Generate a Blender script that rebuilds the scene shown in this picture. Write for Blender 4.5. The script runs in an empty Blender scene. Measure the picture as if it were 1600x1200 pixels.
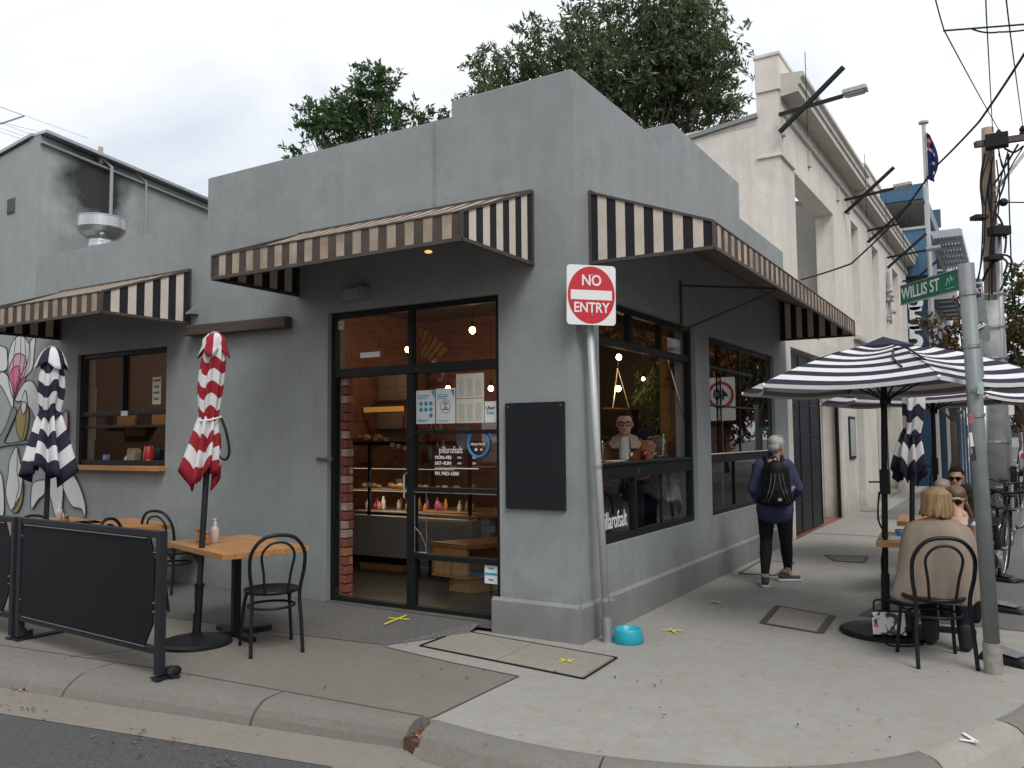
import bpy, bmesh, math, random
import numpy as np
from mathutils import Vector, Matrix
random.seed(7); rng = np.random.default_rng(7)
PI = math.pi; R = math.radians
SC = bpy.context.scene; COL = SC.collection

# ------------------------------------------------------------------ camera, sky, sun, exposure
YAW, PITCH, ROLL, FPX = R(31.1), R(3.75), R(0.5), 1292.0
fw = Vector((-math.sin(YAW)*math.cos(PITCH), math.cos(YAW)*math.cos(PITCH), math.sin(PITCH)))
rt = Vector((math.cos(YAW), math.sin(YAW), 0)); up = rt.cross(fw)
rt, up = math.cos(ROLL)*rt-math.sin(ROLL)*up, math.sin(ROLL)*rt+math.cos(ROLL)*up
CAMP = Vector((2.94, -5.87, 1.6))
cd = bpy.data.cameras.new('camera'); cam = bpy.data.objects.new('camera', cd); COL.objects.link(cam)
cd.sensor_width = 36; cd.lens = 36*FPX/1600; cd.clip_start = .05; cd.clip_end = 900
cam.matrix_world = Matrix.Translation(CAMP) @ Matrix((rt, up, -fw)).transposed().to_4x4()
SC.camera = cam
SC.view_settings.view_transform = 'Standard'; SC.view_settings.look = 'None'
SC.view_settings.gamma = 1; SC.view_settings.exposure = EXPO = 0.42
SC.view_settings.use_curve_mapping = False
try:
    SC.cycles.max_bounces = 7; SC.cycles.transparent_max_bounces = 16; SC.cycles.use_denoising = True
except Exception: pass

world = bpy.data.worlds.new('World'); SC.world = world; world.use_nodes = True
nt = world.node_tree; nt.nodes.clear()
wo = nt.nodes.new('ShaderNodeOutputWorld'); bg = nt.nodes.new('ShaderNodeBackground')
sky = nt.nodes.new('ShaderNodeTexSky'); sky.sky_type = 'NISHITA'; sky.sun_disc = False
SUN_EL, SUN_AZ = R(52), R(128)
sky.sun_elevation = SUN_EL; sky.sun_rotation = SUN_AZ
tc = nt.nodes.new('ShaderNodeTexCoord'); mp = nt.nodes.new('ShaderNodeMapping'); mp.inputs['Scale'].default_value = (1, 1, 2.6)
n1 = nt.nodes.new('ShaderNodeTexNoise'); n1.inputs['Scale'].default_value = 2.3; n1.inputs['Detail'].default_value = 6; n1.inputs['Roughness'].default_value = .52
n1.inputs['Distortion'].default_value = .4
cr = nt.nodes.new('ShaderNodeValToRGB')
e = cr.color_ramp.elements
e[0].position = .30; e[0].color = (.62, .68, .76, 1); e[1].position = .68; e[1].color = (1, 1, 1, 1)
e2 = cr.color_ramp.elements.new(.47); e2.color = (.86, .885, .92, 1)
ml = nt.nodes.new('ShaderNodeVectorMath'); ml.operation = 'SCALE'; ml.inputs['Scale'].default_value = 8.35
mx = nt.nodes.new('ShaderNodeMix'); mx.data_type = 'RGBA'; mx.inputs[0].default_value = .95
L = nt.links.new
L(tc.outputs['Generated'], mp.inputs['Vector']); L(mp.outputs[0], n1.inputs['Vector']); L(n1.outputs['Fac'], cr.inputs[0])
L(cr.outputs[0], ml.inputs[0]); L(sky.outputs[0], mx.inputs[6]); L(ml.outputs[0], mx.inputs[7]); L(mx.outputs[2], bg.inputs[0])
bg.inputs[1].default_value = 0.105; L(bg.outputs[0], wo.inputs[0])
sd = bpy.data.lights.new('sun', 'SUN'); sd.energy = 1.5; sd.angle = R(25); sd.color = (1, .975, .94)
so = bpy.data.objects.new('sun', sd); COL.objects.link(so)
sdir = Vector((math.sin(SUN_AZ)*math.cos(SUN_EL), math.cos(SUN_AZ)*math.cos(SUN_EL), math.sin(SUN_EL)))
so.rotation_euler = sdir.to_track_quat('Z', 'Y').to_euler()

# survey helpers: where the sight line through a point of the 1600 x 1200 photograph meets a real plane
def ray(x, y): return (rt*(x-800)+up*(600-y)+fw*FPX).normalized()
def G(x, y, z=0.): d = ray(x, y); return CAMP+d*((z-CAMP.z)/d.z)
def PY(x, y, Y=0.): d = ray(x, y); return CAMP+d*((Y-CAMP.y)/d.y)
def PX(x, y, X=0.): d = ray(x, y); return CAMP+d*((X-CAMP.x)/d.x)
def DP(x, y, D): d = ray(x, y); return CAMP+d*(D/d.dot(fw))

# ------------------------------------------------------------------ materials
_M = {}
def nodes(name):
    m = bpy.data.materials.new(name); m.use_nodes = True; t = m.node_tree; t.nodes.clear()
    o = t.nodes.new('ShaderNodeOutputMaterial'); b = t.nodes.new('ShaderNodeBsdfPrincipled'); t.links.new(b.outputs[0], o.inputs[0])
    return m, t, b, o
def N(t, k, **kw):
    n = t.nodes.new(k)
    for a, v in kw.items():
        if a.startswith('i_'): n.inputs[a[2:].replace('_', ' ')].default_value = v
        else: setattr(n, a, v)
    return n
def noise(t, scale, detail=4, rough=.55, sc=(1, 1, 1), coord='Object', dist=0):
    c = N(t, 'ShaderNodeTexCoord'); m = N(t, 'ShaderNodeMapping'); m.inputs['Scale'].default_value = sc
    n = N(t, 'ShaderNodeTexNoise', i_Scale=scale, i_Detail=detail, i_Roughness=rough, i_Distortion=dist)
    t.links.new(c.outputs[coord], m.inputs[0]); t.links.new(m.outputs[0], n.inputs['Vector']); return n.outputs['Fac']
def ramp(t, fac, stops):
    r = N(t, 'ShaderNodeValToRGB'); el = r.color_ramp.elements
    while len(el) < len(stops): el.new(.5)
    for q, (p, c) in zip(el, stops):
        q.position = p; q.color = (*c, 1) if len(c) == 3 else c
    t.links.new(fac, r.inputs[0]); return r.outputs[0]
def mixc(t, fac, a, b, mode='MIX'):
    m = N(t, 'ShaderNodeMix', data_type='RGBA', blend_type=mode)
    for s, v in ((0, fac), (6, a), (7, b)):
        if isinstance(v, (int, float)): m.inputs[s].default_value = v
        elif isinstance(v, (tuple, list)): m.inputs[s].default_value = (*v[:3], 1)
        else: t.links.new(v, m.inputs[s])
    return m.outputs[2]
def math_(t, op, a, b=None, clamp=False):
    m = N(t, 'ShaderNodeMath', operation=op, use_clamp=clamp)
    for s, v in ((0, a), (1, b)):
        if v is None: continue
        if isinstance(v, (int, float)): m.inputs[s].default_value = v
        else: t.links.new(v, m.inputs[s])
    return m.outputs[0]
def bump(t, b, h, strength=.3, dist=.01):
    n = N(t, 'ShaderNodeBump', i_Strength=strength, i_Distance=dist); t.links.new(h, n.inputs['Height']); t.links.new(n.outputs[0], b.inputs['Normal'])
def sc3(c, k): return tuple(min(1, x*k) for x in c)
def mat(name, col, rough=.6, metal=0., var=.12, vs=6., bs=40., bst=.15, spec=.5, coord='Object', wear=None):
    if name in _M: return _M[name]
    m, t, b, o = nodes(name)
    n = noise(t, vs, coord=coord)
    c = mixc(t, n, sc3(col, 1-var*1.6), sc3(col, 1+var*1.6))
    if wear:
        w = noise(t, wear[1], 5, .65, coord=coord); f = ramp(t, w, [(wear[2], (0, 0, 0)), (wear[2]+.08, (1, 1, 1))]); c = mixc(t, f, c, wear[0])
    t.links.new(c, b.inputs['Base Color'])
    r = math_(t, 'ADD', math_(t, 'MULTIPLY', n, .2), rough-.1, True); t.links.new(r, b.inputs['Roughness'])
    b.inputs['Metallic'].default_value = metal; b.inputs['Specular IOR Level'].default_value = spec
    if bst: bump(t, b, noise(t, bs, 3, coord=coord), bst, .004)
    _M[name] = m; return m
def emit(name, col, s):
    if name in _M: return _M[name]
    m, t, b, o = nodes(name); b.inputs['Base Color'].default_value = (*col, 1)
    b.inputs['Emission Color'].default_value = (*col, 1); b.inputs['Emission Strength'].default_value = s; _M[name] = m; return m
def glass_mat(name, tint=(.93, .95, .95), base=.05, gl=.75, rough=0.0):
    if name in _M: return _M[name]
    m, t, b, o = nodes(name); t.nodes.remove(b)
    tr = N(t, 'ShaderNodeBsdfTransparent'); tr.inputs[0].default_value = (*tint, 1)
    g = N(t, 'ShaderNodeBsdfGlossy'); g.inputs['Roughness'].default_value = rough
    lw = N(t, 'ShaderNodeLayerWeight'); lw.inputs[0].default_value = .5
    f = math_(t, 'ADD', math_(t, 'MULTIPLY', math_(t, 'POWER', lw.outputs['Facing'], 4.), gl), base, True)
    x = N(t, 'ShaderNodeMixShader'); t.links.new(f, x.inputs[0]); t.links.new(tr.outputs[0], x.inputs[1]); t.links.new(g.outputs[0], x.inputs[2]); t.links.new(x.outputs[0], o.inputs[0])
    _M[name] = m; return m
def wall_paint(name, col, streak=.5, low=None, patchy=.5):
    m, t, b, o = nodes(name)
    a = noise(t, .9, 5, .6); bb = noise(t, 5, 6, .6); st = noise(t, 2.2, 5, .6, (4, 4, .35)); big = noise(t, .35, 2, .5)
    c = mixc(t, a, sc3(col, 1-.22*patchy), sc3(col, 1+.22*patchy))
    c = mixc(t, ramp(t, bb, [(.35, (0, 0, 0)), (.75, (1, 1, 1))]), c, sc3(col, .86))
    f = math_(t, 'MULTIPLY', ramp(t, st, [(.46, (0, 0, 0)), (.74, (1, 1, 1))]), streak)
    c = mixc(t, f, c, sc3(col, .55))
    sd2 = noise(t, 1.3, 6, .65, (3, 3, .12)); c = mixc(t, math_(t, 'MULTIPLY', ramp(t, sd2, [(.55, (0, 0, 0)), (.70, (1, 1, 1))]), .16), c, sc3(col, .5))
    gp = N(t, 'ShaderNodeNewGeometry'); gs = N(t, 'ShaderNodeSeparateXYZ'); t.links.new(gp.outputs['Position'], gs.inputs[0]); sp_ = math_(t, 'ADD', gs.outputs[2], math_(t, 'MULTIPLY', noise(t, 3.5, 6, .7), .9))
    c = mixc(t, math_(t, 'MULTIPLY', ramp(t, sp_, [(.45, (1, 1, 1)), (.95, (0, 0, 0))]), .42), c, (.12, .105, .09))  # lower walls darkened: splash dirt plus shade painted into the colour
    hp = math_(t, 'MULTIPLY', ramp(t, noise(t, 38, 3, .6), [(.66, (0, 0, 0)), (.72, (1, 1, 1))]), .25)
    c = mixc(t, hp, c, sc3(col, 1.5))
    # soft edged darker repaint and damp areas, hairline cracks
    dm = noise(t, .55, 3, .5, dist=.8); c = mixc(t, math_(t, 'MULTIPLY', ramp(t, dm, [(.50, (0, 0, 0)), (.56, (1, 1, 1))]), .22), c, sc3(col, .68))
    ck = N(t, 'ShaderNodeTexVoronoi', i_Scale=.55, feature='DISTANCE_TO_EDGE'); ct = N(t, 'ShaderNodeTexCoord'); cm_ = N(t, 'ShaderNodeVectorMath', operation='ADD'); nv = N(t, 'ShaderNodeTexNoise', i_Scale=3., i_Detail=6.); t.links.new(ct.outputs['Object'], nv.inputs['Vector']); t.links.new(ct.outputs['Object'], cm_.inputs[0]); t.links.new(nv.outputs['Color'], cm_.inputs[1]); t.links.new(cm_.outputs[0], ck.inputs['Vector'])
    cf = math_(t, 'MULTIPLY', ramp(t, ck.outputs['Distance'], [(.0, (1, 1, 1)), (.004, (0, 0, 0))]), ramp(t, noise(t, .7, 2), [(.5, (0, 0, 0)), (.6, (1, 1, 1))])); c = mixc(t, math_(t, 'MULTIPLY', cf, .45), c, sc3(col, .4))
    # repainted patches, slightly different batch of paint
    vo = N(t, 'ShaderNodeTexVoronoi', i_Scale=.8); cc = N(t, 'ShaderNodeTexCoord'); t.links.new(cc.outputs['Object'], vo.inputs['Vector'])
    pv = N(t, 'ShaderNodeSeparateColor'); t.links.new(vo.outputs['Color'], pv.inputs[0])
    c = mixc(t, math_(t, 'MULTIPLY', pv.outputs[0], .10), c, sc3(col, 1.35))
    t.links.new(c, b.inputs['Base Color']); b.inputs['Roughness'].default_value = .62; b.inputs['Specular IOR Level'].default_value = .35
    h = math_(t, 'ADD', math_(t, 'MULTIPLY', noise(t, 3.2, 4), .8), math_(t, 'MULTIPLY', noise(t, 45, 3), .10))
    bump(t, b, h, .35, .02); _M[name] = m; return m
def concrete(name, col, speck=.5, dark=.5, warm=(1, .93, .82)):
    m, t, b, o = nodes(name)
    a = noise(t, .8, 6, .62); f1 = noise(t, 9, 5, .6); fine = noise(t, 160, 3, .7)
    c = mixc(t, ramp(t, a, [(.25, (0, 0, 0)), (.75, (1, 1, 1))]), sc3(col, 1-.20*dark), sc3(col, 1.08))
    c = mixc(t, ramp(t, f1, [(.4, (0, 0, 0)), (.72, (1, 1, 1))]), c, sc3(tuple(x*w for x, w in zip(col, warm)), .95))
    c = mixc(t, math_(t, 'MULTIPLY', ramp(t, fine, [(.5, (0, 0, 0)), (.75, (1, 1, 1))]), speck), c, sc3(col, .45))
    sp = N(t, 'ShaderNodeTexVoronoi', i_Scale=4.6); cc = N(t, 'ShaderNodeTexCoord'); t.links.new(cc.outputs['Object'], sp.inputs['Vector'])
    c = mixc(t, math_(t, 'MULTIPLY', ramp(t, sp.outputs['Distance'], [(.05, (1, 1, 1)), (.09, (0, 0, 0))]), .5), c, sc3(col, .35))
    mm = noise(t, 28, 4, .65); c = mixc(t, math_(t, 'MULTIPLY', ramp(t, mm, [(.46, (0, 0, 0)), (.66, (1, 1, 1))]), .22*min(1, dark+.4)), c, sc3(col, .5))
    w = noise(t, 2.3, 7, .7, dist=1.2)
    c = mixc(t, math_(t, 'MULTIPLY', ramp(t, w, [(.50, (0, 0, 0)), (.78, (1, 1, 1))]), .13), c, sc3(col, .7))
    t.links.new(c, b.inputs['Base Color']); b.inputs['Roughness'].default_value = .85; b.inputs['Specular IOR Level'].default_value = .3
    bump(t, b, math_(t, 'ADD', fine, math_(t, 'MULTIPLY', f1, .6)), .28, .006); _M[name] = m; return m
def asphalt(name, col=(.06, .062, .065), k=1.):
    m, t, b, o = nodes(name)
    v = N(t, 'ShaderNodeTexVoronoi', i_Scale=130.); cc = N(t, 'ShaderNodeTexCoord'); t.links.new(cc.outputs['Object'], v.inputs['Vector'])
    s = N(t, 'ShaderNodeSeparateColor'); t.links.new(v.outputs['Color'], s.inputs[0])
    c = mixc(t, ramp(t, s.outputs[0], [(.2, (0, 0, 0)), (.95, (1, 1, 1))]), sc3(col, .6), sc3(col, 2.1))
    c = mixc(t, noise(t, 1.4, 6, .65), c, sc3(col, .7), 'MIX'); c = mixc(t, math_(t, 'MULTIPLY', noise(t, .5, 4), .5), c, (.11*k, .105*k, .1*k))
    t.links.new(c, b.inputs['Base Color']); b.inputs['Roughness'].default_value = .8
    bump(t, b, v.outputs['Distance'], .5, .008); _M[name] = m; return m
def brickm(name, c1, c2, mortar, scale=4.2, axis='XZ', rough=.85):
    m, t, b, o = nodes(name)
    c = N(t, 'ShaderNodeTexCoord'); s = N(t, 'ShaderNodeSeparateXYZ'); cb = N(t, 'ShaderNodeCombineXYZ'); t.links.new(c.outputs['Object'], s.inputs[0])
    t.links.new(s.outputs[axis[0]], cb.inputs[0]); t.links.new(s.outputs[axis[1]], cb.inputs[1])
    br = N(t, 'ShaderNodeTexBrick', i_Scale=1., i_Mortar_Size=.01, i_Brick_Width=.24, i_Row_Height=.086); br.inputs['Color1'].default_value = (*c1, 1); br.inputs['Color2'].default_value = (*c2, 1); br.inputs['Mortar'].default_value = (*mortar, 1)
    t.links.new(cb.outputs[0], br.inputs[0]); n = noise(t, 6, 5)
    t.links.new(mixc(t, math_(t, 'MULTIPLY', n, .8), br.outputs[0], sc3(c1, .5)), b.inputs['Base Color']); b.inputs['Roughness'].default_value = rough
    bump(t, b, br.outputs['Fac'], -.6, .01); _M[name] = m; return m
def woodm(name, col, axis=0, rough=.45):
    if name in _M: return _M[name]
    m, t, b, o = nodes(name); s = [26, 26, 26]; s[axis] = 1.6
    n = noise(t, 1., 6, .6, tuple(s), dist=.6); n2 = noise(t, 2., 3)
    c = mixc(t, ramp(t, n, [(.3, (0, 0, 0)), (.7, (1, 1, 1))]), sc3(col, .6), sc3(col, 1.15)); c = mixc(t, n2, c, sc3(col, .9))
    t.links.new(c, b.inputs['Base Color']); b.inputs['Roughness'].default_value = rough; bump(t, b, n, .15, .003); _M[name] = m; return m
def fabric(name, col, rough=.9, dirt=.2, scale=500, dcol=None, fs=5.):
    if name in _M: return _M[name]
    m, t, b, o = nodes(name); n = noise(t, fs, 6, .6); f = noise(t, scale, 2)
    c = mixc(t, math_(t, 'MULTIPLY', ramp(t, n, [(.35, (0, 0, 0)), (.75, (1, 1, 1))]), dirt*2), col, dcol or sc3(col, .5))
    c = mixc(t, math_(t, 'MULTIPLY', f, .3), c, sc3(col, .6)); t.links.new(c, b.inputs['Base Color']); b.inputs['Roughness'].default_value = rough
    b.inputs['Specular IOR Level'].default_value = .2; bump(t, b, math_(t, 'ADD', f, math_(t, 'MULTIPLY', noise(t, 14, 3), 2)), .25, .006); _M[name] = m; return m
def leafm(name, c1, c2, c3, rough=.45):
    m, t, b, o = nodes(name); n = noise(t, .9, 3, coord='Object'); n2 = noise(t, 23., 2, coord='Object')
    c = ramp(t, n2, [(.3, c1), (.55, c2), (.74, c3)]); c = mixc(t, math_(t, 'MULTIPLY', n, .5), c, c1)
    t.links.new(c, b.inputs['Base Color']); b.inputs['Roughness'].default_value = rough; b.inputs['Specular IOR Level'].default_value = .4
    ad = N(t, 'ShaderNodeBsdfTranslucent'); t.links.new(c, ad.inputs[0]); x = N(t, 'ShaderNodeMixShader', i_Fac=.35); t.links.new(b.outputs[0], x.inputs[1]); t.links.new(ad.outputs[0], x.inputs[2]); t.links.new(x.outputs[0], o.inputs[0])
    _M[name] = m; return m

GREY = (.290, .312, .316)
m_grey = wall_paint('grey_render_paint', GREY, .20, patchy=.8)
m_grey2 = wall_paint('grey_plinth_paint', (.265, .278, .278), .3)
m_greyn = wall_paint('neighbour_grey_paint', (.32, .35, .35), .3)
m_cream = wall_paint('cream_render_paint', (.74, .70, .63), .35, patchy=.35)
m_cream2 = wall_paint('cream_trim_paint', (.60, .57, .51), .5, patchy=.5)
m_conc = concrete('light_footpath_concrete', (.312, .307, .29), .45, .35)
m_conc2 = concrete('dark_footpath_concrete', (.205, .192, .172), .75, 1.1)
m_kerb = concrete('kerb_bluestone_concrete', (.20, .195, .18), .9, .9)
m_kerb2 = concrete('pale_kerb_concrete', (.33, .315, .285), .3, .4)
m_pit = concrete('pit_lid_concrete', (.30, .285, .25), .9, .6)
m_asph = asphalt('road_asphalt'); m_asph2 = asphalt('ramp_asphalt', (.10, .098, .094), 1.4)
m_brick = brickm('red_brick', (.17, .055, .035), (.26, .10, .06), (.25, .21, .18))
m_brickY = brickm('red_brick_side', (.16, .05, .035), (.25, .09, .055), (.22, .2, .17), axis='YZ')
m_black = mat('black_powdercoat', (.009, .010, .012), .45, var=.2, bst=.05, spec=.3)
m_frame = mat('black_window_frame', (.009, .010, .011), .5, var=.3, bst=.1, spec=.3, wear=((.10, .09, .08), 9, .68))
m_ink = mat('matt_black_board', (.013, .015, .018), .75, var=.15, vs=2, spec=.25)
m_white = mat('white_paint', (.78, .79, .78), .5, var=.04)
m_red = mat('sign_red', (.55, .02, .035), .4, var=.06, vs=9)
m_galv = mat('galvanised_steel', (.42, .44, .45), .42, .75, var=.2, vs=14)
m_steelp = mat('grey_painted_steel', (.20, .225, .225), .5, .05, var=.18, vs=10, wear=((.16, .13, .11), 22, .7))
m_chrome = mat('stainless_steel', (.62, .63, .64), .28, .95, var=.12, vs=5)
m_wood = woodm('orange_varnished_wood', (.44, .22, .08))
m_woodd = woodm('weathered_beam_wood', (.085, .06, .045), rough=.8)
m_woody = woodm('bench_wood', (.55, .30, .09), 2)
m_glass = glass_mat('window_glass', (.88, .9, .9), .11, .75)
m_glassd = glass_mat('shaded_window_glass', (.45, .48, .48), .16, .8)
m_clear = glass_mat('bottle_glass', (.8, .85, .85), .12, .8, .02)
m_paper = mat('white_paper', (.72, .73, .72), .7, var=.05, bst=0)
m_cpaper = mat('cream_paper', (.62, .60, .50), .7, var=.08, bst=0)
m_blue = mat('print_blue', (.02, .22, .45), .6, var=.05, bst=0)
m_text = mat('print_dark', (.03, .03, .035), .6, var=.05, bst=0)
m_int = mat('dark_interior_paint', (.06, .05, .045), .8, var=.2)
m_intf = mat('polished_dark_floor', (.055, .05, .045), .35, var=.4, vs=2.5)
m_dark = mat('dark_plastic', (.01, .01, .012), .55, var=.1, spec=.3)
m_rubber = mat('black_rubber', (.02, .02, .02), .75, var=.2)
m_skin = mat('skin', (.52, .30, .215), .5, var=.07, vs=20, bst=.05)
m_yel = mat('yellow_chalk', (.62, .58, .05), .8, var=.2, vs=60)

# ------------------------------------------------------------------ mesh helpers
class MB:
    def __init__(s): s.v = []; s.f = []; s.m = []
    def add(s, vs, fs, mi=0):
        o = len(s.v); s.v += [tuple(v) for v in vs]; s.f += [tuple(i+o for i in f) for f in fs]; s.m += [mi]*len(fs) if isinstance(mi, int) else list(mi); return s
    def box(s, x0, x1, y0, y1, z0, z1, mi=0):
        x0, x1 = sorted((x0, x1)); y0, y1 = sorted((y0, y1)); z0, z1 = sorted((z0, z1))
        return s.add([(x0,y0,z0),(x1,y0,z0),(x1,y1,z0),(x0,y1,z0),(x0,y0,z1),(x1,y0,z1),(x1,y1,z1),(x0,y1,z1)], [(3,2,1,0),(4,5,6,7),(0,1,5,4),(1,2,6,5),(2,3,7,6),(3,0,4,7)], mi)
    def obox(s, c, sz, u=(1,0,0), w=(0,0,1), mi=0):     # box along axis u, with w roughly up
        u = Vector(u).normalized(); w = Vector(w); v = w.cross(u).normalized(); w = u.cross(v); c = Vector(c)
        P = [c+u*(a*sz[0]/2)+v*(b*sz[1]/2)+w*(d*sz[2]/2) for d in (-1, 1) for a, b in ((-1,-1),(1,-1),(1,1),(-1,1))]
        return s.add(P, [(3,2,1,0),(4,5,6,7),(0,1,5,4),(1,2,6,5),(2,3,7,6),(3,0,4,7)], mi)
    def beam(s, a, b, w, h, mi=0, upv=(0,0,1)):
        a = Vector(a); b = Vector(b); return s.obox((a+b)/2, ((b-a).length, w, h), b-a, upv, mi)
    def tube(s, pts, r, n=8, mi=0, closed=False, cap=True):
        P = [Vector(p) for p in pts]; rr = r if isinstance(r, (list, tuple)) else [r]*len(P); k = len(P); rings = []
        ref = None
        for i, p in enumerate(P):
            d = (P[(i+1) % k]-P[i-1]) if closed else (P[min(i+1, k-1)]-P[max(i-1, 0)])
            if d.length < 1e-9: d = Vector((0, 0, 1))
            d.normalize()
            if ref is None: ref = d.orthogonal().normalized()
            ref = (ref-d*ref.dot(d)); ref = ref.normalized() if ref.length > 1e-6 else d.orthogonal().normalized()
            q = d.cross(ref); rings.append([p+(ref*math.cos(2*PI*j/n)+q*math.sin(2*PI*j/n))*rr[i] for j in range(n)])
        vs = [v for g in rings for v in g]; fs = []
        for i in range(k if closed else k-1):
            a = i*n; b = ((i+1) % k)*n
            for j in range(n): fs.append((a+j, a+(j+1) % n, b+(j+1) % n, b+j))
        if cap and not closed: fs += [tuple(range(n-1, -1, -1)), tuple(range((k-1)*n, k*n))]
        return s.add(vs, fs, mi)
    def cyl(s, a, b, r0, r1=None, n=14, mi=0): return s.tube([a, b], [r0, r0 if r1 is None else r1], n, mi)
    def lathe(s, prof, c=(0,0,0), n=24, mi=0, sx=1, sy=1, cap=True):
        c = Vector(c); vs = []; fs = []
        for r, z in prof: vs += [(c.x+r*sx*math.cos(2*PI*j/n), c.y+r*sy*math.sin(2*PI*j/n), c.z+z) for j in range(n)]
        for i in range(len(prof)-1):
            for j in range(n): fs.append((i*n+j, i*n+(j+1) % n, (i+1)*n+(j+1) % n, (i+1)*n+j))
        if cap: fs += [tuple(range(n-1, -1, -1)), tuple(range((len(prof)-1)*n, len(prof)*n))]
        return s.add(vs, fs, mi)
    def ball(s, c, r, n=12, mi=0, rot=None):
        r = (r, r, r) if isinstance(r, (int, float)) else r; c = Vector(c); vs = []; fs = []; h = n//2+1
        for i in range(1, h):
            a = PI*i/h
            for j in range(n):
                q = Vector((r[0]*math.sin(a)*math.cos(2*PI*j/n), r[1]*math.sin(a)*math.sin(2*PI*j/n), r[2]*math.cos(a)))
                if rot: q = rot @ q
                vs.append(c+q)
        for i in range(h-2):
            for j in range(n): fs.append((i*n+j, (i+1)*n+j, (i+1)*n+(j+1) % n, i*n+(j+1) % n))
        t_ = Vector((0, 0, r[2])); t_ = rot @ t_ if rot else t_
        vs += [c+t_, c-t_]; k = (h-1)*n
        for j in range(n): fs.append((k, j, (j+1) % n)); fs.append((k+1, (h-2)*n+(j+1) % n, (h-2)*n+j))
        return s.add(vs, fs, mi)
    def extr(s, poly, vec, mi=0):
        P = [Vector(p) for p in poly]; vec = Vector(vec); n = len(P)
        return s.add(P+[p+vec for p in P], [tuple(range(n-1, -1, -1)), tuple(range(n, 2*n))]+[(i, (i+1) % n, n+(i+1) % n, n+i) for i in range(n)], mi)
    def wallgrid(s, axis, us, zs, holes, t0, t1, mi=0):
        # wall in the plane axis=const from t0 to t1; holes [(u0,u1,z0,z1)]; faces only where there is a surface
        U = sorted(set(list(us)+[h[i] for h in holes for i in (0, 1)])); Z = sorted(set(list(zs)+[h[i] for h in holes for i in (2, 3)]))
        U = [u for u in U if us[0] <= u <= us[-1]]; Z = [z for z in Z if zs[0] <= z <= zs[-1]]
        solid = lambda i, j: 0 <= i < len(U)-1 and 0 <= j < len(Z)-1 and not any(h[0] <= (U[i]+U[i+1])/2 <= h[1] and h[2] <= (Z[j]+Z[j+1])/2 <= h[3] for h in holes)
        P = (lambda u, t, z: (u, t, z)) if axis == 'y' else (lambda u, t, z: (t, u, z))
        def q(a): s.add(a, [(0, 1, 2, 3)], mi)
        for i in range(len(U)-1):
            for j in range(len(Z)-1):
                if not solid(i, j): continue
                a, b, c, d = U[i], U[i+1], Z[j], Z[j+1]
                q([P(a,t0,c),P(b,t0,c),P(b,t0,d),P(a,t0,d)]); q([P(b,t1,c),P(a,t1,c),P(a,t1,d),P(b,t1,d)])
                if not solid(i-1, j): q([P(a,t1,c),P(a,t0,c),P(a,t0,d),P(a,t1,d)])
                if not solid(i+1, j): q([P(b,t0,c),P(b,t1,c),P(b,t1,d),P(b,t0,d)])
                if not solid(i, j-1): q([P(a,t0,c),P(a,t1,c),P(b,t1,c),P(b,t0,c)])
                if not solid(i, j+1): q([P(a,t0,d),P(b,t0,d),P(b,t1,d),P(a,t1,d)])
        return s
    def build(s, name, mats, parent=None, smooth=False, bevel=0, local=False, weld=False, sub=0):
        me = bpy.data.meshes.new(name); off = Vector((0, 0, 0)); A = np.array(s.v, dtype=float)
        loc = Vector((0, 0, 0))
        if parent is not None and not local:
            M = parent.matrix_basis.copy(); p = parent.parent
            while p is not None: M = p.matrix_basis @ M; p = p.parent
            Mi = np.array(M.inverted()); A = A @ Mi[:3, :3].T + Mi[:3, 3]
        elif parent is None and not local:
            loc = Vector(((A[:, 0].min()+A[:, 0].max())/2, (A[:, 1].min()+A[:, 1].max())/2, A[:, 2].min())); A = A-np.array(loc)
        me.from_pydata(A.tolist(), [], s.f)
        for m in (mats if isinstance(mats, (list, tuple)) else [mats]): me.materials.append(m)
        me.polygons.foreach_set('material_index', s.m)
        if weld:
            b = bmesh.new(); b.from_mesh(me); bmesh.ops.remove_doubles(b, verts=b.verts, dist=1e-5); bmesh.ops.recalc_face_normals(b, faces=b.faces); b.to_mesh(me); b.free()
        if smooth: me.polygons.foreach_set('use_smooth', [True]*len(me.polygons))
        me.update(); o = bpy.data.objects.new(name, me); COL.objects.link(o); o.location = loc
        if parent is not None: o.parent = parent
        if sub: md = o.modifiers.new('subsurf', 'SUBSURF'); md.levels = md.render_levels = sub
        if bevel: md = o.modifiers.new('bevel', 'BEVEL'); md.width = bevel; md.segments = 2; md.limit_method = 'ANGLE'; md.angle_limit = R(40)
        return o
def tag(o, label=None, cat=None, group=None, kind=None):
    for k, v in (('label', label), ('category', cat), ('group', group), ('kind', kind)):
        if v: o[k] = v
    return o
def thing(name, label, cat, loc=(0, 0, 0), rz=0, group=None):
    o = bpy.data.objects.new(name, None); o.empty_display_size = .1; COL.objects.link(o); o.location = loc; o.rotation_euler = (0, 0, rz)
    o.matrix_basis = Matrix.Translation(loc) @ Matrix.Rotation(rz, 4, 'Z'); return tag(o, label, cat, group)
KIDS = lambda o: list(o.children)
def copy_tree(o, parent=None):
    c = o.copy(); COL.objects.link(c); c.parent = parent
    for ch in KIDS(o): copy_tree(ch, c)
    return c
def dup(o, loc, rz=None, label=None, group=None):
    c = copy_tree(o); c.location = loc
    if rz is not None: c.rotation_euler = (0, 0, rz)
    if label: c['label'] = label
    if group: c['group'] = group
    return c
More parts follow.
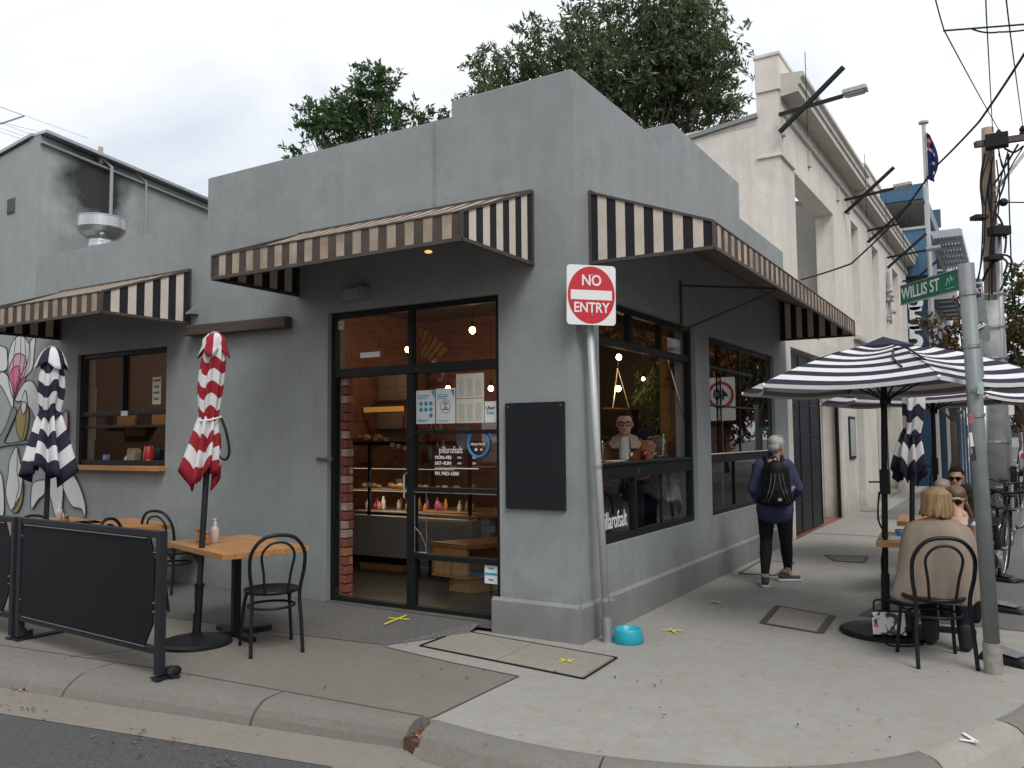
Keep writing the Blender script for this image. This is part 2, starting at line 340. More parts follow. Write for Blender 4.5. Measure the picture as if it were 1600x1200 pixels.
def text(s, size, pos, u, parent, m, name='lettering', up_=(0, 0, 1), sx=1., ext=.0015, align='CENTER', bold=0.):
    cu = bpy.data.curves.new(name, 'FONT'); cu.body = s; cu.size = size; cu.extrude = ext; cu.align_x = align; cu.align_y = 'CENTER'; cu.offset = bold; cu.resolution_u = 3
    u = Vector(u).normalized(); w = Vector(up_); n = u.cross(w).normalized(); w = n.cross(u)
    t = bpy.data.objects.new(name, cu); bpy.context.scene.collection.objects.link(t)
    bpy.context.view_layer.update()
    me = bpy.data.meshes.new_from_object(t.evaluated_get(bpy.context.evaluated_depsgraph_get())); bpy.data.objects.remove(t)
    mb = MB(); M = Matrix((u*sx, w, n)).transposed()
    mb.v = [tuple(Vector(pos)+M @ v.co) for v in me.vertices]; mb.f = [tuple(p.vertices) for p in me.polygons]; mb.m = [0]*len(mb.f)
    return mb.build(name, m, parent)
def cr_curve(pts, k=6, closed=True):
    P = [Vector(p) for p in pts]; n = len(P); out = []
    for i in range(n if closed else n-1):
        g = (lambda j: P[j % n]) if closed else (lambda j: P[max(0, min(n-1, j))])
        p0, p1, p2, p3 = g(i-1), g(i), g(i+1), g(i+2)
        for a in range(k):
            t = a/k; out.append(.5*((2*p1)+(p2-p0)*t+(2*p0-5*p1+4*p2-p3)*t*t+(3*p1-p0-3*p2+p3)*t**3))
    if not closed: out.append(P[-1])
    return out
def blob(parts, vox=.012, smooth=6):
    """one continuous organic surface out of capsules (p0,p1,r0,r1) and ellipsoids (c,(rx,ry,rz)[,rot])"""
    b = MB()
    for p in parts:
        if len(p) == 4:
            a, c = Vector(p[0]), Vector(p[1]); d = (c-a); ln = d.length; d = d.normalized() if ln > 1e-6 else Vector((0, 0, 1)); pts = []; rr = []
            for q in (85, 60, 35, 12): pts.append(a-d*p[2]*math.sin(R(q))); rr.append(p[2]*math.cos(R(q)))
            pts += [a, c]; rr += [p[2], p[3]]
            for q in (12, 35, 60, 85): pts.append(c+d*p[3]*math.sin(R(q))); rr.append(p[3]*math.cos(R(q)))
            b.tube(pts, rr, 16)
        else: b.ball(p[0], p[1], 18, rot=p[2] if len(p) > 2 else None)
    me = bpy.data.meshes.new('tmp'); me.from_pydata(b.v, [], b.f); o = bpy.data.objects.new('tmp', me); COL.objects.link(o)
    md = o.modifiers.new('r', 'REMESH'); md.mode = 'VOXEL'; md.voxel_size = vox
    if smooth: md = o.modifiers.new('s', 'SMOOTH'); md.factor = .5; md.iterations = smooth
    bpy.context.view_layer.update(); e = o.evaluated_get(bpy.context.evaluated_depsgraph_get()); m2 = bpy.data.meshes.new_from_object(e)
    r = MB(); r.v = [tuple(v.co) for v in m2.vertices]; r.f = [tuple(p.vertices) for p in m2.polygons]; r.m = [0]*len(r.f)
    bpy.data.objects.remove(o); return r
# ================================================================== THE SETTING: ground
mb = MB(); mb.add([(-300,-300,-.15),(300,-300,-.15),(300,400,-.15),(-300,400,-.15)], [(0,1,2,3)]); tag(mb.build('ground', mat('far_ground', (.16,.155,.14), .9)), kind='structure')
mb = MB(); mb.box(-60, 60, -9.2, -1.2, -.4, -.14); mb.box(2.4, 10.8, -1.2, 120, -.4, -.1405); tag(mb.build('road', m_asph), kind='structure')
# footpaths
Bk1 = [(-14,-2.9),(-9,-2.62),(-4,-2.27),(-2.25,-2.08),(-.04,-1.96)]
Fk1 = [(-14,-3.4),(-9,-3.12),(-4,-2.74),(-2.0,-2.44),(-.04,-2.13)]
Bk2 = cr_curve([(.07,-1.96,0),(.56,-2.01,0),(1.0,-1.99,0),(1.46,-1.88,0),(1.85,-1.71,0),(2.22,-1.43,0),(2.53,-1.02,0),(2.74,-.52,0),(2.93,0,0),(3.01,.8,0)], 4, False)
Bk2 = [(p.x, p.y) for p in Bk2]+[(3.03,5),(3.0,14),(2.85,25),(2.75,60)]
mb = MB(); mb.extr([(x,y,-.16) for x,y in Bk1]+[(.02,-1.93,-.16),(.04,-.99,-.16),(-.6,-.93,-.16),(-1.27,-.82,-.16),(-1.27,.06,-.16),(-14,.06,-.16)][:], (0,0,.16))
tag(mb.build('footpath_side_street', m_conc2), kind='structure')
mb = MB(); mb.extr([(.02,-1.97,-.16)]+[(x,y,-.16) for x,y in Bk2]+[(.02,60,-.16),(.02,.04,-.16),(-1.27,.04,-.16),(-1.27,-.82,-.16),(-.6,-.93,-.16),(.04,-.99,-.16)], (0,0,.16))
tag(mb.build('footpath_main_street', m_conc), kind='structure')
# bitumen ramp up to the wall and the doorway
rp = [(-14,-.98,.002),(-3.74,-.95,.004),(-2.5,-.9,.004),(-1.30,-.78,.004)]
tp = [(-14,.02,.09),(-3.74,.02,.085),(-2.5,.02,.082),(-.92,.02,.07)]
mb = MB()
for i in range(3): mb.add([rp[i],rp[i+1],tp[i+1],tp[i]], [(0,1,2,3)])
mb.add([rp[3], (-.95,-.16,.006), tp[3]], [(0,1,2)])
tag(mb.build('footpath_ramp', m_asph2), kind='structure')
# grey bitumen bay under the street tables
mb = MB(); mb.add([(1.70,2.1,.005),(3.0,2.1,.005),(3.02,14,.005),(2.0,14,.005),(2.02,4.4,.005)], [(0,1,2,3,4)]); tag(mb.build('footpath_bitumen_strip', asphalt('strip_asphalt', (.13,.128,.122), 1.3)), kind='structure')
mb = MB(); mb.add([(.62,11.4,.004),(2.1,11.4,.004),(2.1,60,.004),(.62,60,.004)], [(0,1,2,3)]); tag(mb.build('footpath_far', asphalt('far_path_asphalt', (.17,.165,.16), 1.5)), kind='structure')
# kerbs: rounded profile between back and front lines, cut in stones
def lerp2(P, s):
    tot = [0]
    for a, b in zip(P, P[1:]): tot.append(tot[-1]+math.hypot(b[0]-a[0], b[1]-a[1]))
    d = s*tot[-1]
    for i in range(len(P)-1):
        if d <= tot[i+1] or i == len(P)-2:
            k = (d-tot[i])/(tot[i+1]-tot[i]); return (P[i][0]+(P[i+1][0]-P[i][0])*k, P[i][1]+(P[i+1][1]-P[i][1])*k)
def kerb_stone(par, B, F, s0, s1, n, m, drop=.14, flat=.42, rseed=0, gap=.0025):
    prof = [(0, 0), (flat*.5, .0), (flat, -.004), (flat+.18, -.016), (flat+.34, -.045), (flat+.46, -.085), (1., -drop-.02)]
    vs = []; rr = random.Random(rseed)
    for i in range(n+1):
        s = s0+(s1-s0)*i/n+(gap if i == 0 else -gap if i == n else 0); a = lerp2(B, s); b = lerp2(F, s)
        for k, (t, z) in enumerate(prof): 
            j = rr.uniform(-.004, .004) if 1 < k < 6 else 0
            vs.append((a[0]+(b[0]-a[0])*t, a[1]+(b[1]-a[1])*t+j, z-.001+j))
        vs.append((b[0], b[1], -.25)); vs.append((a[0], a[1], -.25))
    K = len(prof)+2; fs = []
    for i in range(n):
        for k in range(K): fs.append((i*K+k, i*K+(k+1) % K, (i+1)*K+(k+1) % K, (i+1)*K+k))
    fs += [tuple(range(K)), tuple(range((n+1)*K-1, n*K-1, -1))]
    b = MB(); b.add(vs, fs); return b.build('kerb_stone', m, par)
kb = thing('kerb', None, None, (0, -2, -.14)); kb['kind'] = 'structure'; kb.name = 'kerb'
Bk1s = Bk1[2:]; Fk1s = Fk1[2:]
cuts = [-.42, 0., .33, .73, 1.0]
kerb_stone(kb, Bk1[:3], Fk1[:3], .0, .62, 4, m_kerb, rseed=9); kerb_stone(kb, Bk1[:3], Fk1[:3], .62, 1, 4, m_kerb, rseed=8)
for i in range(1, 4): kerb_stone(kb, Bk1s, Fk1s, cuts[i], cuts[i+1], 6, m_kerb, rseed=i)
# corner kerb: curve pushed outward
Bc = Bk2; 
def outw(P, w):
    o = []
    for i, p in enumerate(P):
        a = P[max(0, i-1)]; b = P[min(len(P)-1, i+1)]; dx, dy = b[0]-a[0], b[1]-a[1]; l = math.hypot(dx, dy); ww = w(i) if callable(w) else w
        o.append((p[0]+dy/l*ww, p[1]-dx/l*ww))
    return o
Fc = outw(Bc, .24)
nb = len(Bc)
idx = [0, 9, 17, 23, 29, 34, 37, nb-1]
for q, (a, b) in enumerate(zip(idx, idx[1:])):
    kerb_stone(kb, Bc[a:b+1], Fc[a:b+1], 0, 1, max(6, 2*(b-a)), m_kerb2 if q == 3 else m_kerb, rseed=20+q, flat=.3, gap=.006)
# gutter apron between kerb face and asphalt
mb = MB(); A1 = [(-14,-3.4),(-9,-3.12),(-4,-2.74),(-2.0,-2.44),(-.04,-2.12)]; Z1 = [(-14,-3.75),(-9,-3.5),(-4,-3.13),(-2.71,-2.92),(-.25,-2.5)]
for i in range(4): mb.add([(*Z1[i],-.137),(*Z1[i+1],-.137),(*A1[i+1],-.131),(*A1[i],-.131)], [(0,1,2,3)])
Fg = [(p[0], p[1]) for p in Fc]; Zg = outw(Bc, .62); Zg[0] = (-.25,-2.5); Fg2 = [(-.04,-2.12)]+Fg[1:]
for i in range(len(Fg)-1):
    mb.add([(*Zg[i],-.137),(*Zg[i+1],-.137),(*Fg2[i+1],-.131),(*Fg2[i],-.131)], [(0,1,2,3)])
tag(mb.build('gutter', concrete('gutter_concrete', (.24,.225,.20), .7, .8)), kind='structure')
# rubble and soil in the kerb gap
mb = MB(); mb.extr([(-.045,-2.13,-.2),(.07,-2.15,-.2),(.075,-1.95,-.2),(-.035,-1.955,-.2)], (0,0,.135)); tag(mb.build('soil_in_kerb_gap', mat('soil', (.10,.055,.035), .95, vs=60, var=.5)), kind='stuff')
def leaves(name, pts, n, spread, cols, size=(.012,.03), z=lambda x,y: .01):
    mb = MB()
    for _ in range(n):
        cx, cy = random.choice(pts); a = random.uniform(0, 2*PI); rr_ = random.random()**.7*spread; x, y = cx+rr_*math.cos(a), cy+rr_*math.sin(a)*.6
        s = random.uniform(*size); u = Vector((math.cos(a*3), math.sin(a*3), random.uniform(-.4, .4))); v = Vector((-u.y, u.x, random.uniform(-.3, .3)))*.45; c = Vector((x, y, z(x, y)+random.uniform(0, .012)))
        mb.add([c-u*s, c-u*s*.2+v*s, c+u*s, c-u*s*.1-v*s], [(0,1,2,3)], random.randrange(len(cols)))
    return tag(mb.build(name, cols), kind='stuff')
lf = [mat('dry_leaf_brown', (.20,.09,.04), .8, var=.3, vs=40), mat('dry_leaf_tan', (.32,.19,.10), .8, var=.3, vs=40), mat('dry_leaf_dark', (.07,.045,.03), .8, var=.3, vs=40)]
kf = lambda x, y: -.055
leaves('fallen_leaves_in_gap', [(.02,-2.0),(.01,-2.06),(.02,-2.12)], 90, .06, lf, (.006,.016), lambda x, y: -.055)
p = G(35,1075,-.13); leaves('fallen_leaves_in_gutter', [(p.x,p.y)], 60, .11, lf[:2], (.01,.025), lambda x, y: -.13)
leaves('fallen_leaves_by_ramp', [(3.05,-.9),(3.15,-.75),(3.0,-1.05),(3.2,-.95)], 260, .22, lf, (.01,.03), lambda x, y: -.132)
leaves('scattered_leaf_litter', [(random.uniform(-4,2.8), random.uniform(-1.8,.0)) for _ in range(30)]+[(random.uniform(.3,2.6), random.uniform(0,6)) for _ in range(16)], 120, .5, [lf[2]], (.006,.018), lambda x, y: .012)
leaves('gutter_leaf_litter', [(random.uniform(-5,0), -2.80+.0*k) for k in range(24)], 150, .3, [lf[2], lf[0]], (.008,.02), lambda x, y: -.13)
# joints, pit lids
mb = MB(); 
def joint(mb, a, b, w=.008, z=.006): mb.beam((a[0],a[1],z-.004), (b[0],b[1],z-.004), w, .004)
joint(mb, (-3.15,-2.2), (-2.75,-1.55), .01, .004); joint(mb, (-14,-2.84), (-9,-2.56), .012, .004)
for a, b in zip(Bk1[1:], Bk1[2:]): joint(mb, (a[0],a[1]+.01), (b[0],b[1]+.01), .012, .004)
for a, b in zip(Bk2, Bk2[1:9]): pass
joint(mb, (-1.27,-.82),(-.6,-.93),.012); joint(mb, (-.6,-.93),(.03,-.995),.012); joint(mb, (.03,-.995),(.02,-1.95),.014)
for yy in (8.4, 13): joint(mb, (.1,yy),(2.0,yy),.02)
tag(mb.build('footpath_joint', mat('joint_dirt', (.07,.06,.05), .95)), kind='structure')
def pit(name, label, pts, w, m, split=None):
    t = thing(name, label, 'pit lid', ((pts[0][0]+pts[2][0])/2, (pts[0][1]+pts[2][1])/2, 0)); P = [Vector((x, y, 0)) for x, y in pts]; fr = MB()
    for i in range(4): a, b = P[i], P[(i+1) % 4]; fr.beam(a+Vector((0,0,.006)), b+Vector((0,0,.006)), w[i % 2] if isinstance(w, tuple) else w, .008)
    fr.build('frame', m_black if split else mat('pit_frame_iron', (.07,.065,.06), .7), t)
    c = sum(P, Vector())/4
    Q = [c+(p-c)*.965 for p in P]
    if split:
        m0, m1 = (Q[0]+Q[1])/2, (Q[3]+Q[2])/2; g = (Q[1]-Q[0]).normalized()*.004
        for quad in ([Q[0], m0-g, m1-g, Q[3]], [m0+g, Q[1], Q[2], m1+g]):
            b = MB(); b.extr([(*q.xy, -.02) for q in quad], (0,0,.028)); b.build('slab', m, t)
    else:
        b = MB(); b.extr([(*q.xy, -.02) for q in Q], (0,0,.028)); b.build('slab', m, t)
    return t
pit('double_pit_lid', 'long pit lid of two concrete slabs in a thin black frame outside the cafe corner', [(-1.06,-.10),(.42,-.25),(.44,-.84),(-1.05,-.67)], .014, m_pit, True)
pit('pit_lid', 'square concrete pit lid in rusty iron frame in the middle of the footpath', [(.99,2.16),(1.51,1.96),(1.54,1.24),(1.05,1.37)], (.03,.06), m_pit)
pit('pit_lid', 'small dark oblong pit lid furthest up the footpath, right of the walking woman', [(.74,5.85),(1.24,5.97),(1.28,5.37),(.94,5.37)], .04, m_kerb)
pit('pit_lid', 'concrete access cover at the wall just beyond the walking woman', [(.12,4.95),(.52,4.96),(.55,3.9),(.15,3.85)], .03, m_conc)
def cross(p, s, a, lab):
    b = MB(); 
    for q in (a, a+1.9): u = Vector((math.cos(q), math.sin(q), 0)); b.beam(Vector((p.x,p.y,.014))-u*s, Vector((p.x,p.y,.014))+u*s, .018, .003)
    tag(b.build('chalk_cross', m_yel), lab, 'ground marking', 'yellow distancing crosses on the ground')
pp = G(627,978); pp.z = 0
b = MB()
for q in (.1, 1.6): u = Vector((math.cos(q), math.sin(q), 0)); c = Vector((-1.63,-.2,.064)); b.beam(c-u*.1+Vector((0,-u.y*.1,-u.y*.009)), c+u*.1+Vector((0,0,u.y*.009)), .02, .004)
tag(b.build('chalk_cross', m_yel), 'yellow tape cross on the dark ramp in front of the door', 'ground marking', 'yellow distancing crosses on the ground')
cross(G(1050,987), .08, .3, 'yellow chalk cross on pale concrete right of the blue bowl'); cross(G(1118,942), .07, .5, 'yellow chalk cross furthest along the footpath by the side wall')
cross(G(885,1035), .06, .9, 'faint yellow mark on the right slab of the double pit lid')
b = MB()
for a, c in (((1505,1148),(1527,1162)),((1527,1162),(1500,1158))): 
    p, q = G(*a), G(*c); b.beam((p.x,p.y,.009), (q.x,q.y,.009), .02, .003)
tag(b.build('chalk_arrow', m_white), 'white chalk arrow mark at the kerb corner', 'ground marking')

# ================================================================== CAFE BUILDING
cafe = thing('cafe_building', 'grey rendered corner cafe with stepped parapet and striped awnings', 'building', (-2, .1, 0))
T = .24
D0, D1 = -2.67, -.74       # doorway
LW = (-6.79, -5.09, 1.30, 2.66)   # serving window
mb = MB(); mb.wallgrid('y', (-7.74, 0), (-.2, 4.45), [(D0, D1+.01, -.2, 2.82), LW, (-7.75, -4.44, 3.98, 4.5)], 0, T)
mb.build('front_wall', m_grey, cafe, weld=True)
mb = MB(); mb.box(-.745, -T, T, .42, .06, 3.4); mb.build('inner_pier', m_int, cafe)
W1 = (.42, 2.90, .69, 2.79); W2 = (3.38, 6.40, .69, 2.76)
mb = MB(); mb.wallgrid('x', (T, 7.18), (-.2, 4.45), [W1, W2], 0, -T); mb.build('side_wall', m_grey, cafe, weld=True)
mb = MB(); mb.box(-1.22, -.02, .02, T, 4.45, 4.61); mb.box(-T, -.02, T, 1.65, 4.45, 4.61)
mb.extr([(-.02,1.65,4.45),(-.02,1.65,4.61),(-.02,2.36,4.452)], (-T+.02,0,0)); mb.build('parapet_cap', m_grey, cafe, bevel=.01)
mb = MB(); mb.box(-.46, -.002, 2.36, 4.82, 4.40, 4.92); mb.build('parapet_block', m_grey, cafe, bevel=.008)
mb = MB(); mb.box(-.8, .028, -.028, .0, -.1, .27); mb.box(0, .028, 0, 7.18, -.1, .27); mb.extr([(-.8,-.028,.27),(-.8,0,.27),(-.8,0,.295)], (.8,0,0)); mb.extr([(.0,0,.27),(.028,0,.27),(0,0,.295)], (0,7.18,0)); mb.build('plinth', m_grey2, cafe)
mb = MB(); mb.box(-1.397, -1.383, -.012, 0, 3.68, 4.44); mb.build('render_joint', m_grey2, cafe)
mb = MB(); mb.box(-7.72, -.3, T, 7.1, 3.42, 3.55); mb.build('roof', m_int, cafe)
mb = MB(); mb.box(-7.6, -.245, T, 7.0, -.05, .055); mb.build('floor', m_intf, cafe)
mb = MB(); mb.box(-7.72, -7.6, T, 7.1, 0, 3.42); mb.box(-7.6, -.24, 6.5, 6.6, .05, 3.42); mb.build('interior_wall', m_int, cafe)
m_ibrickY = brickm('interior_brick_side', (.22,.075,.048), (.33,.15,.085), (.22,.18,.14), axis='YZ')
mb = MB(); mb.box(-5.0, -4.9, T, 6.5, .05, 3.42); mb.build('brick_partition', m_ibrickY, cafe)
m_ibrick = brickm('interior_brick', (.22,.075,.048), (.33,.15,.085), (.22,.18,.14))
mb = MB(); mb.box(-4.9, -2.6, 4.4, 4.5, .055, 3.42); mb.build('brick_back_wall', m_ibrick, cafe)
mb = MB(); mb.box(-2.6, -.9, 4.4, 4.5, .055, 3.42); mb.build('dark_back_wall', mat('near_black_paint', (.009,.008,.008), .8), cafe)
m_worn = brickm('worn_brick', (.26,.07,.035), (.36,.13,.06), (.30,.2,.1), axis='YZ'); wt = m_worn.node_tree; wb_ = [n for n in wt.nodes if n.type == 'BSDF_PRINCIPLED'][0]; ws = wb_.inputs['Base Color'].links[0].from_socket
wt.links.new(mixc(wt, ramp(wt, noise(wt, 3.2, 5), [(.47, (0,0,0)), (.52, (1,1,1))]), ws, (.38,.24,.08)), wb_.inputs['Base Color'])
mb = MB(); mb.box(-.62, -.50, PX(1047,650,-.5).y, PX(1080,650,-.5).y, .055, 3.3); mb.build('painted_brick_pier', m_worn, cafe)
# brick reveal left of the door, brick by brick
mbk = [mat('brick_red', (.24,.07,.045), .9, var=.25, vs=20, bs=60, bst=.6), mat('brick_orange', (.36,.15,.075), .9, var=.25, vs=20, bs=60, bst=.6), mat('brick_pale', (.40,.28,.22), .9, var=.25, vs=20, bs=60, bst=.6)]
mb = MB(); mb.box(-2.74, -2.60, .14, .235, .055, 2.2); mb.build('mortar_core', mat('mortar', (.20,.17,.15), .95), cafe)
for i in range(25):
    z = .06+i*.086
    for k, (y0, y1) in enumerate(((.125, .232),) if i % 2 else ((.125, .18), (.19, .235))):
        mb = MB(); o = random.uniform(0, .012); mb.box(-2.615, -2.552+o, y0, y1, z, z+.073); mb.build('brick', mbk[random.choice((0, 0, 1, 2)) if z > .4 else 0], cafe, bevel=.006)
# timber beam, light box, small cowl, latch
mb = MB(); mb.beam((-4.64,-.06,2.785), (-3.14,-.06,2.765), .1, .115); mb.build('timber_beam', m_woodd, cafe, bevel=.01)
mb = MB(); mb.lathe([(.0,0),(.014,0),(.014,.012),(0,.012)]); 
t = MB(); c = PY(555,440,-.08); t.box(c.x-.12, c.x+.12, -.14, -.001, 2.9, 3.02); t.box(c.x-.10, c.x+.10, -.16, -.14, 2.91, 3.0); t.build('wall_light_box', m_grey2, cafe, bevel=.01)
t = MB(); t.extr([(-4.66,0,3.06),(-4.66,-.09,2.99),(-4.66,-.09,2.97),(-4.66,0,2.97)], (.1,0,0)); t.build('wall_cowl', m_galv, cafe)
t = MB(); q = PY(505,717,-.02); t.box(q.x-.09, q.x+.10, -.02, -.001, q.z-.015, q.z+.015); t.tube([(q.x-.09,-.03,q.z),(q.x-.04,-.045,q.z+.01),(q.x+.05,-.03,q.z)], .006, 6); t.build('door_bolt', mat('rusty_bolt', (.22,.16,.13), .7, .5), cafe)

def win_frame(par, axis, u0, u1, z0, z1, bars, t0=.05, t1=.11, w=.05, m=None, name='window_frame'):
    """outer frame plus bars: ('h',z,u0,u1,w) or ('v',u,z0,z1,w)"""
    b = MB(); f = (lambda a, c, d, e: b.box(a, c, t0, t1, d, e)) if axis == 'y' else (lambda a, c, d, e: b.box(-t0, -t1, a, c, d, e))
    f(u0, u0+w, z0, z1); f(u1-w, u1, z0, z1); f(u0+w, u1-w, z0, z0+w); f(u0+w, u1-w, z1-w, z1)
    for k, c, a0, a1, ww in bars:
        q0, q1 = (t0+.022, t1-.03) if ww < .031 else (t0, t1)
        lo_, hi_ = (a0, a1), (c-ww/2, c+ww/2)
        U_, Z_ = (lo_, hi_) if k == 'h' else (hi_, lo_)
        if axis == 'y': b.box(*U_, q0, q1, *Z_)
        else: b.box(-q0, -q1, *U_, *Z_)
    return b.build(name, m or m_frame, par, bevel=.004)
def pane(par, axis, u0, u1, z0, z1, t=.08, m=None, dt=0., piv=None):
    b = MB()
    if axis == 'y': b.add([(u0,t,z0),(u1,t,z0),(u1,t,z1),(u0,t,z1)], [(0,1,2,3)])
    elif piv is not None: t0, t1 = t+dt*(u0-piv), t+dt*(u1-piv); b.add([(-t0,u0,z0),(-t1,u1,z0),(-t1,u1,z1),(-t0,u0,z1)], [(0,1,2,3)])
    else: b.add([(-t,u0,z0),(-t-dt,u1,z0),(-t-dt,u1,z1),(-t,u0,z1)], [(0,1,2,3)])
    return b.build('pane', m or m_glass, par)
# doorway: transom over an open doorway and a fixed glazed screen
MU = -1.71
dfr = win_frame(cafe, 'y', D0, D1+.0, .075, 2.818, [('h', 2.235, D0+.05, D1-.05, .085), ('v', MU, .125, 2.19, .085), ('v', MU, 2.28, 2.77, .05),
     ('h', 1.66, MU+.045, D1-.05, .035), ('h', 1.15, MU+.045, D1-.05, .045), ('h', .56, MU+.045, D1-.05, .05)], .05, .12, .05, name='door_frame')
pane(dfr, 'y', D0+.05, MU-.025, 2.28, 2.77); pane(dfr, 'y', MU+.025, D1-.05, 2.28, 2.77)
for a, c in ((.125,.535),(.585,1.127),(1.173,1.642),(1.678,2.19)): pane(dfr, 'y', MU+.043, D1-.05, a, c)
mb = MB(); mb.beam((MU+.05,.045,1.128),(D1-.05,.045,1.128),.006,.008); mb.tube([(MU+.06,.04,1.1),(MU+.06,.04,.60),(MU+.2,.04,.60)], .004, 5); mb.tube([(MU+.19,.04,1.12),(MU+.19,.04,.62)], .004, 5); mb.tube([(MU+.06,.04,.82),(MU+.13,.04,.76),(MU+.18,.04,.66),(MU+.19,.04,.6)], .004, 5); mb.build('metal_edge', m_chrome, dfr)
mb = MB(); mb.tube([(MU-.02,.03,1.3),(MU-.02,-.01,1.28),(MU-.02,-.01,1.08),(MU-.02,.03,1.06)], .009, 8); mb.build('handle', m_chrome, dfr)
mb = MB(); mb.box(D0, D1, -.02, .24, .03, .085); mb.build('threshold', mat('worn_threshold', (.10,.095,.09), .7, var=.3, vs=12), cafe)
# open leaf folded back inside against the brick reveal
mb = MB(); mb.box(D0+.05, D0+.09, .13, .95, .1, 2.18); 
# serving window
x0, x1, z0, z1 = LW
sv = win_frame(cafe, 'y', x0, x1, z0+.03, z1, [('h', 1.93, x0+.05, x1-.05, .05), ('h', 1.775, x0+.05, x1-.05, .03), ('v', (x0+x1)/2-.02, 1.955, z1-.05, .05)], .04, .12, .055, name='serving_window')
pane(sv, 'y', x0+.05, (x0+x1)/2-.045, 1.955, z1-.05, .09); pane(sv, 'y', (x0+x1)/2+.005, x1-.05, 1.955, z1-.05, .09); pane(sv, 'y', x0+.05, x1-.05, 1.79, 1.905, .09)
mb = MB(); mb.box(x0-.1, x1+.02, -.10, .3, z0-.03, z0+.025); mb.build('sill', m_wood, sv, bevel=.005)
mb = MB(); mb.box(-5.95, -5.83, .03, .04, 1.90, 1.955); mb.build('window_latch', m_white, sv)
# street window 1: transom, open upper half, bar rail, lower panes
a0, a1, z0, z1 = W1
s1 = win_frame(cafe, 'x', a0, a1, z0, z1, [('h', 2.44, a0+.05, a1-.05, .07), ('h', 1.295, a0+.05, a1-.05, .125), ('v', 1.24, 2.475, z1-.05, .035), ('v', 2.02, 2.475, z1-.05, .035), ('v', 1.29, z0+.05, 1.233, .05), ('v', 2.0, z0+.05, 1.233, .03)], .05, .12, .06, name='bar_window')
for u0, u1 in ((a0+.06,1.22),(1.26,2.0),(2.04,a1-.06)): pane(s1, 'x', u0, u1, 2.475, z1-.06, .085)
for u0, u1 in ((a0+.06,1.265),(1.315,1.985),(2.015,a1-.06)): pane(s1, 'x', u0, u1, z0+.06, 1.233, .085)
mb = MB(); mb.box(-.50, -.03, a0+.06, a1-.06, 1.355, 1.38); mb.build('bar_top', m_black, s1, bevel=.004)
mb = MB(); p, q = PX(1043,560,-.3), PX(1072,665,-.12); mb.tube([p, q], .008, 6); mb.build('window_stay', m_chrome, s1)
# street window 2
a0, a1, z0, z1 = W2
vs_ = (4.05, 4.86, 5.62)
s2 = win_frame(cafe, 'x', a0, a1, z0, z1, [('h', 1.34, a0+.05, a1-.05, .1), ('h', 1.97, a0+.05, a1-.05, .022), ('h', 2.42, a0+.05, a1-.05, .03)]+[('v', v, 1.39, z1-.05, .022) for v in vs_]+[('v', 4.55, z0+.05, 1.29, .03)], .05, .12, .06, name='street_window')
us = (a0+.05,)+vs_+(a1-.05,)
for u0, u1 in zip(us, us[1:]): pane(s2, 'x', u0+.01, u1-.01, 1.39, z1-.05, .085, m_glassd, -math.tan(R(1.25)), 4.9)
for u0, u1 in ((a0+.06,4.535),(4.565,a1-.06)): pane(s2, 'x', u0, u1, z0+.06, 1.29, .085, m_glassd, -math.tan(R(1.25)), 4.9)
mb = MB(); mb.box(-.06,-.03,a0+.05,a1-.05,1.392,1.402); mb.build('rail_edge', m_white, s2)
# signs painted or stuck on the glass
y = .045
def lab(parent, x0, x1, z0, z1, m, name, yy=y, t=.002): b = MB(); b.box(x0, x1, yy, yy+t, z0, z1); return b.build(name, m, parent)
def poster(label, x0, x1, z0, z1, m, grp='papers stuck inside the cafe door glass'):
    b = MB(); b.box(x0, x1, .070, .072, z0, z1); return tag(b.build('poster', m), label, 'poster', grp)
m_teal = mat('poster_teal', (.03,.32,.48), .6, var=.04, bst=0)
F = .068
po = poster('white poster with seven blue discs, leftmost on the door glass', -1.655, -1.445, 1.735, 2.035, m_paper)
for i, (cx, cz) in enumerate(((0,0),(1,0),(2,0),(0,1),(1,1),(2,1),(2,2))):
    b = MB(); b.cyl((-1.6+cx*.055, F, 1.915-cz*.053), (-1.6+cx*.055, F+.002, 1.915-cz*.053), .02, n=16); b.build('disc', m_teal, po)
b = MB(); b.extr([(-1.49,F,2.03),(-1.45,F,2.03),(-1.45,F,1.96)], (0,.002,0)); b.build('corner_flash', m_teal, po)
b = MB(); [b.box(-1.635, -1.635+w, F, F+.002, z, z+.006) for w, z in ((.13,1.985),(.11,1.973),(.09,1.958),(.12,1.765),(.08,1.755))]; b.build('small_print', m_teal, po)
po = poster('white poster with a circled text and teal corner, second on the door glass', -1.435, -1.225, 1.735, 2.045, m_paper)
b = MB(); b.tube([(-1.33+.052*math.cos(a), F, 1.885+.06*math.sin(a)) for a in np.linspace(0, 2*PI, 24)[:-1]], .0015, 4, closed=True); b.build('ring', m_text, po)
b = MB(); [b.box(-1.33-w/2, -1.33+w/2, F, F+.002, z, z+.007) for w, z in ((.03,1.92),(.05,1.905),(.02,1.885),(.04,1.868),(.07,1.855))]; b.build('small_print', m_text, po)
b = MB(); b.extr([(-1.275,F,2.03),(-1.235,F,2.03),(-1.235,F,1.96)], (0,.002,0)); [b.box(-1.42, -1.42+w, F, F+.002, z, z+.006) for w, z in ((.11,1.985),(.12,1.97),(.1,1.955),(.12,1.755))]; b.build('corner_flash', m_teal, po)
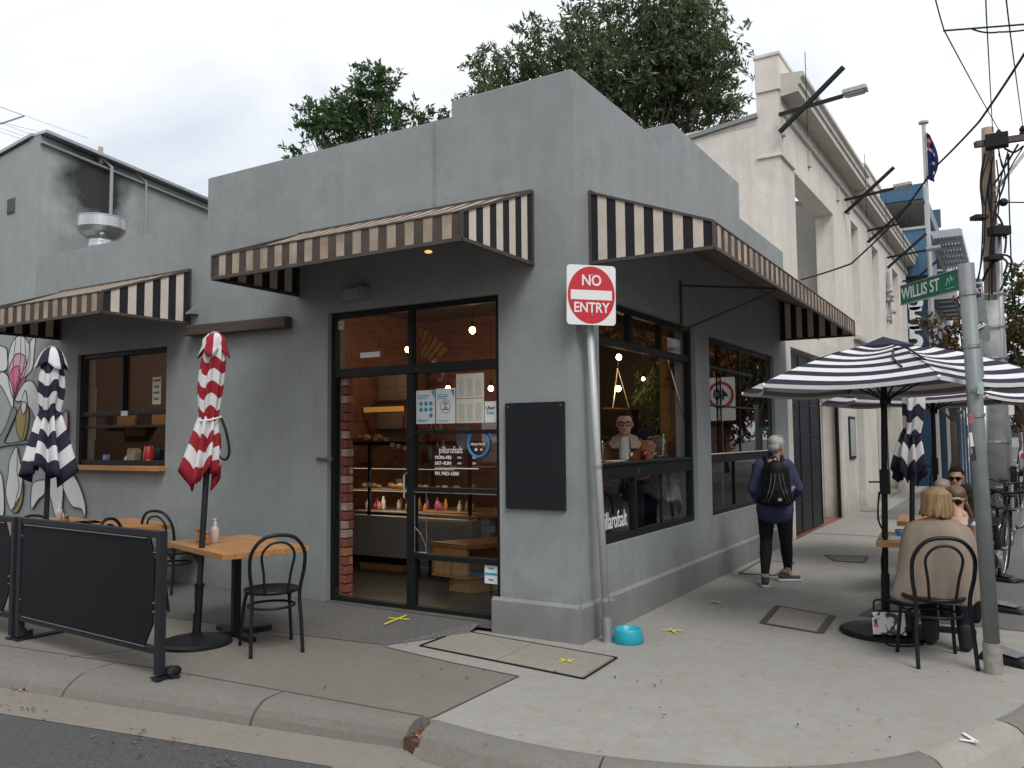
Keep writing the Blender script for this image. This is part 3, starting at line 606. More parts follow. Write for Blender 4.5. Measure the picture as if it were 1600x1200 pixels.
for lb, z0_, z1_ in (('cream menu sheet, upper of the two on the door glass', 1.95, 2.165), ('cream menu sheet, lower of the two on the door glass', 1.735, 1.945)):
    po = poster(lb, -1.215, -.925, z0_, z1_, m_cpaper)
    b = MB(); [b.box(-1.19+c*.09, -1.12+c*.09-random.uniform(0, .02), F, F+.002, z0_+.02+k*.012, z0_+.023+k*.012) for c in range(3) for k in range(int((z1_-z0_-.05)/.012))]; b.build('small_print', mat('faint_print', (.40,.38,.32), .8, bst=0), po)
    pass
po = poster('small white delivery sign with black and green lettering beside the menus', -.918, -.80, 1.735, 1.915, m_paper)
text('Uber', .045, (-.86, F, 1.86), (1,0,0), po, m_text); text('Eats', .045, (-.86, F, 1.82), (1,0,0), po, m_teal)
po = poster('pair of small white and blue notices low on the door glass', -.93, -.80, .38, .545, m_paper); b = MB(); b.box(-.925,-.805,F,F+.002,.45,.47); b.box(-.89,-.84,F,F+.002,.50,.515); b.box(-.89,-.84,F,F+.002,.405,.42); b.build('small_print', m_teal, po)
po = poster('tiny white sticker at the top left of the transom glass', -2.60, -2.53, 2.66, 2.745, m_cpaper); b = MB(); b.box(-2.59,-2.54,F,F+.002,2.70,2.72); b.build('small_print', mat('faint_print'  , (.40,.38,.32)), po)
po = poster('blank white strip sign stuck on the transom glass over the doorway', -2.32, -2.08, 2.37, 2.42, m_paper)
po = poster('blue ring sticker reading shop local on the door glass', -.99, -.98, 1.5, 1.51, m_blue, None)
b = MB(); b.tube([(-.985+.105*math.cos(a), .068, 1.555+.112*math.sin(a)) for a in np.linspace(0, 2*PI, 36)[:-1]], .012, 8, closed=True); b.build('ring', m_blue, po)
text('shop local.', .036, (-.985, F, 1.553), (1,0,0), po, m_white); b = MB(); b.cyl((-1.01,F,1.505),(-1.01,F+.002,1.505),.013,n=12); b.cyl((-.955,F,1.505),(-.955,F+.002,1.505),.010,n=12); b.build('emblem', m_white, po)
po = poster('rainbow flag sticker at the right edge of the door glass', -.86, -.79, 1.615, 1.682, mat('flag_purple', (.25,.12,.35), .6), None)
for k, c in enumerate(((.6,.08,.05),(.75,.35,.05),(.7,.6,.08),(.12,.35,.15),(.1,.2,.45))): b = MB(); b.box(-.86,-.79,F-.001,F+.001,1.671-k*.0112,1.682-k*.0112); b.build('stripe', mat('flag_stripe_%s' % 'abcde'[k], c, .6, var=.03, bst=0), po)
text('pillarofsalt', .085, (-1.27, .06, 1.50), (1,0,0), dfr, m_white, sx=.72)
text('MON–FRI', .042, (-1.44, .06, 1.435), (1,0,0), dfr, m_white, align='LEFT', bold=.0012); text('SAT–SUN', .042, (-1.44, .06, 1.385), (1,0,0), dfr, m_white, align='LEFT', bold=.0012)
for zz, tx in ((1.435, 'AM–'), (1.385, 'AM–')): text(tx, .026, (-1.2, .06, zz), (1,0,0), dfr, m_white, align='LEFT'); text('PM', .026, (-1.04, .06, zz), (1,0,0), dfr, m_white, align='LEFT')
b = MB(); b.box(-1.44,-.98,.058,.061,1.338,1.346); b.build('lettering_rule', m_white, dfr)
text('PH. 9421-1550', .042, (-1.44, .06, 1.295), (1,0,0), dfr, m_white, align='LEFT', bold=.0012)
text('pillarofsalt', .21, (-.045, .78, .88), (0,1,0), s1, m_white, sx=.62)
po = MB(); po.box(-5.45,-5.30,.083,.085,2.02,2.33); po = tag(po.build('poster', m_cpaper), 'cream handwritten notice taped inside the serving window', 'poster')
for k, s_ in enumerate(('ORDER', 'TAKE', 'AWAY', 'HERE')): text(s_, .04, (-5.375, .081, 2.29-k*.07), (1,0,0), po, m_text)
# chalk board on the pier
bb = MB(); c0, c1 = -.655, -.105; bb.box(c0, c1, -.028, -.002, 1.025, 1.89); o = bb.build('chalkboard', m_ink, bevel=.003); tag(o, 'blank matt black chalkboard screwed to the corner pier beside the door', 'board')
for x in (c0+.03, c1-.03):
    b = MB(); b.cyl((x,-.031,1.86),(x,-.027,1.86),.006,n=8); b.build('screw', m_chrome, o)

# awnings: striped canvas on a box frame
m_awb = fabric('awning_black_canvas', (.028,.026,.032), dirt=.15)
m_aww = fabric('awning_cream_canvas', (.68,.61,.53), dirt=.22, dcol=(.40,.29,.20), fs=3.)
m_awbd = fabric('awning_brown_canvas', (.072,.058,.055), dirt=.4, dcol=(.16,.12,.09), fs=3.)
m_awwd = fabric('awning_soiled_cream', (.52,.43,.34), dirt=.5, dcol=(.22,.16,.11), fs=3.)
def awning(label, u0, u1, zb, zt, dep, axis, nstr, grp, side=10, nd=8):
    # u along wall, depth outwards
    sg = -1 if axis == 'y' else 1
    P = (lambda u, d, z: (u, -d, z)) if axis == 'y' else (lambda u, d, z: (d, u, z))
    c = P((u0+u1)/2, 0, zb); t = thing('awning', label, 'awning', c, 0, grp)
    zf0, zf1 = zb, zb+.205; g = .012
    mb = MB(); w = (u1-u0)/nstr
    for i in range(nstr):      # sloping top and front valance, stripe by stripe
        a, b_ = u0+i*w, u0+(i+1)*w; k = 2+(i % 2)
        for j in range(6):
            s0, s1_ = j/6, (j+1)/6; sag = lambda s: -.02*math.sin(PI*s)
            mb.add([P(a,g+(dep-g)*s0,zt+(zf1-zt)*s0+sag(s0)), P(b_,g+(dep-g)*s0,zt+(zf1-zt)*s0+sag(s0)), P(b_,g+(dep-g)*s1_,zt+(zf1-zt)*s1_+sag(s1_)), P(a,g+(dep-g)*s1_,zt+(zf1-zt)*s1_+sag(s1_))], [(0,1,2,3)], k)
        mb.add([P(a,dep,zf1),P(b_,dep,zf1),P(b_,dep+random.uniform(-.004,.004),zf0),P(a,dep,zf0)], [(0,1,2,3)], k)
    mb.build('canopy', [m_awb, m_aww, m_awbd, m_awwd], t)
    for u in (u0, u1):
        mb = MB(); w = dep/side; 
        for i in range(side):
            a, b_ = i*w, (i+1)*w; za, zb_ = zt+(zf1-zt)*a/dep, zt+(zf1-zt)*b_/dep
            mb.add([P(u,a,zb),P(u,b_,zb),P(u,b_,zb_),P(u,a,za)], [(0,1,2,3)], (i+0) % 2 if i else 0)
        mb.build('side_panel', [m_awb, m_aww], t)
    mb = MB(); r = .014
    for u in (u0, u1): mb.beam(P(u,0,zb), P(u,dep,zb), .028, .028); mb.beam(P(u,.012,zb), P(u,.012,zt), .024, .024, upv=(1,.1,0)); mb.beam(P(u,dep,zb),P(u,dep,zf1),.02,.02,upv=(1,.1,0)); mb.beam(P(u,0,zt-.0),P(u,dep,zf1-.0),.02,.02)
    mb.beam(P(u0,dep,zb), P(u1,dep,zb), .028, .028); mb.beam(P(u0,dep,zf1), P(u1,dep,zf1), .012, .012); mb.beam(P(u0,.01,zt+.005), P(u1,.01,zt+.005), .03, .02)
    if u1-u0 > 4: 
        um = u0+(u1-u0)*.33; mb.beam(P(um,.01,zt-.45), P(um,dep,zb+.01), .02, .02); mb.beam(P(um,.015,zb-.35), P(um,.015,zb+.2), .02, .02, upv=(1,.1,0)); mb.beam(P(um,.01,zb-.33), P(um,dep*.95,zb+.0), .018, .018)
    mb.build('frame', mat('awning_frame', (.06,.05,.045), .6, var=.3), t)
G_ = 'striped awnings on the cafe walls'
awning('dirty black and cream striped awning over the cafe door', -3.06, -.385, 3.03, 3.64, 1.04, 'y', 31, G_, 11)
awning('black and cream striped awning over the serving window, next to the mural', -7.17, -4.70, 2.88, 3.47, 1.03, 'y', 29, G_, 11)
awning('long striped awning over the side windows along the main street', .265, 6.85, 3.04, 3.64, 1.05, 'x', 71, G_, 13)
b = MB(); b.ball((-.75,-.95,3.0), (.03,.03,.012), 10); tag(b.build('awning_lamp', emit('warm_glow', (1,.5,.15), .8)), 'tiny amber lamp under the front edge of the door awning', 'lamp')

# ------------------------------------------------------------------ neighbour building with soot stain
nb_ = thing('neighbour_building', 'tall plain grey building behind the cafe with a black soot stain', 'building', (-10, 3, 0))
c = PY(60,212,0); e_ = PX(322,318,-7.75); zc = c.z; ye, ze = e_.y, e_.z
sl = (ze-zc)/ye; yE = 9.; zl = PY(0,245,0)
mb = MB(); mb.extr([(-7.75,0,-.2),(-7.75,yE,-.2),(-7.75,yE,zc+sl*yE),(-7.75,0,zc)], (-.25,0,0)); 
slx = (zc-zl.z)/(c.x-zl.x)
mb.extr([(-8.0,0,-.2),(-16,0,-.2),(-16,0,zc-slx*8.25),(-8.0,0,zc-slx*.25)], (0,.25,0))
m_soot = wall_paint('sooty_grey_paint', (.32,.35,.35), .3); tt = m_soot.node_tree; bs = [n for n in tt.nodes if n.type == 'BSDF_PRINCIPLED'][0]; src = bs.inputs['Base Color'].links[0].from_socket
ctr = PX(146,290,-7.75); geo = N(tt, 'ShaderNodeNewGeometry'); sub_ = N(tt, 'ShaderNodeVectorMath', operation='SUBTRACT'); sub_.inputs[1].default_value = ctr; tt.links.new(geo.outputs['Position'], sub_.inputs[0])
scl = N(tt, 'ShaderNodeVectorMath', operation='MULTIPLY'); scl.inputs[1].default_value = (1, .95, .8); tt.links.new(sub_.outputs[0], scl.inputs[0]); ln_ = N(tt, 'ShaderNodeVectorMath', operation='LENGTH'); tt.links.new(scl.outputs[0], ln_.inputs[0])
fz = math_(tt, 'ADD', ln_.outputs['Value'], math_(tt, 'MULTIPLY', noise(tt, 2.2, 5), .8)); tt.links.new(mixc(tt, ramp(tt, fz, [(.66, (.95,.95,.95)), (1.35, (0,0,0))]), src, (.02,.02,.022)), bs.inputs['Base Color'])
mb.build('wall', m_soot, nb_)
mb = MB(); mb.beam((-7.75,0,zc+.03),(-7.75,yE,zc+sl*yE+.03),.27,.04); mb.beam((-7.9,.1,zc+.03),(-16,.1,zc-slx*8.25+.03),.27,.04); mb.build('capping', m_galv, nb_)
mb = MB(); mb.beam((-7.72,0,zc-.1),(-7.72,yE,zc+sl*yE-.1),.05,.03); mb.build('string_course', m_greyn, nb_)
for nm, (pa, pb), r in (('duct_pipe', ((172,262),(178,345)), .024), ('conduit_pipe', ((226,285),(228,372)), .013)):
    a = PX(*pa, -7.7); b_ = PX(*pb, -7.7); mb = MB(); mb.tube([(-7.95,a.y-.25,a.z+.12),(-7.72,a.y-.1,a.z+.1),(-7.66,a.y,a.z),(-7.66,a.y,b_.z-.4)], r, 8); mb.build(nm, m_greyn, nb_)
a = PY(18,322,0); mb = MB(); mb.box(a.x-.09,a.x+.09,-.012,.0,a.z-.1,a.z+.1); 
for k in range(4): mb.box(a.x-.075+k*.04,a.x-.05+k*.04,-.02,-.012,a.z-.085,a.z+.085)
mb.build('air_vent', mat('vent_dark', (.10,.105,.10), .8), nb_)
p = PX(157,245,-7.75); mb = MB(); mb.beam((p.x,p.y,p.z-.1),(p.x,p.y,p.z+.14),.05,.05,upv=(1,0,0)); mb.build('timber_stub', mat('raw_timber', (.5,.38,.22), .8), nb_)
# extraction cowl on the cafe roof
m_zinc = mat('bright_zinc', (.55,.57,.58), .33, .9, var=.05, vs=2, bst=0); vc = PX(158,387,-7.15); ev = thing('exhaust_cowl', 'shiny metal mushroom exhaust cowl on the roof in front of the soot stain', 'exhaust', (vc.x,vc.y,vc.z))
mb = MB(); mb.lathe([(.17,-.12),(.17,.02),(.16,.06),(.17,.12)], vc, 28); mb.build('neck', m_zinc, ev, smooth=True)
mb = MB(); mb.lathe([(.16,.10),(.20,.12),(.255,.17),(.29,.225),(.295,.24),(.295,.37),(.302,.375),(.302,.385),(.285,.385),(.28,.26),(.14,.15)], vc, 36, cap=False); mb.build('bowl', m_zinc, ev, smooth=False)
mb = MB(); mb.tube([vc+Vector((.24,-.15,.12)), vc+Vector((.30,-.15,.09))], .03, 8); mb.build('bracket', m_galv, ev)
# TV antenna
an = thing('tv_antenna', 'thin television antenna poking in at the upper left over the grey building', 'antenna', DP(-30,330,11.))
Pt = lambda x, y: DP(x, y, 11.)
mb = MB(); mb.tube([Pt(-40,207), Pt(38,181)], .012, 6); mb.tube([Pt(-30,205),Pt(-30,330)], .015, 6); mb.build('boom', m_galv, an)
for a, b_ in (((-60,145),(137,216)),((-60,176),(108,217)),((-60,170),(60,214)),((-60,186),(48,222)),((-60,180),(36,212)),((-50,150),(35,180))):
    mb = MB(); mb.tube([Pt(*a), Pt(*b_)], .0035, 4); mb.build('element', m_galv, an)

# mural on the wall left of the serving window
mu = thing('wall_mural', 'painted mural of large pink and white magnolia flowers on the grey wall', 'mural', (-8, 0, .5))
m_mw = mat('mural_white', (.62,.63,.63), .65, var=.1, vs=3); m_mp = mat('mural_pink', (.62,.16,.27), .65, var=.2, vs=3); m_mpl = mat('mural_pale_pink', (.60,.36,.42), .65, var=.2, vs=3); m_mo = mat('mural_ochre', (.32,.24,.10), .65, var=.15, vs=4); m_mg = mat('mural_grey', (.20,.215,.225), .65); m_mk = mat('mural_black_line', (.02,.02,.022), .65)
MUR = [  # crop units (x, y): px = x/4, py = 520+y/4
 ('petal', m_mw, [(90,420),(58,340),(48,240),(62,110),(100,30),(150,24),(190,90),(185,200),(150,300)]), ('petal', m_mw, [(95,420),(120,340),(160,280),(205,220),(216,120),(222,30),(190,60),(180,170),(140,250),(100,330)]),
 ('petal', m_mpl, [(90,410),(62,330),(55,250),(75,180),(110,130),(160,150),(165,230),(130,320)]), ('petal', m_mp, [(90,410),(68,340),(60,280),(85,220),(120,210),(130,270),(112,340)]), ('petal', m_mp, [(100,400),(112,330),(150,280),(165,290),(130,350)]),
 ('petal', m_mw, [(-40,250),(20,240),(70,300),(88,400),(82,470),(40,380),(0,320),(-40,310)]), ('petal', m_mw, [(100,420),(150,320),(200,300),(238,360),(250,470),(238,560),(200,480),(150,430)]), ('petal', m_mw, [(-40,90),(40,92),(52,150),(46,230),(-40,240)]),
 ('bud', m_mo, [(140,668),(112,620),(108,520),(140,450),(165,430),(188,500),(180,600),(160,668)]), ('petal', m_mw, [(165,360),(140,440),(150,510),(178,450)]),
 ('branch', m_mg, [(-40,720),(40,590),(85,470),(110,500),(60,620),(40,690),(180,670),(190,690),(20,710),(-40,750)]),
 ('petal', m_mw, [(110,712),(70,790),(60,880),(45,1000),(80,1110),(130,1040),(150,900),(130,780)]), ('petal', m_mo, [(85,1120),(100,1080),(140,1010),(155,930),(150,1040),(120,1115)]),
 ('petal', m_mw, [(-40,860),(10,870),(30,960),(30,1140),(-40,1160)]), ('petal', m_mw, [(205,1100),(210,960),(240,925),(300,925),(290,1000),(250,1040)]), ('petal', m_mw, [(300,935),(350,880),(400,900),(405,1000),(400,1090),(415,1150),(360,1150),(330,1040)]),
 ('petal', m_mw, [(395,885),(460,880),(510,960),(545,1080),(540,1160),(520,1100),(460,1080),(410,980)]), ('petal', m_mpl, [(395,540),(428,480),(436,560),(425,680),(395,620)]), ('petal', m_mw, [(380,500),(400,560),(398,640),(370,600)]), ('petal', m_mw, [(420,840),(480,830),(470,860),(430,870)])]
for k, (nm, m, pts) in enumerate(MUR):
    P = cr_curve([(x, yy, 0) for x, yy in pts], 4); W = [PY(p.x/4, 520+p.y/4, 0) for p in P]; cx = sum((w for w in W), Vector())/len(W); y_ = -.002-.0012*k
    mb = MB(); mb.extr([(w.x, y_, w.z) for w in W], (0,-.001,0)); pt_ = mb.build(nm, m, mu)
    mb = MB(); mb.tube([(w.x, y_-.001, w.z) for w in W], .006, 4, closed=True); mb.build('outline', m_mk, pt_)
for k, pts in enumerate([[(100,30),(85,150),(80,260),(90,400)],[(130,28),(128,150),(118,250),(95,400)],[(155,30),(160,150),(140,250),(100,390)],[(110,720),(105,860),(120,960),(85,1100)],[(165,440),(160,560),(140,660)]]):
    mb = MB(); mb.tube([PY(x/4, 520+yy/4, -.03) for x, yy in pts], .0035, 4); mb.build('petal_line', m_mk, mu)
# ================================================================== WHITE BUILDING ALONG THE MAIN STREET
WR = .02
wb = thing('cream_building', 'cream rendered two storey building with deep cornice beyond the cafe', 'building', (0, 7.2, 0), -WR)
WBI = wb.matrix_basis.inverted()
def WL(px, py, d=0.):
    o = WBI @ CAMP; r = WBI.to_3x3() @ ray(px, py); t = (d-o.x)/r.x; return o+r*t
Yend = WL(1426,700).y
gy0, gy1 = .20, WL(1315,700).y
oy0, oy1 = WL(1241,265).y, WL(1302,345).y
slots = [(WL(a,400).y, WL(b_,400).y, 3.75, 6.28) for a, b_ in ((1331,1342),(1362,1372),(1393,1402),(1415,1421))]
doors = [(WL(1338,700).y, WL(1351,700).y, -.2, 2.82), (WL(1372,700).y, WL(1377,700).y, -.2, 2.8), (WL(1386,700).y, WL(1409,700).y, -.2, 2.75)]
mb = MB(); mb.wallgrid('x', (0, Yend), (-.2, 7.05), [(gy0, gy1, -.2, 3.0), (oy0, oy1, 3.3, 5.97)]+slots+doors, 0, -.34); mb.build('street_wall', m_cream, wb, local=True, weld=True)
mb = MB()
for a, b_, z0, z1 in slots: mb.box(-.33, -.30, a, b_, z0, z1)
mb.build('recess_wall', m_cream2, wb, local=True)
mb = MB(); mb.wallgrid('y', (-6.5, -.345), (0, 6.55), [], 0.003, .3); mb.box(-.345,-.003,.003,.3,-.1,7.0); mb.build('side_wall', m_cream, wb, local=True)
mb = MB(); mb.beam((-.33,.1,6.70),(-6.5,.1,5.9+.1),.3,.07); mb.build('roof_capping', mat('lead_capping', (.25,.26,.27), .6, .3), wb, local=True)
mb = MB(); mb.extr([(-.345,.003,6.54),(-6.5,.003,6.54),(-.345,.003,6.68)], (0,.3,0)); mb.build('gable_wall', m_cream, wb, local=True)
mb = MB(); mb.box(-.35, .03, -.03, 1.35, 7.05, 7.62); mb.box(-.37,.05,-.05,1.37,7.60,7.66); mb.build('end_pier', m_cream, wb, local=True, bevel=.01)
mb = MB(); mb.box(-.35,.04,-.03,.85,5.98,6.03); mb.build('pier_band', m_cream, wb, local=True, bevel=.01)
def cornice(y0, y1, zs, p, par, zt):
    prof = [(0, zs-.30), (.05, zs-.28), (.05, zs-.2), (.02, zs-.18), (.02, zs-.03), (p*.9, zs), (p*.9, zs+.10), (p, zs+.12), (p, zs+.2), (p+.05, zs+.24), (p+.05, zs+.30), (0, zs+.34)]
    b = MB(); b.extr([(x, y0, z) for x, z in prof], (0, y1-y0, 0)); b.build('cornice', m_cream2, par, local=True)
yA = WL(1330,284).y
cornice(.05, yA, 6.98, .33, wb, 7.3); cornice(yA+.02, Yend+.1, 6.86, .30, wb, 7.2)
mb = MB(); mb.box(-.3, .0, 1.4, yA, 7.05, 7.24); mb.box(-.3, .05, yA+.05, Yend, 7.05, 7.45); mb.box(-.3,.08,yA+.05,Yend,7.44,7.50); ya, yb = WL(1347,268).y, WL(1372,275).y; mb.box(-.3,.06,ya,ya+2.2,7.5,7.95); mb.box(-.3,.1,ya-.05,ya+2.25,7.95,8.02); mb.build('parapet', m_cream, wb, local=True, bevel=.01)
# inner cross walls seen through the roofless opening
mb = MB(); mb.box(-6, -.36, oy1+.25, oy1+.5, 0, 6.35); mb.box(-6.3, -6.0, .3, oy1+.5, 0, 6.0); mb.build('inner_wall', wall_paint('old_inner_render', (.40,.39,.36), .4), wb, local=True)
mb = MB(); mb.beam((-.36,oy1+.37,6.38),(-6,oy1+.37,6.38),.3,.06); mb.build('inner_capping', mat('lead_capping', (.25,.26,.27), .6, .3), wb, local=True)
# plaster consoles, small vent, sills
for yy in (oy0-.8, oy0+1.0, oy1+.4, slots[0][0]-.35, slots[1][0]-.4): mb = MB(); mb.box(0, .05, yy, yy+.12, 6.35, 6.62); mb.build('console', m_cream2, wb, local=True)
for a, b_, z0, z1 in slots[:3]: mb = MB(); mb.box(-.02, .10, a-.15, b_+.15, z0-.1, z0); mb.build('sill', m_cream2, wb, local=True, bevel=.008)
mb = MB(); mb.box(0, .025, gy1, Yend, 2.98, 3.04); mb.build('string_course', m_cream2, wb, local=True)
# ground floor: gate bay
mb = MB(); mb.box(-2.4, -2.2, gy0, gy1+2, -.1, 3.2); mb.box(-2.2,-.345,gy0-.15,gy0-.02,-.1,3.1); mb.box(-2.2,-.345,gy1+.02,gy1+.15,-.1,3.1); mb.box(-2.3,-.345,gy0,gy1,3.05,3.15)
ys = [WL(1279,700,-.9).y, WL(1297,700,-.7).y]
mb.box(-1.3, -.9, gy0+2.4, gy0+3.6, -.1, 3.05); mb.box(-1.0, -.6, gy0+3.6, gy1, -.1, 3.05); mb.build('recess_wall', m_cream, wb, local=True)
mb = MB(); mb.box(-2.2, -.02, gy0, gy1, -.1, .012); mb.build('porch_floor', mat('terracotta_tile', (.22,.09,.06), .6, var=.25, vs=7), wb, local=True)
gt = MB(); y0, y1 = gy0+.03, gy0+2.25
for yy in (y0, y0+.74, y0+1.48, y1): gt.box(-.08, -.04, yy-.02, yy+.02, .03, 2.95)
for zz in (.05, .55, 1.1, 1.6, 2.1, 2.55, 2.93): gt.box(-.075, -.045, y0, y1, zz-.012, zz+.012)
gt.build('gate_frame', m_black, wb, local=True)
gt = MB(); k = 0
yy = y0
while yy < y1: gt.box(-.066, -.054, yy, yy+.026, .05, 2.93); yy += .040
gt.build('gate_lattice', mat('gate_blue_black', (.03,.036,.045), .45, .4), wb, local=True)['kind'] = 'stuff'
mb = MB(); mb.box(-.075,-.045, y1+.1, gy1, 2.62, 2.66); mb.box(-.09,-.03, gy1-.1, gy1-.02, 0, 2.98); mb.build('door_track', m_black, wb, local=True)
# column 545 and doors
mb = MB(); mb.box(0, .03, gy1+.03, doors[0][0]-.02, -.1, 3.0); mb.build('pilaster', m_cream, wb, local=True, bevel=.006)
nm = WL(1330,650,.03); wbw = lambda p: wb.matrix_basis @ Vector(p)
uu = wb.matrix_basis.to_3x3() @ Vector((0,1,0))
text('545', .26, wbw((.036, (gy1+doors[0][0])/2, 2.42)), uu, wb, m_text, name='street_number', sx=.8)
mb = MB(); ym = (gy1+doors[0][0])/2+.1; mb.box(.03,.06,ym-.3,ym+.32,1.12,1.98); o = mb.build('display_case', m_black, wb, local=True); mb = MB(); mb.box(.06,.064,ym-.24,ym+.26,1.18,1.92); mb.build('case_glass', mat('pale_poster', (.42,.45,.44), .3), o, local=True).matrix_parent_inverse = Matrix()
mb = MB(); d = doors[0]; mb.box(-.20,-.15,d[0],d[1],-.1,2.8); d = doors[1]; mb.box(-.12,-.06,d[0],d[1],-.1,2.8); mb.box(-.25,-.2,doors[2][0],doors[2][0]+1.2,-.1,2.75); mb.build('door', mat('dark_blue_door', (.022,.03,.045), .4, var=.2), wb, local=True, bevel=.01)
mb = MB(); d = doors[2]; mb.box(-.9,-.6,d[0]+1.0,d[1]+.3,-.1,2.9); mb.box(-.06,.12,d[1]-.5,d[1]+.9,-.1,.35); mb.box(-.04,.06,d[1]-.2,d[1]+.3,.35,.55); mb.build('recess_wall', m_cream, wb, local=True)
mb = MB(); mb.box(-.9,-.001,d[0],d[1],-.1,.1); mb.box(-.2,.25,doors[0][0],doors[0][1],-.02,.03); mb.build('door_step', m_kerb2, wb, local=True)
mb = MB(); p = WL(1385,460); mb.tube([(.06,p.y,p.z+.6),(.05,p.y,p.z),(.08,p.y+.05,p.z-.8)], .04, 6); [mb.ball((.08+random.uniform(-.05,.1), p.y+random.uniform(-.15,.15), p.z+random.uniform(-.7,.4)), .06, 6) for _ in range(12)]; mb.build('wall_cabling', m_galv, wb, local=True)
# floodlight brackets
def bracket(y, z, lamp, k, lab):
    W = lambda a, b_, c: wb.matrix_basis @ Vector((a, b_, c)); t = thing('light_bracket', lab, 'light bracket', W(0,y,z), -WR, 'crossed steel light brackets on the cream building')
    mb = MB(); B = lambda a, b_, w: mb.beam((a[0],0,a[1]),(b_[0],0,b_[1]),w,w)
    B((.03,-.78),(.03,0),.04); B((.03,0),(.98 if lamp else .88,.08),.05); mb.build('arm', m_black, t, local=True)
    mb = MB(); B((.03,-.28),(1.0,.52),.06); mb.build('strut', m_black, t, local=True)
    if lamp:
        mb = MB(); mb.obox((1.15,0,.12),(.34,.2,.07),(1,0,.06)); mb.obox((1.15,0,.075),(.26,.15,.03),(1,0,.06)); mb.build('floodlight', m_galv, t, local=True, bevel=.01)
    mb = MB(); mb.cyl((.45,0,.9),(.45,0,-.45),.006,n=5); mb.build('rod', m_black, t, local=True)
for k, (px, py, lm, lb) in enumerate(((1214,180,True,'nearest crossed black bracket with a floodlight at the end of the cream wall'),(1317,313,True,'second crossed bracket with small floodlight, above the first slot window'),(1353,361,False,'third crossed bracket without lamp between the slot windows'),(1384,403,True,'fourth crossed bracket, with a small floodlight over the street sign'),(1408,440,False,'farthest crossed bracket, half hidden behind the green street sign'))):
    p = WL(px, py); bracket(p.y, p.z, lm, k, lb)

# ================================================================== BLUE BUILDING AND BEYOND
Y0 = (wb.matrix_basis @ Vector((0,Yend,0))).y; X0 = (wb.matrix_basis @ Vector((0,Yend,0))).x
bb_ = thing('blue_building', 'modern blue clad building with large white numerals and overhanging top', 'building', (-1, Y0+3, 0))
m_bl = mat('blue_cladding', (.055,.125,.215), .45, .2, var=.12, vs=2); m_bl2 = mat('blue_dark_cladding', (.02,.06,.12), .4, .2); m_und = mat('brown_soffit', (.20,.185,.17), .7); m_gl2 = mat('building_glass', (.05,.08,.11), .12, .3); m_lt = mat('light_metal', (.42,.44,.46), .4, .4)
xb = lambda px, Y: PY(px, 600, Y).x
YF = Y0+.6
x1_, x2_ = xb(1416,YF), xb(1455,YF)
zt = PY(1440,395,YF).z
mb = MB(); mb.box(-3.2, x2_, YF, YF+6, -.3, zt); mb.build('wall', m_bl, bb_)
for k in range(14): 
    x = x1_+(x2_-x1_)*(k+.5)/14; mb = MB(); mb.box(x-.012, x+.012, YF-.03, YF, 0, zt); mb.build('cladding_rib', m_bl2, bb_)
for k, (s_, py) in enumerate((('5', 470), ('5', 500), ('5', 530))):
    p = PY(1431, py-1, YF-.05); text(s_, .95, (p.x,YF-.05,p.z), (1,0,0), bb_, m_white, name='numeral', ext=.03, bold=.03)
# box bay at half height, and the big overhang
YB = Y0+.2; a = PY(1402,362,YB); b_ = PY(1449,362,YB); zb_ = PY(1420,432,YB).z
mb = MB(); mb.box(a.x-.6, b_.x, YB, YB+3.5, zb_, a.z); mb.build('box_bay', m_bl, bb_, bevel=.01); mb = MB(); mb.box(a.x-.65,b_.x+.04,YB-.04,YB+3.5,a.z,a.z+.08); mb.build('bay_capping', m_lt, bb_)
a = PY(1377,300,YB+1); b_ = PY(1439,290,YB+1); zz = PY(1439,310,YB+1).z
mb = MB(); mb.box(a.x-2, b_.x+.05, YB+1, YB+14, zz, a.z+.1); mb.build('overhang', m_bl, bb_, bevel=.01); mb = MB(); mb.box(a.x-2, b_.x, YB+1.1, YB+13.9, zz-.06, zz-.001); mb.build('soffit', m_und, bb_)
mb = MB(); mb.box(a.x-2, b_.x-1.1, YB+2.5, YB+10, a.z-3.2, zz-.06); mb.build('upper_wall', m_und, bb_)
for k in range(3): mb = MB(); mb.box(b_.x-1.09, b_.x-1.06, YB+3+k*2.2, YB+4.8+k*2.2, a.z-2.8, zz-.4); mb.build('window', m_gl2, bb_)
mb = MB(); mb.box(x2_+.02, x2_+.14, YF-.1, YF+.02, 0, zt+1.5); mb.box(x2_+.35, x2_+.47, YF+.4, YF+.5, 0, 3.2);  mb.build('mullion', m_lt, bb_)
mb = MB(); mb.box(x2_+.14, 1.5, YF+1.0, YF+6, 0, 3.1); mb.build('ground_floor_glazing', m_gl2, bb_)
for k in range(10): mb = MB(); x = x2_+.5+k*.085; mb.box(x, x+.05, YF+.9, YF+1.0, 0, 3.0); mb.build('blue_blade', m_bl2, bb_)
mb = MB(); mb.box(x2_+.14, 1.4, YF+.4, YF+6, 3.1, 3.35); mb.build('awning_slab', m_lt, bb_)
mb = MB(); mb.box(x2_+.14, 1.2, YF+1.5, YF+6, 3.4, 4.6); mb.build('upper_glazing', m_gl2, bb_); 
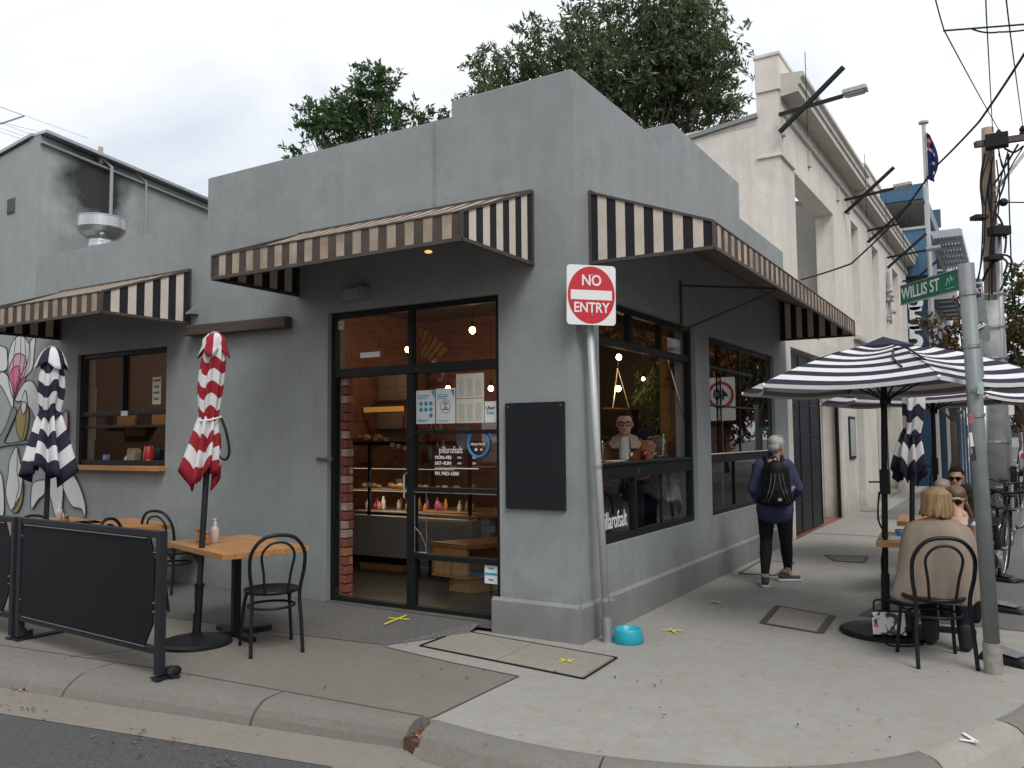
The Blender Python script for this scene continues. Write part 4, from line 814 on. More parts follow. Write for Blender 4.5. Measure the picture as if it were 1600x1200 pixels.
# slatted pergola canopy
pg = thing('slatted_canopy', 'grey slatted steel canopy stepping over the blue building entrance', 'canopy', (.8, YF+3, 5))
for (pyt, pyb, pl, pr) in ((368,419,1455,1500),(463,476,1456,1492)):
    YY = YF+2.; a = PY(pl,pyt,YY); b_ = PY(pr,pyt,YY)
    mb = MB(); zc_ = a.z; L_ = 7.
    mb.beam((a.x,YY,zc_),(b_.x,YY,zc_),.12,.25); mb.beam((b_.x,YY,zc_),(b_.x,YY+L_,zc_),.12,.22); mb.beam((a.x,YY,zc_),(a.x,YY+L_,zc_),.12,.22)
    for k in range(1, 6): mb.beam((a.x,YY+L_*k/6,zc_),(b_.x,YY+L_*k/6,zc_),.5,.12)
    mb.build('frame', m_lt, pg)
    for k in range(8): x = a.x+(b_.x-a.x)*(k+.7)/8.5; mb = MB(); mb.beam((x,YY,zc_+.05),(x,YY+L_,zc_+.05),.06,.05); mb.build('slat', m_lt, pg)
for (X_, Y_, z0, z1) in ((1.2, YF+9, 3.5, 4.6),): 
    for k in range(7): mb = MB(); mb.beam((x2_+.2,YF+1.2+k*.5,4.7+.0*k),(X_,YF+1.2+k*.5,4.7),.16,.03); mb.build('louvre', m_lt, pg)
# grey tall block further back
fb = thing('distant_grey_block', 'grey glazed office block seen above the blue overhang', 'building', (-3, Y0+22, 0)); YY = Y0+16; a = PY(1452,345,YY)
mb = MB(); mb.box(-6, a.x+.7, YY, YY+8, -.3, a.z-1.2); mb.build('wall', m_lt, fb); 
for k in range(6): mb = MB(); mb.box(a.x-3, a.x+.5, YY-.05, YY, 4+k*1.5, 4.9+k*1.5); mb.build('window', m_gl2, fb)

# flagpole with limp flag
fp = DP(1443,193,24.5); fl = thing('flagpole', 'white flagpole above the street carrying a limp national flag', 'flagpole', (fp.x,fp.y,0))
mb = MB(); mb.cyl((fp.x+.02,fp.y,0),(fp.x,fp.y,fp.z),.075,.055,12); mb.build('pole', m_lt, fl, smooth=False); mb = MB(); mb.lathe([(.0,0),(.14,0),(.14,.06),(0,.1)], fp, 12); mb.build('cap', m_lt, fl)
m_fb = fabric('flag_blue', (.015,.03,.12)); m_fr = fabric('flag_red', (.45,.03,.04)); m_fw = fabric('flag_white', (.6,.6,.62))
t_ = DP(1444,207,24.4); vs = []; n = 16; H_ = 1.42
mb = MB(); cols = 7
for i in range(n+1):
    s = i/n; z = t_.z-H_*s; wid = .10+.16*math.sin(PI*min(1, s*1.15))+.07*s
    for j in range(cols+1):
        u = j/cols; vs.append((t_.x+.05+u*wid, t_.y+.06*math.sin(u*14+s*2), z-.12*u*math.sin(s*3)-.10*u))
fs = []; mi = []
for i in range(n):
    for j in range(cols): 
        fs.append((i*(cols+1)+j,i*(cols+1)+j+1,(i+1)*(cols+1)+j+1,(i+1)*(cols+1)+j)); mi.append(1 if (i == 3 and j < 3) or (i == 1 and j > 3) or (i in (4,5) and j == 1) else 2 if (i in (2,5) and j in (0,2,3)) or (i == 6 and j == 4) or (i == 9 and j in (3,4)) or (i == 12 and j == 5) else 0)
mb.add(vs, fs, mi); tag(mb.build('flag', [m_fb, m_fr, m_fw], smooth=True), 'limp blue national flag with red and white corner on the flagpole', 'flag')

# ================================================================== OPPOSITE SIDES (seen in reflections)
ob = thing('brick_building_opposite', 'red brick warehouse across the side street, seen mirrored in the cafe glass', 'building', (-6, -14, 0))
Yo = -14.2
mb = MB(); mb.wallgrid('y', (-30, 3), (-.2, 6.6), [(-10.5,-8.5,.9,2.6),(-15,-13,.9,2.6)], Yo-.3, Yo); mb.box(-30,3,Yo-.35,Yo+.05,6.6,6.75); mb.build('wall', m_brick, ob)
m_vous = mat('arch_brick_yellow', (.42,.28,.13), .85, var=.2, vs=20)
ac = PY(632,528,4.39); Yi = 4.385
for i in range(17):
    for ring in (0, 1):
        a = R(40+100*i/16); rr_ = .80+.19*ring; c = Vector((ac.x+rr_*math.cos(a), Yi, ac.z-.9+rr_*math.sin(a))); mb = MB(); mb.obox(c, (.18,.05,.078), (math.cos(a),0,math.sin(a)), (0,1,0)); mb.build('arch_brick', m_vous if (i+ring) % 4 else mbk[1], cafe)
ob2 = thing('red_shop_opposite', 'red fronted shop row across the main street, seen mirrored in the side windows', 'building', (15, 10, 0))
mb = MB(); mb.box(15.5,16,-8,6,-.2,7.5); mb.box(15.5,16,6.1,50,-.2,8.2); mb.build('wall', m_brickY, ob2); mb = MB(); mb.box(14.2,15.5,-2,9,3.0,3.25); mb.box(14.2,14.3,-2,9,2.6,3.0); mb.build('verandah', mat('verandah_red', (.45,.04,.03), .5), ob2)
for k in range(6): mb = MB(); mb.box(15.47,15.5,-6+k*4,-3.4+k*4,.6,2.5); mb.build('shop_window', m_gl2, ob2)

# ================================================================== TREES
m_leafA = leafm('dark_glossy_leaves', (.060,.080,.042), (.125,.155,.078), (.24,.26,.14))
m_leafB = leafm('mid_green_leaves', (.044,.088,.034), (.085,.165,.058), (.17,.25,.10))
m_leafC = leafm('autumn_leaves', (.10,.05,.022), (.16,.085,.03), (.075,.085,.03), .7)
m_leafD = leafm('olive_leaves', (.045,.05,.02), (.08,.085,.03), (.15,.09,.035), .7)
m_bark = mat('bark', (.10,.075,.055), .9, var=.3, vs=12, bs=30, bst=.8)
def crown(name, mats, parent, clumps, per_m3, leaf=(.16,.045), nleaf=9, upness=.35, seed=1, edge=.75):
    g = np.random.default_rng(seed); V = []; Fc_ = []; 
    for c, r in clumps:
        r = np.array(r if not isinstance(r, (int, float)) else (r, r, r)); n = max(6, int(per_m3*4.19*r[0]*r[1]*r[2]))
        d = g.normal(size=(n, 3)); d /= np.linalg.norm(d, axis=1)[:, None]; rad = g.random(n)**(1/3*edge)*(1+.22*g.normal(size=n)*.5)
        # lumpy outline
        lump = 1+.34*np.sin(d[:, 0]*5+c[0])*np.sin(d[:, 2]*6+c[2]*2)+.12*np.sin(d[:, 1]*9+c[1])
        V.append(np.array(c)+d*r*(rad*lump)[:, None])
    S = np.concatenate(V); n = len(S)
    # sprigs: leaves radiating from each point
    k = nleaf; base = np.repeat(S, k, 0)+g.normal(size=(n*k, 3))*leaf[0]*.25
    ax = g.normal(size=(n*k, 3)); sprig = np.repeat(g.normal(size=(n, 3))*.7+np.array([0, 0, upness*1.5]), k, 0); ax = ax*.8+sprig; ax /= np.linalg.norm(ax, axis=1)[:, None]
    sd_ = np.cross(ax, g.normal(size=(n*k, 3))); sd_ /= np.linalg.norm(sd_, axis=1)[:, None]; nn = np.cross(ax, sd_)
    ln = leaf[0]*(.65+.6*g.random((n*k, 1))); w = leaf[1]*(.7+.5*g.random((n*k, 1)))
    A = base; B = base+ax*ln*.5+sd_*w*.5+nn*ln*.05; C_ = base+ax*ln-nn*ln*.12; D = base+ax*ln*.5-sd_*w*.5+nn*ln*.05
    P = np.stack([A, B, C_, D], 1).reshape(-1, 3)
    me = bpy.data.meshes.new(name); off = np.array(parent.location); P = P-off
    me.vertices.add(len(P)); me.vertices.foreach_set('co', P.ravel()); nf = n*k
    me.loops.add(nf*4); me.loops.foreach_set('vertex_index', np.arange(nf*4, dtype=np.int32)); me.polygons.add(nf); me.polygons.foreach_set('loop_start', np.arange(0, nf*4, 4, dtype=np.int32))
    try: me.polygons.foreach_set('loop_total', np.full(nf, 4, dtype=np.int32))
    except Exception: pass
    for m in mats: me.materials.append(m)
    me.polygons.foreach_set('material_index', (g.random(n)[:, None].repeat(k, 1).ravel()*len(mats)).astype(np.int32)); me.update(calc_edges=True)
    o = bpy.data.objects.new(name, me); COL.objects.link(o); o.parent = parent; o['kind'] = 'stuff'; return o
def tree(label, base, clumps, mats, dens, leaf, seed=1, trunk=.22, grp=None, nleaf=9, fork=.45, upness=.35, edge=.75, cat='tree', name='tree'):
    base = Vector(base); t = thing(name, label, cat, base, 0, grp); rr_ = random.Random(seed)
    top = sum((Vector(c) for c, r in clumps), Vector())/len(clumps); fk = base.lerp(top, fork); fk.x += .1; b = MB()
    b.tube([base, base.lerp(fk, .5)+Vector((.1,.05,0)), fk], [trunk, trunk*.8, trunk*.65], 10); b.build('trunk', m_bark, t, smooth=True)
    for c, r in clumps:
        c = Vector(c); mid = fk.lerp(c, .5)+Vector((rr_.uniform(-.3,.3), rr_.uniform(-.3,.3), -.1)); b = MB(); b.tube([fk, mid, c], [trunk*.38, trunk*.2, trunk*.05], 7)
        rm = r if isinstance(r, (int, float)) else min(r)
        for _ in range(5): e = c+Vector((rr_.gauss(0,.35), rr_.gauss(0,.35), rr_.gauss(.1,.3)))*rm*.8; b.tube([mid.lerp(c, .6), (mid.lerp(c,.6)+e)/2+Vector((0,0,.05)), e], [trunk*.14, trunk*.09, trunk*.03], 5)
        b.build('limb', m_bark, t)
    crown('crown', mats, t, clumps, dens, leaf, nleaf, upness, seed, edge); return t
def CL(lst, D):   # (px, py, radius px, depth offset)
    return [(tuple(DP(x, y, D+dd)), r*(D+dd)/FPX) for x, y, r, dd in lst]
D_ = 17.
big = CL([(775,120,48,0),(800,180,60,.5),(860,90,62,0),(870,160,70,.6),(930,50,52,.3),(925,120,70,-.3),(985,45,50,.4),(990,130,70,0),(1060,55,75,0),(1050,130,75,.5),(1100,110,62,-.3),(1105,175,60,.2),(1040,10,62,.5),(910,12,24,0),(1085,15,30,0),(1140,170,28,.5),(745,190,30,.3),(745,105,18,0),(700,205,20,.8),(1000,190,60,.8),(1125,60,20,0)], D_)
c0 = DP(985,200,D_)
tree('large dark glossy leaved tree rising behind the grey corner parapet', (c0.x,c0.y,0), big, [m_leafA, m_leafA, m_leafA, m_leafB], 95, (.155,.046), 3, .2, nleaf=10, upness=.3, edge=.8)
sm = CL([(575,128,28,0),(605,122,20,0),(590,150,26,.2),(505,190,32,0),(545,175,34,.3),(480,185,22,0),(560,205,34,.3),(520,215,24,0),(600,180,24,0),(588,112,14,0),(640,185,24,.5),(670,190,22,.6),(690,182,12,.5),(610,215,26,0)], 13.)
c0 = DP(575,230,13.)
tree('smaller bright green tree left of the big one, above the parapet', (c0.x,c0.y,0), sm[:10]+sm[13:], [m_leafB], 600, (.105,.042), 5, .05, nleaf=9, edge=.6)
tree('low olive green bush crown just left of the stepped parapet', (c0.x+.8,c0.y+.3,0), sm[10:13], [m_leafD, m_leafB], 420, (.12,.04), 8, .06, edge=.6)
c1 = DP(460,240,13.); tree('small sprig of green foliage peeping over the parapet far left', (c1.x,c1.y,0), CL([(452,240,14,0),(470,238,12,0)], 13.), [m_leafB], 600, (.11,.035), 9, .03)
# street trees on the main street
def sttree(label, px, D, lst, mats, seed, dens=150, leaf=(.12,.07)):
    b = G(px, 700+0, 0) if False else DP(px, 690, D); tree(label, (b.x,b.y,-.05), CL(lst, D), mats, dens, leaf, seed, .11, 'autumn street trees', nleaf=7, fork=.5, edge=.8, name='street_tree')
sttree('autumn street tree in front of the blue building numerals', 1478, 21, [(1452,500,15,0),(1475,520,24,0),(1493,560,24,.5),(1470,545,15,0),(1505,520,22,0),(1495,478,12,0),(1500,590,20,.4),(1480,600,10,0),(1436,505,9,0),(1515,560,20,.3)], [m_leafC, m_leafC, m_leafD], 11, 170)
sttree('brown and green autumn tree behind the power pole at the right edge', 1595, 19, [(1585,455,28,0),(1610,440,32,0),(1575,500,30,0),(1600,520,34,0),(1580,560,34,.4),(1610,580,34,0),(1590,620,28,.3),(1570,600,20,0),(1600,660,24,.5),(1560,475,16,.3)], [m_leafC, m_leafD, m_leafB], 12, 200)
sttree('olive street tree far down the main street', 1590, 45, [(1580,600,22,0),(1600,570,24,0),(1590,640,22,0),(1575,640,14,0)], [m_leafD, m_leafB], 13, 6, (.3,.18))
for k, (x, yy, h) in enumerate(((8.6,14,3.2),(8.4,20.5,3.3),(8.8,30,3.4))):
    tree(('orange autumn tree across the road, mirrored in the side windows','second autumn tree across the road','third autumn tree across the road')[k], (x,yy,0), [((x,yy,h),1.7),((x+.5,yy+1.3,h+1.0),1.5),((x-.4,yy-1.2,h+.6),1.5),((x,yy,h+1.9),1.2)], [m_leafC, mat('orange_leaf', (.35,.12,.03), .7, bst=0)], 60, (.2,.12), 30+k, .12, 'autumn trees across the road', nleaf=6, name='street_tree')
# distant terrace row closing the view
dr = thing('distant_building_row', 'pale buildings closing the far end of the street', 'building', (6, 120, 0))
for k, (x, w, h) in enumerate(((-9,9,6.5),(.2,5,4.6),(5.4,6,3.9),(11.6,8,5.2),(20,12,6.4))): mb = MB(); mb.box(x, x+w, 118+k, 126, -1, h); mb.build('wall', (m_cream, m_lt, m_brick, m_cream2, m_lt)[k], dr); mb = MB(); [mb.box(x+.6+q*1.8, x+1.6+q*1.8, 117.9+k, 118+k, 1.2, 2.8) for q in range(int(w/1.8))]; mb.build('window', m_gl2, dr)

# ================================================================== POWER POLE, WIRES
pw = thing('power_pole', 'tall timber and steel power pole carrying a crossarm and cable boxes', 'power pole', (2.63,10.0,0))
PD = 14.2; Q = lambda x, y, d=0.: DP(x, y, PD+d)
mb = MB(); mb.tube([Q(1560,840),Q(1556,640),Q(1551,460),Q(1546,330),Q(1543,200)], [.15,.14,.13,.11,.095], 14); mb.build('timber_shaft', mat('pole_timber', (.27,.205,.155), .85, var=.35, vs=4), pw, smooth=True)
mb = MB(); mb.tube([Q(1556,840,-.03),Q(1551,560,-.03),Q(1547,470,-.03)], [.235,.215,.20], 16); mb.build('steel_sleeve', mat('weathered_galvanised', (.34,.35,.35), .62, .15, var=.3, vs=6), pw, smooth=True)
mb = MB(); mb.tube([Q(1572,850,-.2),Q(1565,560,-.2),Q(1559,350,-.2)], .055, 8); mb.tube([Q(1535,850,-.15),Q(1537,600,-.15)], .06, 8); mb.build('conduit', m_lt, pw, smooth=True)
for yy in (462,512,560,615,690,760): mb = MB(); c = Q(1551+(yy-560)*.03,yy,-.03); mb.lathe([(.23,-.015),(.245,-.015),(.245,.015),(.23,.015)], c, 16, cap=False); mb.build('strap', m_galv, pw)
mb = MB(); mb.beam(Q(1524,226,-.2), Q(1640,209,-.2), .10, .10); mb.build('crossarm', mat('crossarm_wood', (.10,.08,.07), .85), pw); mb = MB(); mb.beam(Q(1554,300,-.2), Q(1612,225,-.2), .05, .05); mb.build('crossarm_brace', m_galv, pw)
mb = MB(); mb.box(*sum(([q-.17, q+.17] for q in (Q(1558,232,-.3).x,)), []), Q(1558,232,-.3).y-.1, Q(1558,232,-.3).y+.1, Q(1558,240).z, Q(1558,219).z); mb.build('switch_box', m_dark, pw, bevel=.01)
for (x, yy, w, h) in ((1530,340,.22,.07),(1561,361,.30,.15),(1552,404,.24,.07)):
    c = Q(x,yy,-.35); mb = MB(); mb.obox(c, (w,.2,h), rt, (0,0,1)); [mb.cyl(c+Vector((rt*q)), c+Vector(rt*q)+Vector((0,0,-h*.9)), .012, n=5) for q in (-w*.3, w*.25)]; mb.build('cable_box', m_dark, pw, bevel=.02)
for (x, yy) in ((1561,203),(1598,197)): c = Q(x,yy+14,-.2); mb = MB(); mb.lathe([(.03,0),(.05,.02),(.05,.05),(.03,.06),(.05,.08),(.05,.11),(.02,.16)], c, 10); mb.build('insulator', m_dark, pw)
mb = MB(); c = Q(1568,316,-.3); mb.ball(c, .07, 12); mb.beam(Q(1553,316,-.3), c, .02, .02); mb.build('lamp_cell', m_dark, pw)
rw = random.Random(5); mb = MB()
def sag(a, b_, s, n=14): a, b_ = Vector(a), Vector(b_); return [a.lerp(b_, i/n)+Vector((0,0,-s*4*(i/n)*(1-i/n))) for i in range(n+1)]
for pts in (((1560,240),(1570,280),(1556,330),(1552,420)), ((1575,235),(1560,300),(1548,380),(1545,470)), ((1545,245),(1532,290),(1535,340),(1531,420),(1518,458)), ((1552,245),(1540,310),(1538,380),(1528,440)), ((1562,350),(1572,370),(1570,395)), ((1556,398),(1576,400),(1580,415),(1562,455)), ((1560,400),(1573,410),(1568,430)), ((1590,225),(1570,260),(1553,290)), ((1600,228),(1575,270),(1558,320)), ((1548,250),(1548,330),(1550,460)), ((1540,240),(1533,270),(1534,300),(1540,320)), ((1570,232),(1585,238),(1600,228)), ((1577,240),(1577,300),(1581,470)), ((1553,330),(1563,345),(1572,372)), ((1520,455),(1535,440),(1545,420),(1556,405)), ((1560,232),(1566,262),(1575,240)), ((1548,262),(1544,300),(1549,345)), ((1556,250),(1562,300),(1559,340))):
    mb.tube(cr_curve([Q(x+rw.uniform(-1,1),y_,-.3+rw.uniform(-.1,.05)) for x, y_ in pts], 5, False), rw.choice((.012,.018,.022)), 5)
mb.build('cable', m_dark, pw)
# conductors towards and over the camera
Qn = lambda x, y, d: DP(x, y, d)
def wire(lab, pts, r, s=0.05):
    mb = MB(); P = []
    for a, b_ in zip(pts, pts[1:]): P += sag(a, b_, s, 12)[:-1]
    P.append(Vector(pts[-1])); mb.tube(P, r, 6); tag(mb.build('overhead_wire', m_dark), lab, 'wire', 'overhead wires')
wire('overhead wire from the left of the crossarm up to the top edge', [Q(1562,205,-.2), Qn(1475,47,8.0), Qn(1452,-40,7.)], .007, .02)
wire('overhead wire meeting the pole top, middle of the three', [Q(1551,205,-.2), Qn(1541,20,8.5), Qn(1539,-40,8.)], .007, .02)
wire('overhead wire right of the other two, ending on the crossarm', [Q(1598,197,-.2), Qn(1577,40,8.), Qn(1568,-40,7.)], .007, .02)
wire('thick black service cable sagging from upper right down to the cream wall', [WLp for WLp in (wb.matrix_basis @ WL(1252,437,.05), )]+[DP(1330,412,12.), DP(1400,345,11.), DP(1460,262,10.), DP(1530,190,9.), DP(1600,85,8.), DP(1660,-20,7.)], .013, .01)
wire('thin line at the right edge hanging down past the pole', [DP(1574,238,12), DP(1577,320,12), DP(1582,470,12)], .008, 0)
wire('thin level wire leaving the frame right of the pole', [DP(1575,316,13), DP(1640,317,13)], .01, 0)
wire('spreader bar joining the overhead wires near the top edge', [DP(1474,48,8.), DP(1640,35,8.)], .009, 0)
wire('thin loop of wire under the spreader bar', [DP(1518,45,8.), DP(1560,50,8.), DP(1640,38,8.)], .008, .02)
# ================================================================== STREET SIGNS AND POSTS
sp = thing('no_entry_sign', 'square white sign with red NO ENTRY disc on a pale steel pole at the corner', 'sign', (.15,.15,0))
a, b_ = Vector((.16,.16,0)), Vector((.085,.07,2.52))
mb = MB(); mb.tube([a, a.lerp(b_,.07)], .042, 16); mb.tube([a.lerp(b_,.07), a.lerp(b_,.075)], .035, 16); mb.build('sleeve', m_galv, sp, smooth=False)
mb = MB(); mb.tube([a.lerp(b_,.06), a.lerp(b_,1.12)], .030, 16); mb.build('pole', mat('pale_painted_steel', (.46,.475,.48), .5, .2, var=.1), sp, smooth=True)
mb = MB(); c = a.lerp(b_,.13); mb.lathe([(.036,-.012),(.036,.012)], c, 12); mb.beam(c, c+rt*.07, .012, .02); c = a.lerp(b_,.545); mb.lathe([(.038,-.012),(.038,.012)], c, 12); mb.build('clamp', m_galv, sp)
su = Vector((math.cos(R(44)), math.sin(R(44)), -.012)).normalized(); sn = Vector((su.y, -su.x, 0)).normalized()*1.; sw = (a-b_).normalized()*-1; sw = (sw-su*sw.dot(su)).normalized(); sn = su.cross(sw)
scn = DP(924,461,6.52); W_, H_ = .405, .475
def rrect(w, h, r, k=5): 
    P = []
    for cx, cy, a0 in ((w/2-r,h/2-r,0),(-w/2+r,h/2-r,90),(-w/2+r,-h/2+r,180),(w/2-r,-h/2+r,270)): P += [(cx+r*math.cos(R(a0+90*i/k)), cy+r*math.sin(R(a0+90*i/k))) for i in range(k+1)]
    return P
def onp(c, u, w, n, pts, d0, d1): return [c+u*x+w*y+n*d0 for x, y in pts], n*(d1-d0)
P, e_ = onp(scn, su, sw, sn, rrect(W_,H_,.03), -.004, 0); mb = MB(); mb.extr(P, e_); mb.build('plate', m_white, sp)
P, e_ = onp(scn, su, sw, sn, [(.195*math.cos(2*PI*i/40), .228*math.sin(2*PI*i/40)) for i in range(40)], .0, .0015); mb = MB(); mb.extr(P, e_); mb.build('red_disc', m_red, sp)
P, e_ = onp(scn, su, sw, sn, [(-.17,-.038),(.17,-.038),(.17,.038),(-.17,.038)], .0015, .003); mb = MB(); mb.extr(P, e_); mb.build('white_bar', m_white, sp)
text('NO', .122, scn+sw*.112+sn*.003, su, sp, m_white, up_=sw, sx=.85, bold=.0022); text('ENTRY', .112, scn-sw*.104+sn*.003, su, sp, m_white, up_=sw, sx=.85, bold=.002)
mb = MB(); 
for q in (.16,-.155): c = scn+sw*q+sn*.004+su*.004; mb.cyl(c, c+sn*.004, .007, n=8)
mb.build('bolt', m_galv, sp)
# dog bowl
bp = G(978,996); mb = MB()
mb.lathe([(.118,0),(.122,.004),(.108,.095),(.104,.105),(.096,.108),(.088,.103),(.080,.05),(.0,.045)], (.30,.235,.002), 40, cap=False); ob_ = mb.build('dog_bowl', mat('turquoise_plastic', (.02,.36,.46), .35, var=.05), smooth=True); tag(ob_, 'turquoise plastic dog water bowl at the foot of the no entry sign pole', 'bowl')
ob_.data.materials.append(m_clear)
# street name post
st = thing('street_name_post', 'leaning grey steel post carrying the green street name blade and other signs', 'sign post', (2.77,.66,0))
a, b_ = G(1553,1052), DP(1509,414,5.6); st.location = a; st.matrix_basis = Matrix.Translation(a)
mb = MB(); mb.tube([a.lerp(b_,.05), b_], [.049,.049], 18); mb.build('post', m_steelp, st, smooth=True)
mb = MB(); mb.tube([a, a.lerp(b_,.075)], .058, 18); mb.build('base_sleeve', mat('raw_galvanised', (.32,.31,.28), .7, .3, var=.3, vs=20), st)
ax = (b_-a).normalized()
mb = MB(); mb.tube([a.lerp(b_,.925), a.lerp(b_,1.003)], .052, 18); mb.build('cap', m_lt, st)
for q in (.93,.80,.69,.63): mb = MB(); c = a.lerp(b_,q); mb.tube([c-ax*.012, c+ax*.012], .054, 18); mb.build('strap', m_galv, st)
nl, nr = DP(1408,462,6.3), DP(1497,437,5.62); u_ = (nr-nl).normalized(); w_ = (Vector((0,0,1))-u_*u_.z).normalized(); n_ = u_.cross(w_); ln = (nr-nl).length
mb = MB(); mb.obox((nl+nr)/2, (ln,.012,.135), u_, w_); blade = mb.build('name_blade', mat('sign_green', (.012,.16,.10), .4, var=.05), st, bevel=.002)
mb = MB(); mb.obox((nl+nr)/2+w_*.071, (ln,.02,.008), u_, w_); mb.obox((nl+nr)/2-w_*.071, (ln,.02,.008), u_, w_); mb.build('blade_edge', m_galv, st)
sgn = 1 if n_.dot(CAMP-nl) > 0 else -1
cc = (nl+nr)/2+n_*sgn*.0065-u_*ln*.13
text('WILLIS ST', .125, cc, u_*sgn if sgn > 0 else u_, st, m_white, up_=w_, sx=.87, bold=.001)
mb = MB(); c = (nl+nr)/2+n_*.008+u_*ln*.38; mb.tube([c+u_*x+w_*y for x, y in ((-.04,-.02),(-.02,.03),(0,-.01),(.015,.04),(.03,0),(.05,.02))], .004, 4); mb.tube([c+u_*x+w_*y for x, y in ((-.04,-.045),(.05,-.045))], .003, 4); mb.build('emblem', mat('print_pale_blue', (.35,.62,.68), .5), st)
# back of a grey sign and stickers on the post
def plate(par, pts, D, m, name='plate', th=.006):
    P = [DP(x, y_, D) for x, y_ in pts]; n = (P[1]-P[0]).cross(P[2]-P[0]).normalized(); mb = MB(); mb.extr(P, n*th); return mb.build(name, m, par)
plate(st, [(1517,434),(1534,436),(1547,527),(1546,534),(1523,532),(1519,500)], 5.75, m_steelp, 'sign_back')
plate(st, [(1516,437),(1531,434),(1533,464),(1519,467)], 5.72, mat('sticker_navy', (.03,.03,.08), .6), 'art_sticker')
u2 = (DP(1533,450,5.7)-DP(1518,452,5.7)).normalized(); text('ART', .055, DP(1526,455,5.69), u2, st, mat('pale_pink_print', (.65,.5,.5), .6), bold=.001); text('NOW FOR', .02, DP(1525,443,5.69), u2, st, m_white, bold=.0005)
plate(st, [(1521,509),(1536,501),(1537,514),(1523,520)], 5.72, m_text, 'tag_sticker'); text('CRISA', .04, DP(1529,511,5.70), (DP(1537,506,5.7)-DP(1521,514,5.7)).normalized(), st, m_white, bold=.001)
plate(st, [(1524,530),(1534,530),(1538,590),(1530,592)], 5.72, m_galv, 'bracket')
plate(st, [(1528,594),(1538,597),(1537,616),(1527,615)], 5.5, mat('sticker_green_white', (.35,.50,.46), .4, var=.4, vs=60), 'push_button')
plate(st, [(1514,648),(1521,647),(1522,661),(1515,662)], 5.43, mat('sticker_pink', (.45,.12,.14), .6, var=.6, vs=90, bst=0), 'round_sticker')
plate(st, [(1514.5,676),(1519,676),(1522,700),(1518,710),(1516,690)], 5.43, m_paper, 'torn_sticker')
s3 = plate(st, [(1517,698),(1523,697),(1526,719),(1519,720)], 5.43, m_text, 'tag_sticker')
# speed sign on its own pole
s4 = thing('speed_limit_sign', 'white speed limit sign with red ring and 40, behind the umbrellas', 'sign', (2.66,10.6,0)); sc_ = Vector((2.66,11.95,2.42)); U_, V_, N_ = Vector((1,0,0)), Vector((0,0,1)), Vector((0,-1,0))
P, e_ = onp(sc_, U_, V_, N_, rrect(.66,.95,.04), 0, .004); mb = MB(); mb.extr(P, e_); mb.build('plate', m_white, s4)
mb = MB(); n = 48; P = []
for i in range(n): a1, a2 = 2*PI*i/n, 2*PI*(i+1)/n; mb.add([sc_+N_*.008+U_*r1*math.cos(q)+V_*(r1*math.sin(q)+.09) for r1, q in ((.235,a1),(.30,a1),(.30,a2),(.235,a2))], [(0,1,2,3)])
mb.build('red_ring', m_red, s4); text('40', .34, sc_+N_*.008+V_*.09, U_, s4, m_text, bold=.006); mb = MB(); mb.cyl((2.66,11.99,0),(2.66,11.99,2.8),.03,n=12); mb.build('pole', m_galv, s4)
s5 = thing('street_name_post', 'slim post with tiny green blade beyond the power pole', 'sign post', (2.95,15,0)); pz = DP(1578,670,18.); mb = MB(); mb.cyl((pz.x,pz.y,0),(pz.x-.04,pz.y,2.4),.05,n=12); mb.build('post', m_steelp, s5); mb = MB(); mb.box(pz.x-.28,pz.x,pz.y-.02,pz.y,1.72,1.80); mb.build('name_blade', mat('sign_green', (.012,.16,.10)), s5)
mb = MB(); mb.cyl((pz.x+.02,pz.y-.1,.0),(pz.x+.02,pz.y-.1,.9),.07,n=12); mb.build('bollard_sleeve', m_black, s5)

# ================================================================== FURNITURE
def bentwood():
    t = thing('bentwood_chair', '', 'chair')
    mb = MB(); mb.lathe([(.0,.452),(.15,.452),(.19,.462),(.205,.462),(.208,.45),(.2,.435),(.0,.432)], n=28, cap=False); mb.build('seat', m_black, t, smooth=True, local=True)
    mb = MB(); mb.tube([(.175*math.cos(a), .175*math.sin(a), .33) for a in np.linspace(0, 2*PI, 25)[:-1]], .010, 8, closed=True); mb.build('leg_ring', m_black, t, smooth=True, local=True)
    for s in (-1, 1):
        mb = MB(); mb.tube(cr_curve([(s*.20,.21,0),(s*.185,.19,.2),(s*.17,.165,.36),(s*.15,.14,.43)], 5, False), [.013]*10+[.014]*6, 10); mb.build('leg', m_black, t, smooth=True, local=True)
        mb = MB(); mb.tube(cr_curve([(s*.172,.16,.33),(s*.175,.08,.42),(s*.185,.0,.435)], 5, False), .008, 6); mb.build('brace', m_black, t, smooth=True, local=True)
    hoop = cr_curve([(-.19,-.24,0),(-.185,-.21,.2),(-.175,-.185,.44),(-.20,-.215,.62),(-.195,-.245,.76),(-.12,-.268,.865),(0,-.275,.892),(.12,-.268,.865),(.195,-.245,.76),(.20,-.215,.62),(.175,-.185,.44),(.185,-.21,.2),(.19,-.24,0)], 6, False)
    mb = MB(); mb.tube(hoop, .014, 10); mb.build('back_hoop', m_black, t, smooth=True, local=True)
    mb = MB(); mb.tube(cr_curve([(-.085,-.185,.44),(-.10,-.22,.6),(-.12,-.25,.74),(-.075,-.268,.815),(0,-.272,.838),(.075,-.268,.815),(.12,-.25,.74),(.10,-.22,.6),(.085,-.185,.44)], 6, False), .010, 8); mb.build('inner_hoop', m_black, t, smooth=True, local=True)
    return t
ch = bentwood(); GC = 'black bentwood cafe chairs'
ch.location = (-2.02,-1.28,0); ch.rotation_euler.z = R(58); ch['label'] = 'black bentwood chair at the wooden table, in front of the cafe door'; ch['group'] = GC
c = G(246,798,.89); dup(ch, (c.x-.02,c.y+.22,0), R(10), 'black bentwood chair whose hoop rises behind the right barrier post')
c = G(213,812,.89); dup(ch, (c.x-.05,c.y+.05,0), R(-62), 'black bentwood chair turned sideways at the middle table behind the barrier')
